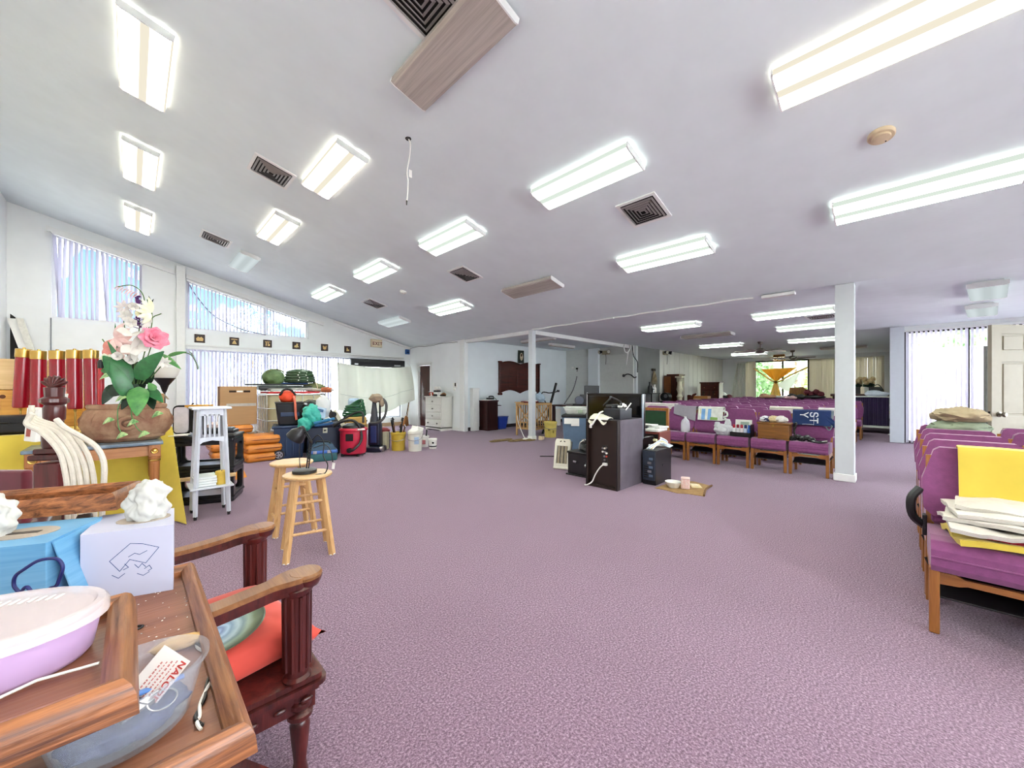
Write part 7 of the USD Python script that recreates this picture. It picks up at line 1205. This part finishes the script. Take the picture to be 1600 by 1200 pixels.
for k, m_ in enumerate((WHITE, mat('cable_cream', '#d8d3a6', .5), WHITE, mat('cable_sky', '#a9c0d4', .5), WHITE)): part(t, 'cable', B().tube([(-.22, .02 * k - .04, .01), (-.14 + .03 * k, -.05, .05 + .016 * k), (.0 + .02 * k, -.06 + .012 * k, .075 + .014 * k), (.12 + .015 * k, -.06, .05 + .006 * k), (.20, -.07 + .012 * k, .012), (.10, .05, .012 + .004 * k), (-.1, .07, .012 + .008 * k)], .008, 7, 6), m_)
part(t, 'label_card', B().rbox((.18, -.05, .03), (.12, .14, .006), .002, rx=18, ry=-8), mat('card_sky', '#cfdcea', .6)); part(t, 'socket', B().rbox((-.06, .0, .11), (.05, .05, .03), .008), mat('cable_cream', '#d8d3a6'))
t = thing('red_brown_cabinet', 'red-brown sided cabinet with a black front behind the computer tower', 'cabinet', (5.40, 2.44, 0)); part(t, 'body', B().rbox((.19, .30, .31), (.38, .60, .62), .006), mat('cabinet_terracotta', '#7d3f36', .45, var=.06)); part(t, 'black_front', B().box((-.004, .30, .31), (.008, .56, .56)), BLACK, smooth=False); part(t, 'shelf_edge', B().rbox((-.012, .30, .42), (.016, .56, .02), .004), DARKMETAL); part(t, 'pull', B().rbox((-.018, .08, .50), (.02, .02, .10), .005), BRASS)
t = thing('papers_and_book', 'white folded papers and a dark book on the red-brown cabinet', 'papers', (5.57, 2.68, .622)); part(t, 'stack', B().rbox((0, .02, .02), (.36, .46, .04), .008, rz=3), WHITE); part(t, 'tray', B().rbox((.06, -.08, .055), (.26, .28, .03), .012, rz=-8), mat('paper_ivory', '#d9d9d6', .6)); part(t, 'book', B().rbox((-.06, .08, .055), (.22, .2, .03), .006, rz=12), BLACK); part(t, 'top_sheet', B().rbox((.04, .02, .082), (.2, .2, .012), .004, rz=-4), WHITE)
t = thing('green_board', 'dark green board in an oak frame standing between the cabinet and the chair row', 'board', (6.05, 2.60, 0), 0); part(t, 'panel', B().box((0, .24, .63), (.02, .46, .52)), mat('board_green', '#173d22', .7), smooth=False)
for y, z, sy, sz in ((.0, .47, .04, .94), (.48, .47, .04, .94), (.24, .92, .50, .045), (.24, .38, .50, .045)): part(t, 'frame_rail', B().rbox((0, y, z), (.045, sy, sz), .006), OAKZ)
# paper mat on the carpet with a bowl, a pink box and a note
t = thing('brown_paper', 'torn piece of brown wrapping paper lying on the carpet', 'paper'); pts = [PZ(u, v, 0)[:2] for u, v in ((1023, 763), (1040, 757), (1064, 751), (1085, 753), (1112, 760), (1104, 764), (1100, 776), (1075, 772), (1058, 771), (1040, 766))]; bm = prism(pts, .006); part(t, 'sheet', bm, mat('kraft_paper', '#8d6c45', .85, col2='#a98758', scale=10), smooth=False); part(t, 'torn_edge', B().tube([(*PZ(u, v, 0)[:2], .012) for u, v in ((1100, 776), (1103, 766), (1112, 760))], .012, 6, 3), mat('kraft_dark', '#6b4d2e', .9)); 
t = thing('white_bowl', 'white bowl on the brown paper', 'bowl', (*PZ(1052, 762, 0)[:2], .007)); part(t, 'bowl', B().lathe([(0, 0), (.06, 0), (.095, .06), (.10, .072), (.092, .07), (.055, .01), (0, .01)], 30), WHITE); part(t, 'foot', B().lathe([(.05, 0), (.062, 0), (.06, .008), (.05, .008)], 24), WHITE)
t = thing('pink_box', 'small pink and white patterned canister on the brown paper', 'canister', (*PZ(1071, 764, 0)[:2], .007), 20); part(t, 'body', B().rbox((0, 0, .06), (.10, .10, .12), .012), mat('canister_pink', '#e6b3ae', .6, col2='#f1e2dc', scale=40)); part(t, 'lid', B().rbox((0, 0, .128), (.104, .104, .02), .008), mat('canister_blush', '#eccfc9', .6))
t = thing('beige_note', 'flat beige note card on the brown paper behind the pink canister', 'card', (*PZ(1087, 761, 0)[:2], .007), 30); part(t, 'card', B().rbox((0, 0, .006), (.2, .12, .012), .003), mat('note_beige', '#dcc79a', .7)); part(t, 'cover', B().rbox((.02, .01, .015), (.12, .08, .005), .002), mat('note_cream', '#e7dabb', .7))
# ---------------------------------------------------------------- along the grey partition and the panelled wall
t = thing('black_side_table', 'small black tubular table with bottles against the grey partition', 'side table', (12.55, 5.95, 0)); part(t, 'table_top', B().rbox((0, 0, 1.08), (.62, .34, .03), .008), BLACK)
for x in (-.28, .28):
    for y in (-.14, .14): part(t, 'leg', B().cyl((x, y, 0), (x, y, 1.07), .014), DARKMETAL)
for k, (x, h, m_, lab) in enumerate(((-.18, .34, BLACK, 'tall black bottle on the small black table'), (-.05, .22, DARKMETAL, 'dark squat jar in the middle of the small black table'), (.08, .18, SILVER, 'grey metal tin on the small black table'), (.2, .26, WHITE, 'white bottle at the right end of the small black table'))):
    b = thing('bottle', lab, 'bottle', (12.55 + x, 5.93, 1.096)); part(b, 'body', B().lathe([(0, 0), (.055, 0), (.058, h * .6), (.025, h * .8), (.025, h), (0, h)], 16), m_); part(b, 'cap', B().cyl((0, 0, h), (0, 0, h + .03), .028), m_)
c = PY(1021, 592, YN - .06); t = thing('dried_palm', 'dried brown palm fronds hung on the grey partition', 'dried leaves', (c[0], YN - .08, c[2]))
DRY = mat('dried_brown', '#5b4a38', .9, col2='#a08c6c', scale=12)
for k in range(9): part(t, 'frond', leaf_mesh((0, 0, .30), (-.26 + .065 * k, -.02 * (k % 2), -.34 + .03 * abs(k - 4)), .035, .05, up=(0, -1, .1)), DRY, smooth=True)
part(t, 'knot', B().rbox((-.03, 0, .32), (.28, .04, .08), .02), mat('knot_dark', '#2a221b', .8)); part(t, 'tuft', B().add(blob((0, 0, -.36), (.16, .04, .07), .4, 3, 5, 3)), DRY)
BRC = wood('wardrobe_brown', '#2a0f0a', '#5b2415', 'z', .3, 4); BRL = wood('wardrobe_door_tan', '#5d3214', '#8a511f', 'z', .35, 4)
def onY(u0, u1, vt, y): a, b_ = PY(u0, vt, y), PY(u1, vt, y); return a[0], b_[0], (a[2] + b_[2]) / 2
t = thing('dark_wardrobe', 'dark brown wardrobe with one lighter door against the panelled wall', 'wardrobe', (13.95, 5.86, 0), -90); zt_ = 1.72
part(t, 'body', B().rbox((0, .25, zt_ / 2), (.54, .5, zt_), .01), BRC); part(t, 'door', B().rbox((-.135, -.012, zt_ * .52), (.255, .03, zt_ * .92), .008), BRL); part(t, 'door', B().rbox((.135, -.012, zt_ * .52), (.255, .03, zt_ * .92), .008), BRC); part(t, 'cornice', B().rbox((.06, .24, zt_ + .02), (.46, .54, .05), .012), BRC)
for s in (-.02, .03): part(t, 'knob', B().ball((s, -.04, zt_ * .5), .02, sub=1), BRASS)
t = thing('turned_post', 'cream turned wooden column standing beside the dark wardrobe', 'column', (13.78, 5.50, 0)); zt_ = 1.68
part(t, 'shaft', B().lathe([(r_ * .72, z_) for r_, z_ in ((0, 0), (.14, 0), (.14, .08), (.10, .12), (.11, .5), (.14, .56), (.10, .62), (.12, .9), (.15, .96), (.10, 1.02), (.085, 1.08), (.12, 1.16), (.15, 1.22), (.12, 1.3), (.10, 1.45), (.13, 1.5), (.13, zt_ - .06), (0, zt_ - .06))], 24), mat('column_cream', '#cfc6ae', .5)); part(t, 'capital', B().rbox((0, 0, zt_ - .03), (.24, .24, .06), .012), mat('column_cream', '#cfc6ae'))
for k in range(3): part(t, 'carved_band', B().lathe([(.09, 1.5 + .04 * k), (.112, 1.512 + .04 * k), (.09, 1.53 + .04 * k)], 20), mat('column_shade', '#8d8672', .6))
t = thing('dark_highboy', 'dark red-brown tall chest of drawers against the panelled wall', 'chest of drawers', (17.0, 5.56, 0), -90); W_, zt_ = .72, 1.48
part(t, 'carcass', B().rbox((0, .25, zt_ / 2), (W_, .5, zt_), .012), BRC); part(t, 'top_board', B().rbox((0, .24, zt_), (W_ + .06, .54, .05), .012), BRC)
for k in range(5):
    d_ = part(t, 'drawer', B().rbox((0, -.008, zt_ - .20 - .27 * k), (W_ * .9, .03, .24), .01), BRC if k % 2 else HB)
    for x in (-.2, .2): part(d_, 'knob', B().ball((x, -.03, zt_ - .20 - .27 * k), .018, sub=1), BRASS)
t = thing('plank_stack', 'stack of orange-brown planks in front of the dark tall chest', 'lumber', (15.0, 5.30, 0), -90)
for k in range(8): part(t, 'plank', B().rbox((.02 * (k % 3 - 1), .17, .06 + .122 * k), (.60 + .05 * (k % 2), .34, .10), .006, rz=2 * (k % 3) - 2), wood('plank_orange', '#a5672f', '#c98d4c', 'x', .5))
t = thing('dark_settee', 'dark carved settee end with an outward scrolled arm beside the plank stack', 'settee', (14.2, 5.34, 0), -90); W_ = .40
part(t, 'seat', B().rbox((0, .2, .42), (W_, .4, .14), .02), BRC); part(t, 'backrest', B().rbox((-.12, .36, .68), (.14, .05, .66), .02), BRC); part(t, 'arm', B().tube([(.05, .1, .45), (.06, .1, .8), (.10, .1, .98), (.22, .1, 1.06)], [.035, .04, .045, .025], 8, 4), BRC)
for x in (-.16, .16): part(t, 'leg', B().cyl((x, .05, 0), (x, .05, .36), .025), BRC); part(t, 'leg', B().cyl((x, .35, 0), (x, .35, .36), .025), BRC)
t = thing('black_fan_heater', 'black appliance with a chrome face before the dark wardrobe', 'appliance', (13.5, 5.86, 0), -90); part(t, 'stand', B().rbox((0, 0, .40), (.40, .3, .80), .01), DKBIN); part(t, 'drum', B().cyl((0, -.14, .95), (0, .14, .95), .15, n=24), BLACK); part(t, 'chrome_face', B().cyl((.05, -.145, .98), (.05, -.16, .98), .07, n=20), SILVER)
t = thing('clutter_box', 'white and maroon odds and ends heaped on a low box by the far blinds', 'clutter', (18.4, 5.38, 0), -90); part(t, 'box', B().rbox((0, 0, .4), (.5, .4, .8), .01), PANEL); part(t, 'white_bundle', B().add(blob((-.1, 0, .92), (.18, .16, .16), .35, 2.4, 4, 3, .8)), WHITE); part(t, 'maroon_bundle', B().add(blob((.16, 0, .88), (.12, .14, .10), .3, 2.4, 6, 3, .8)), mat('bundle_maroon', '#6d3038', .7)); part(t, 'dark_bundle', B().add(blob((.02, -.14, .86), (.12, .08, .08), .3, 2.4, 8, 3, .8)), BLACK)
t = thing('white_curtain', 'sheer white curtain hanging in the corner beside the far blinds', 'curtain'); part(t, 'curtain', drape(lambda i, j: (XR - .20 + .05 * math.sin(24 * j), 5.15 + .75 * j * (.45 + .55 * i), 2.45 - 2.43 * i), 20, 40, .004), SHEER); part(t, 'hook_tape', B().box((XR - .19, 5.33, 2.46), (.06, .42, .05)), TRIM, smooth=False)

# ---------------------------------------------------------------- far window: swag, sign, chair, odds and ends
OCHS = translucent('swag_ochre', '#e6bb63', .55); XS = XR - .26
sw = lambda u, v, x=XS: PX(u, v, x)
t = thing('ochre_swag', 'ochre cloth swag knotted in the middle of the far window with a long tail', 'curtain')
def swag(i, j):
    a, b_ = sw(1189, 577), sw(1244, 574.5); top = a + (b_ - a) * j; k = sw(1212, 597); sag = 1 - abs(2 * j - 1) ** 1.6
    p = top * (1 - i) + (k + (top - k) * .10) * i; p = p + np.array([-.10 * math.sin(math.pi * i) * math.sin(6 * math.pi * j) * .5, 0, .0]); p[2] -= .15 * math.sin(math.pi * i) * sag * .3; return p
part(t, 'swag', drape(swag, 16, 30, .006), OCHS); part(t, 'tail', drape(lambda i, j: sw(1212, 597) + np.array([-.03 * math.sin(20 * j), (.5 - j) * (.12 + .62 * i), -i * 1.22]), 16, 20, .006), translucent('swag_cream', '#e6cf95', .45)); part(t, 'knot', B().ball(sw(1212, 597), .07, sub=2), mat('knot_brown', '#8a6a2c', .8))
part(t, 'tie', B().tube([sw(1178, 575.5), sw(1190, 584), sw(1212, 597), sw(1235, 586), sw(1262, 574)], .035, 6, 4), translucent('swag_cream', '#e6cf95'))
part(t, 'hook', B().cyl(sw(1178, 575.5), PX(1178, 575.5, XR + .02), .015), DARKMETAL); part(t, 'hook', B().cyl(sw(1262, 574), PX(1262, 574, XR + .02), .015), DARKMETAL)
t = thing('white_pennant', 'white triangular cloth hanging beneath the right arm of the ochre swag', 'cloth'); part(t, 'cloth', drape(lambda i, j: sw(1214 + 40 * j, 600 - 22 * j, XS + .09) + np.array([0, 0, -i * (1 - abs(2 * j - .9)) * .62 - .02]), 10, 18, .005), translucent('pennant_white', '#f2f4ee', .6)); part(t, 'pin', B().ball(sw(1254, 578, XS), .03, sub=1), SILVER)
c = PX(1217.5, 560, 19.4); t = thing('exit_sign', 'amber EXIT sign hanging from the ceiling before the far window', 'exit sign', (19.4, c[1], c[2]), -90)
part(t, 'housing', B().rbox((0, 0, 0), (.42, .08, .24), .01), mat('amber_case', '#c48c3c', .5)); part(t, 'dome', B().cyl((0, -.04, .12), (0, .04, .12), .2, n=24), mat('amber_case', '#c48c3c')); part(t, 'rod', B().cyl((0, 0, .2), (0, 0, ZC - c[2]), .02), DARKMETAL)
l = letters('EXIT', .13, .006); l.apply_translation((-l.bounds[:, 0].mean(), -.065, 0)); l.apply_transform(rotm(rx=90)); l.apply_translation((0, -.042, -.01)); part(t, 'lettering', l, mat('amber_letters', '#f4e7c4', .5, emit=.8), smooth=False)
CHB = wood('far_chair_wood', '#7a4f22', '#a5742f', 'z', .4)
c = PX(1247, 626, 18.4); t = thing('wooden_chair', 'brown wooden chair with a tilted panel back near the far window', 'chair', (18.4, c[1], 0), -90); part(t, 'backrest', B().add(prism([(-.36, .85), (.36, .85), (.34, 1.12), (.12, 1.30), (-.30, 1.27)], .04).apply_transform(rotm(rx=90)).apply_translation((0, .25, 0))), CHB); part(t, 'seat', B().rbox((0, 0, .45), (.6, .5, .05), .01), CHB)
for x in (-.26, .26): part(t, 'leg', B().cyl((x, -.2, 0), (x, -.2, .43), .025), CHB); part(t, 'leg', B().cyl((x, .22, 0), (x, .24, .9), .025), CHB)
def atop(name, label, cat, u, v, x, parts_):
    c = PX(u, v, x); r = round((x - 7.12) / .95); t = thing(name, label, cat, (7.12 + .95 * r + .225, c[1], .915))
    for nm, m, mm in parts_: part(t, nm, m, mm)
MAR = mat('maroon_bloom', '#5e1a28', .7)
atop('dark_flowers', 'dark maroon flower bunch standing on the far chair backs by the closed blinds', 'flowers', 1270, 626, 15.7, [('bloom', blob((.02 * k, .12 * (k - 1.5), .14 + .07 * (k % 2)), (.09, .09, .09), .3, 2.5, k, 2), MAR) for k in range(4)] + [('leaves', blob((0, 0, .06), (.10, .3, .06), .3, 2.5, 9, 2), BLACK)])
atop('black_bow', 'black bow shape on a far chair back', 'bow', 1242, 631, 14.7, [('loop', blob((0, .11, .08), (.05, .13, .09), .35, 2.5, 3, 2), BLACK), ('loop', blob((0, -.11, .07), (.05, .13, .08), .35, 2.5, 5, 2), BLACK), ('knot', blob((0, 0, .07), (.05, .05, .05), .2, 2, 5, 2), BLACK)])
atop('peach_cloth', 'peach coloured cloth bunched on a far chair back', 'cloth', 1197, 631, 15.7, [('cloth', blob((0, 0, .05), (.10, .24, .07), .3, 2.4, 4, 3, .8), mat('cloth_peach', '#dba98c', .8)), ('fold', blob((0, .1, .1), (.06, .12, .05), .3, 2.4, 6, 3), mat('cloth_peach', '#dba98c'))])
atop('pink_cloth', 'pale pink cloth on a far chair back beside the black bow', 'cloth', 1233, 632, 14.7, [('cloth', blob((0, 0, .04), (.10, .18, .06), .3, 2.4, 14, 3, .8), mat('cloth_rose', '#dcb6b6', .8)), ('fold', blob((0, -.06, .08), (.06, .08, .04), .3, 2.4, 16, 3), mat('cloth_rose', '#dcb6b6'))])
atop('white_board', 'white flat board resting along the far chair backs before the wooden chair', 'board', 1228, 628, 16.6, [('board', B().rbox((0, 0, .05), (.30, 1.0, .03), .006), WHITE), ('lip', B().rbox((-.16, 0, .03), (.02, 1.0, .06), .006), WHITE)])
# ---------------------------------------------------------------- behind the white column
PUD = mat('deep_purple_cloth', '#2c1745', .8, var=.15, scale=3, sheen=.2)
t = thing('draped_table', 'table draped in deep purple cloth with a white top beyond the white column', 'table', (15.0, .62, 0)); part(t, 'drape', B().rbox((.3, 0, .60), (.6, .78, .80), .02), PUD); part(t, 'table_top', B().rbox((.3, 0, 1.01), (.66, .84, .03), .008), WHITE)
fo = B()
for k in range(9): fo.cyl((-.005, -.36 + .09 * k, .21), (-.005, -.36 + .09 * k, .98), .022, n=8)
part(t, 'pleats', fo, PUD, kind='stuff'); part(t, 'base_platform', B().rbox((.2, -.05, .17), (.9, 1.0, .05), .008), WHITE)
for y in (-.48, .38): part(t, 'foot', B().rbox((-.2, y, .075), (.08, .08, .15), .008), OAKZ)
t = thing('white_linen', 'folded white linen on the purple-draped table', 'linen', (15.2, .48, 1.027)); part(t, 'linen', B().add(blob((0, 0, .06), (.16, .26, .08), .2, 2.2, 4, 3, .8)), mat('linen_white', '#cfd3e4', .8)); part(t, 'fold', B().add(blob((0, .06, .13), (.10, .16, .04), .2, 2.2, 7, 3)), mat('linen_white', '#cfd3e4'))
t = thing('flower_cabinet', 'red-brown cabinet carrying vases of cream roses by the far blinds', 'cabinet', (16.6, .95, 0)); part(t, 'body', B().rbox((.2, 0, .5), (.4, 1.3, 1.0), .01), BRC); part(t, 'top_board', B().rbox((.2, 0, 1.03), (.5, 1.4, .08), .01), HB); part(t, 'pale_front', B().box((-.006, .2, .78), (.012, .3, .24)), PANEL, smooth=False)
ROS = mat('rose_cream', '#d9b678', .7, col2='#f0dcb4', scale=14)
for k, (y, m_, lab) in enumerate(((1.32, BLACK, 'cream roses in a black urn, nearer the white column'), (1.02, mat('vase_dark', '#2b2320', .4), 'cream roses in a dark square vase, middle of the cabinet'), (.72, WHITE, 'cream roses in a white pot at the end of the cabinet'))):
    v_ = thing('rose_vase', lab, 'flowers', (16.75, y, 1.072)); part(v_, 'vase', B().lathe([(0, 0), (.08, 0), (.05, .05), (.12, .16), (.13, .24), (0, .24)], 18) if k == 0 else B().rbox((0, 0, .12), (.2, .2, .24), .012), m_)
    for q_ in range(7): a = q_ * .9; part(v_, 'rose', B().add(blob((.11 * math.cos(a), .10 * math.sin(a), .36 + .06 * (q_ % 3)), (.075, .07, .07), .25, 3, 10 * k + q_, 2)), ROS)
    part(v_, 'leaves', B().add(blob((0, 0, .27), (.15, .14, .07), .4, 3, k + 40, 3)), G3)
t = thing('table_lamp', 'lamp with a pale drum shade behind the cream roses', 'lamp', (17.6, 1.35, 0)); part(t, 'stand', B().cyl((0, 0, 0), (0, 0, 1.45), .03), BRASS); part(t, 'base', B().lathe([(0, 0), (.18, 0), (.16, .03), (0, .04)], 24), BRASS); part(t, 'shade', B().lathe([(.2, 1.42), (.26, 1.42), (.2, 1.85), (.17, 1.85), (.2, 1.42)], 26), translucent('shade_linen', '#d8d0bd', .4))
t = thing('black_bag', 'black slanted bag beside the white pot of roses', 'bag', (15.7, .42, 1.027)) if False else thing('black_bag', 'black slanted case at the end of the rose cabinet', 'case', (16.8, .50, 1.072)); part(t, 'case', B().prism([(-.2, 0), (.2, 0), (.05, .22), (-.2, .24)], .3, rx=90, rz=-90, at=(-.15, 0, 0)), BLACK); part(t, 'strap', B().tube([(-.1, .15, .2), (-.1, .0, .30), (-.1, -.12, .12)], .014, 6, 4), BLACK)
t = thing('wall_stand', 'slim dark and cream stand of odds and ends by the wall end', 'stand', (14.5, .17, 0)); part(t, 'pole', B().cyl((0, 0, 0), (0, 0, .95), .03), BLACK); part(t, 'base', B().lathe([(0, 0), (.08, 0), (.06, .03), (0, .04)], 16), WHITE)
for k in range(4): part(t, 'basket', B().rbox((0, 0, .2 + .2 * k), (.12, .10, .09), .02), (WHITE, BLACK, mat('basket_tan', '#b39a6c', .7), WHITE)[k])
# ---------------------------------------------------------------- six-panel door standing open at the side
DOORP = mat('door_beige', '#989180', .5, var=.03)
d2 = struct('door_2'); o = PD(1549, 600, 4.68); T = rotm(rz=FACE); T[:3, 3] = (o[0], o[1], 0); Wd, Hd = .88, 2.03
part(d2, 'leaf', B().rbox((Wd / 2, .022, Hd / 2), (Wd, .032, Hd), .003).mesh().apply_transform(T), DOORP)
pn_ = [(.12, .41), (.47, .76)]; rows = [(1.70, 1.92), (.92, 1.58), (.18, .80)]
fr_ = sbox(0, 0, Wd, Hd)
for a, b_ in pn_:
    for z0, z1 in rows: fr_ = fr_.difference(sbox(a, z0, b_, z1))
part(d2, 'rail_frame', prism(fr_, .012).apply_transform(rotm(rx=90)).apply_translation((0, .008, 0)).apply_transform(T), DOORP, smooth=False)
for a, b_ in pn_:
    for z0, z1 in rows: part(d2, 'raised_panel', B().rbox(((a + b_) / 2, .004, (z0 + z1) / 2), (b_ - a - .05, .016, z1 - z0 - .05), .006).mesh().apply_transform(T), DOORP)
part(d2, 'door_knob', B().lathe([(0, 0), (.032, 0), (.032, .01), (.013, .016), (.013, .035), (.028, .045), (.03, .06), (.02, .072), (0, .075)], 22, rx=90, at=(.085, -.004, .94)).mesh().apply_transform(T), mat('satin_nickel', '#8d867a', .22, 1.0)); part(d2, 'latch_plate', B().rbox((-.001, .02, .94), (.004, .02, .07), .001).mesh().apply_transform(T), DARKMETAL)
part(d2, 'jamb', B().rbox((Wd + .07, .03, 1.33), (.12, .14, 2.66), .006).mesh().apply_transform(T), TRIM)
o = PD(1538.5, 600, 5.1); t = thing('grey_screen', 'narrow grey folding screen panel just behind the open six-panel door', 'screen', (o[0], o[1], 0), FACE); part(t, 'panel', B().rbox((.14, 0, .93), (.28, .03, 1.78), .006), mat('screen_grey', '#8f948f', .6)); part(t, 'foot', B().rbox((.14, 0, .02), (.30, .24, .04), .01), DARKMETAL); part(t, 'catch', B().rbox((.04, -.02, .93), (.03, .012, .06), .004), DARKMETAL)
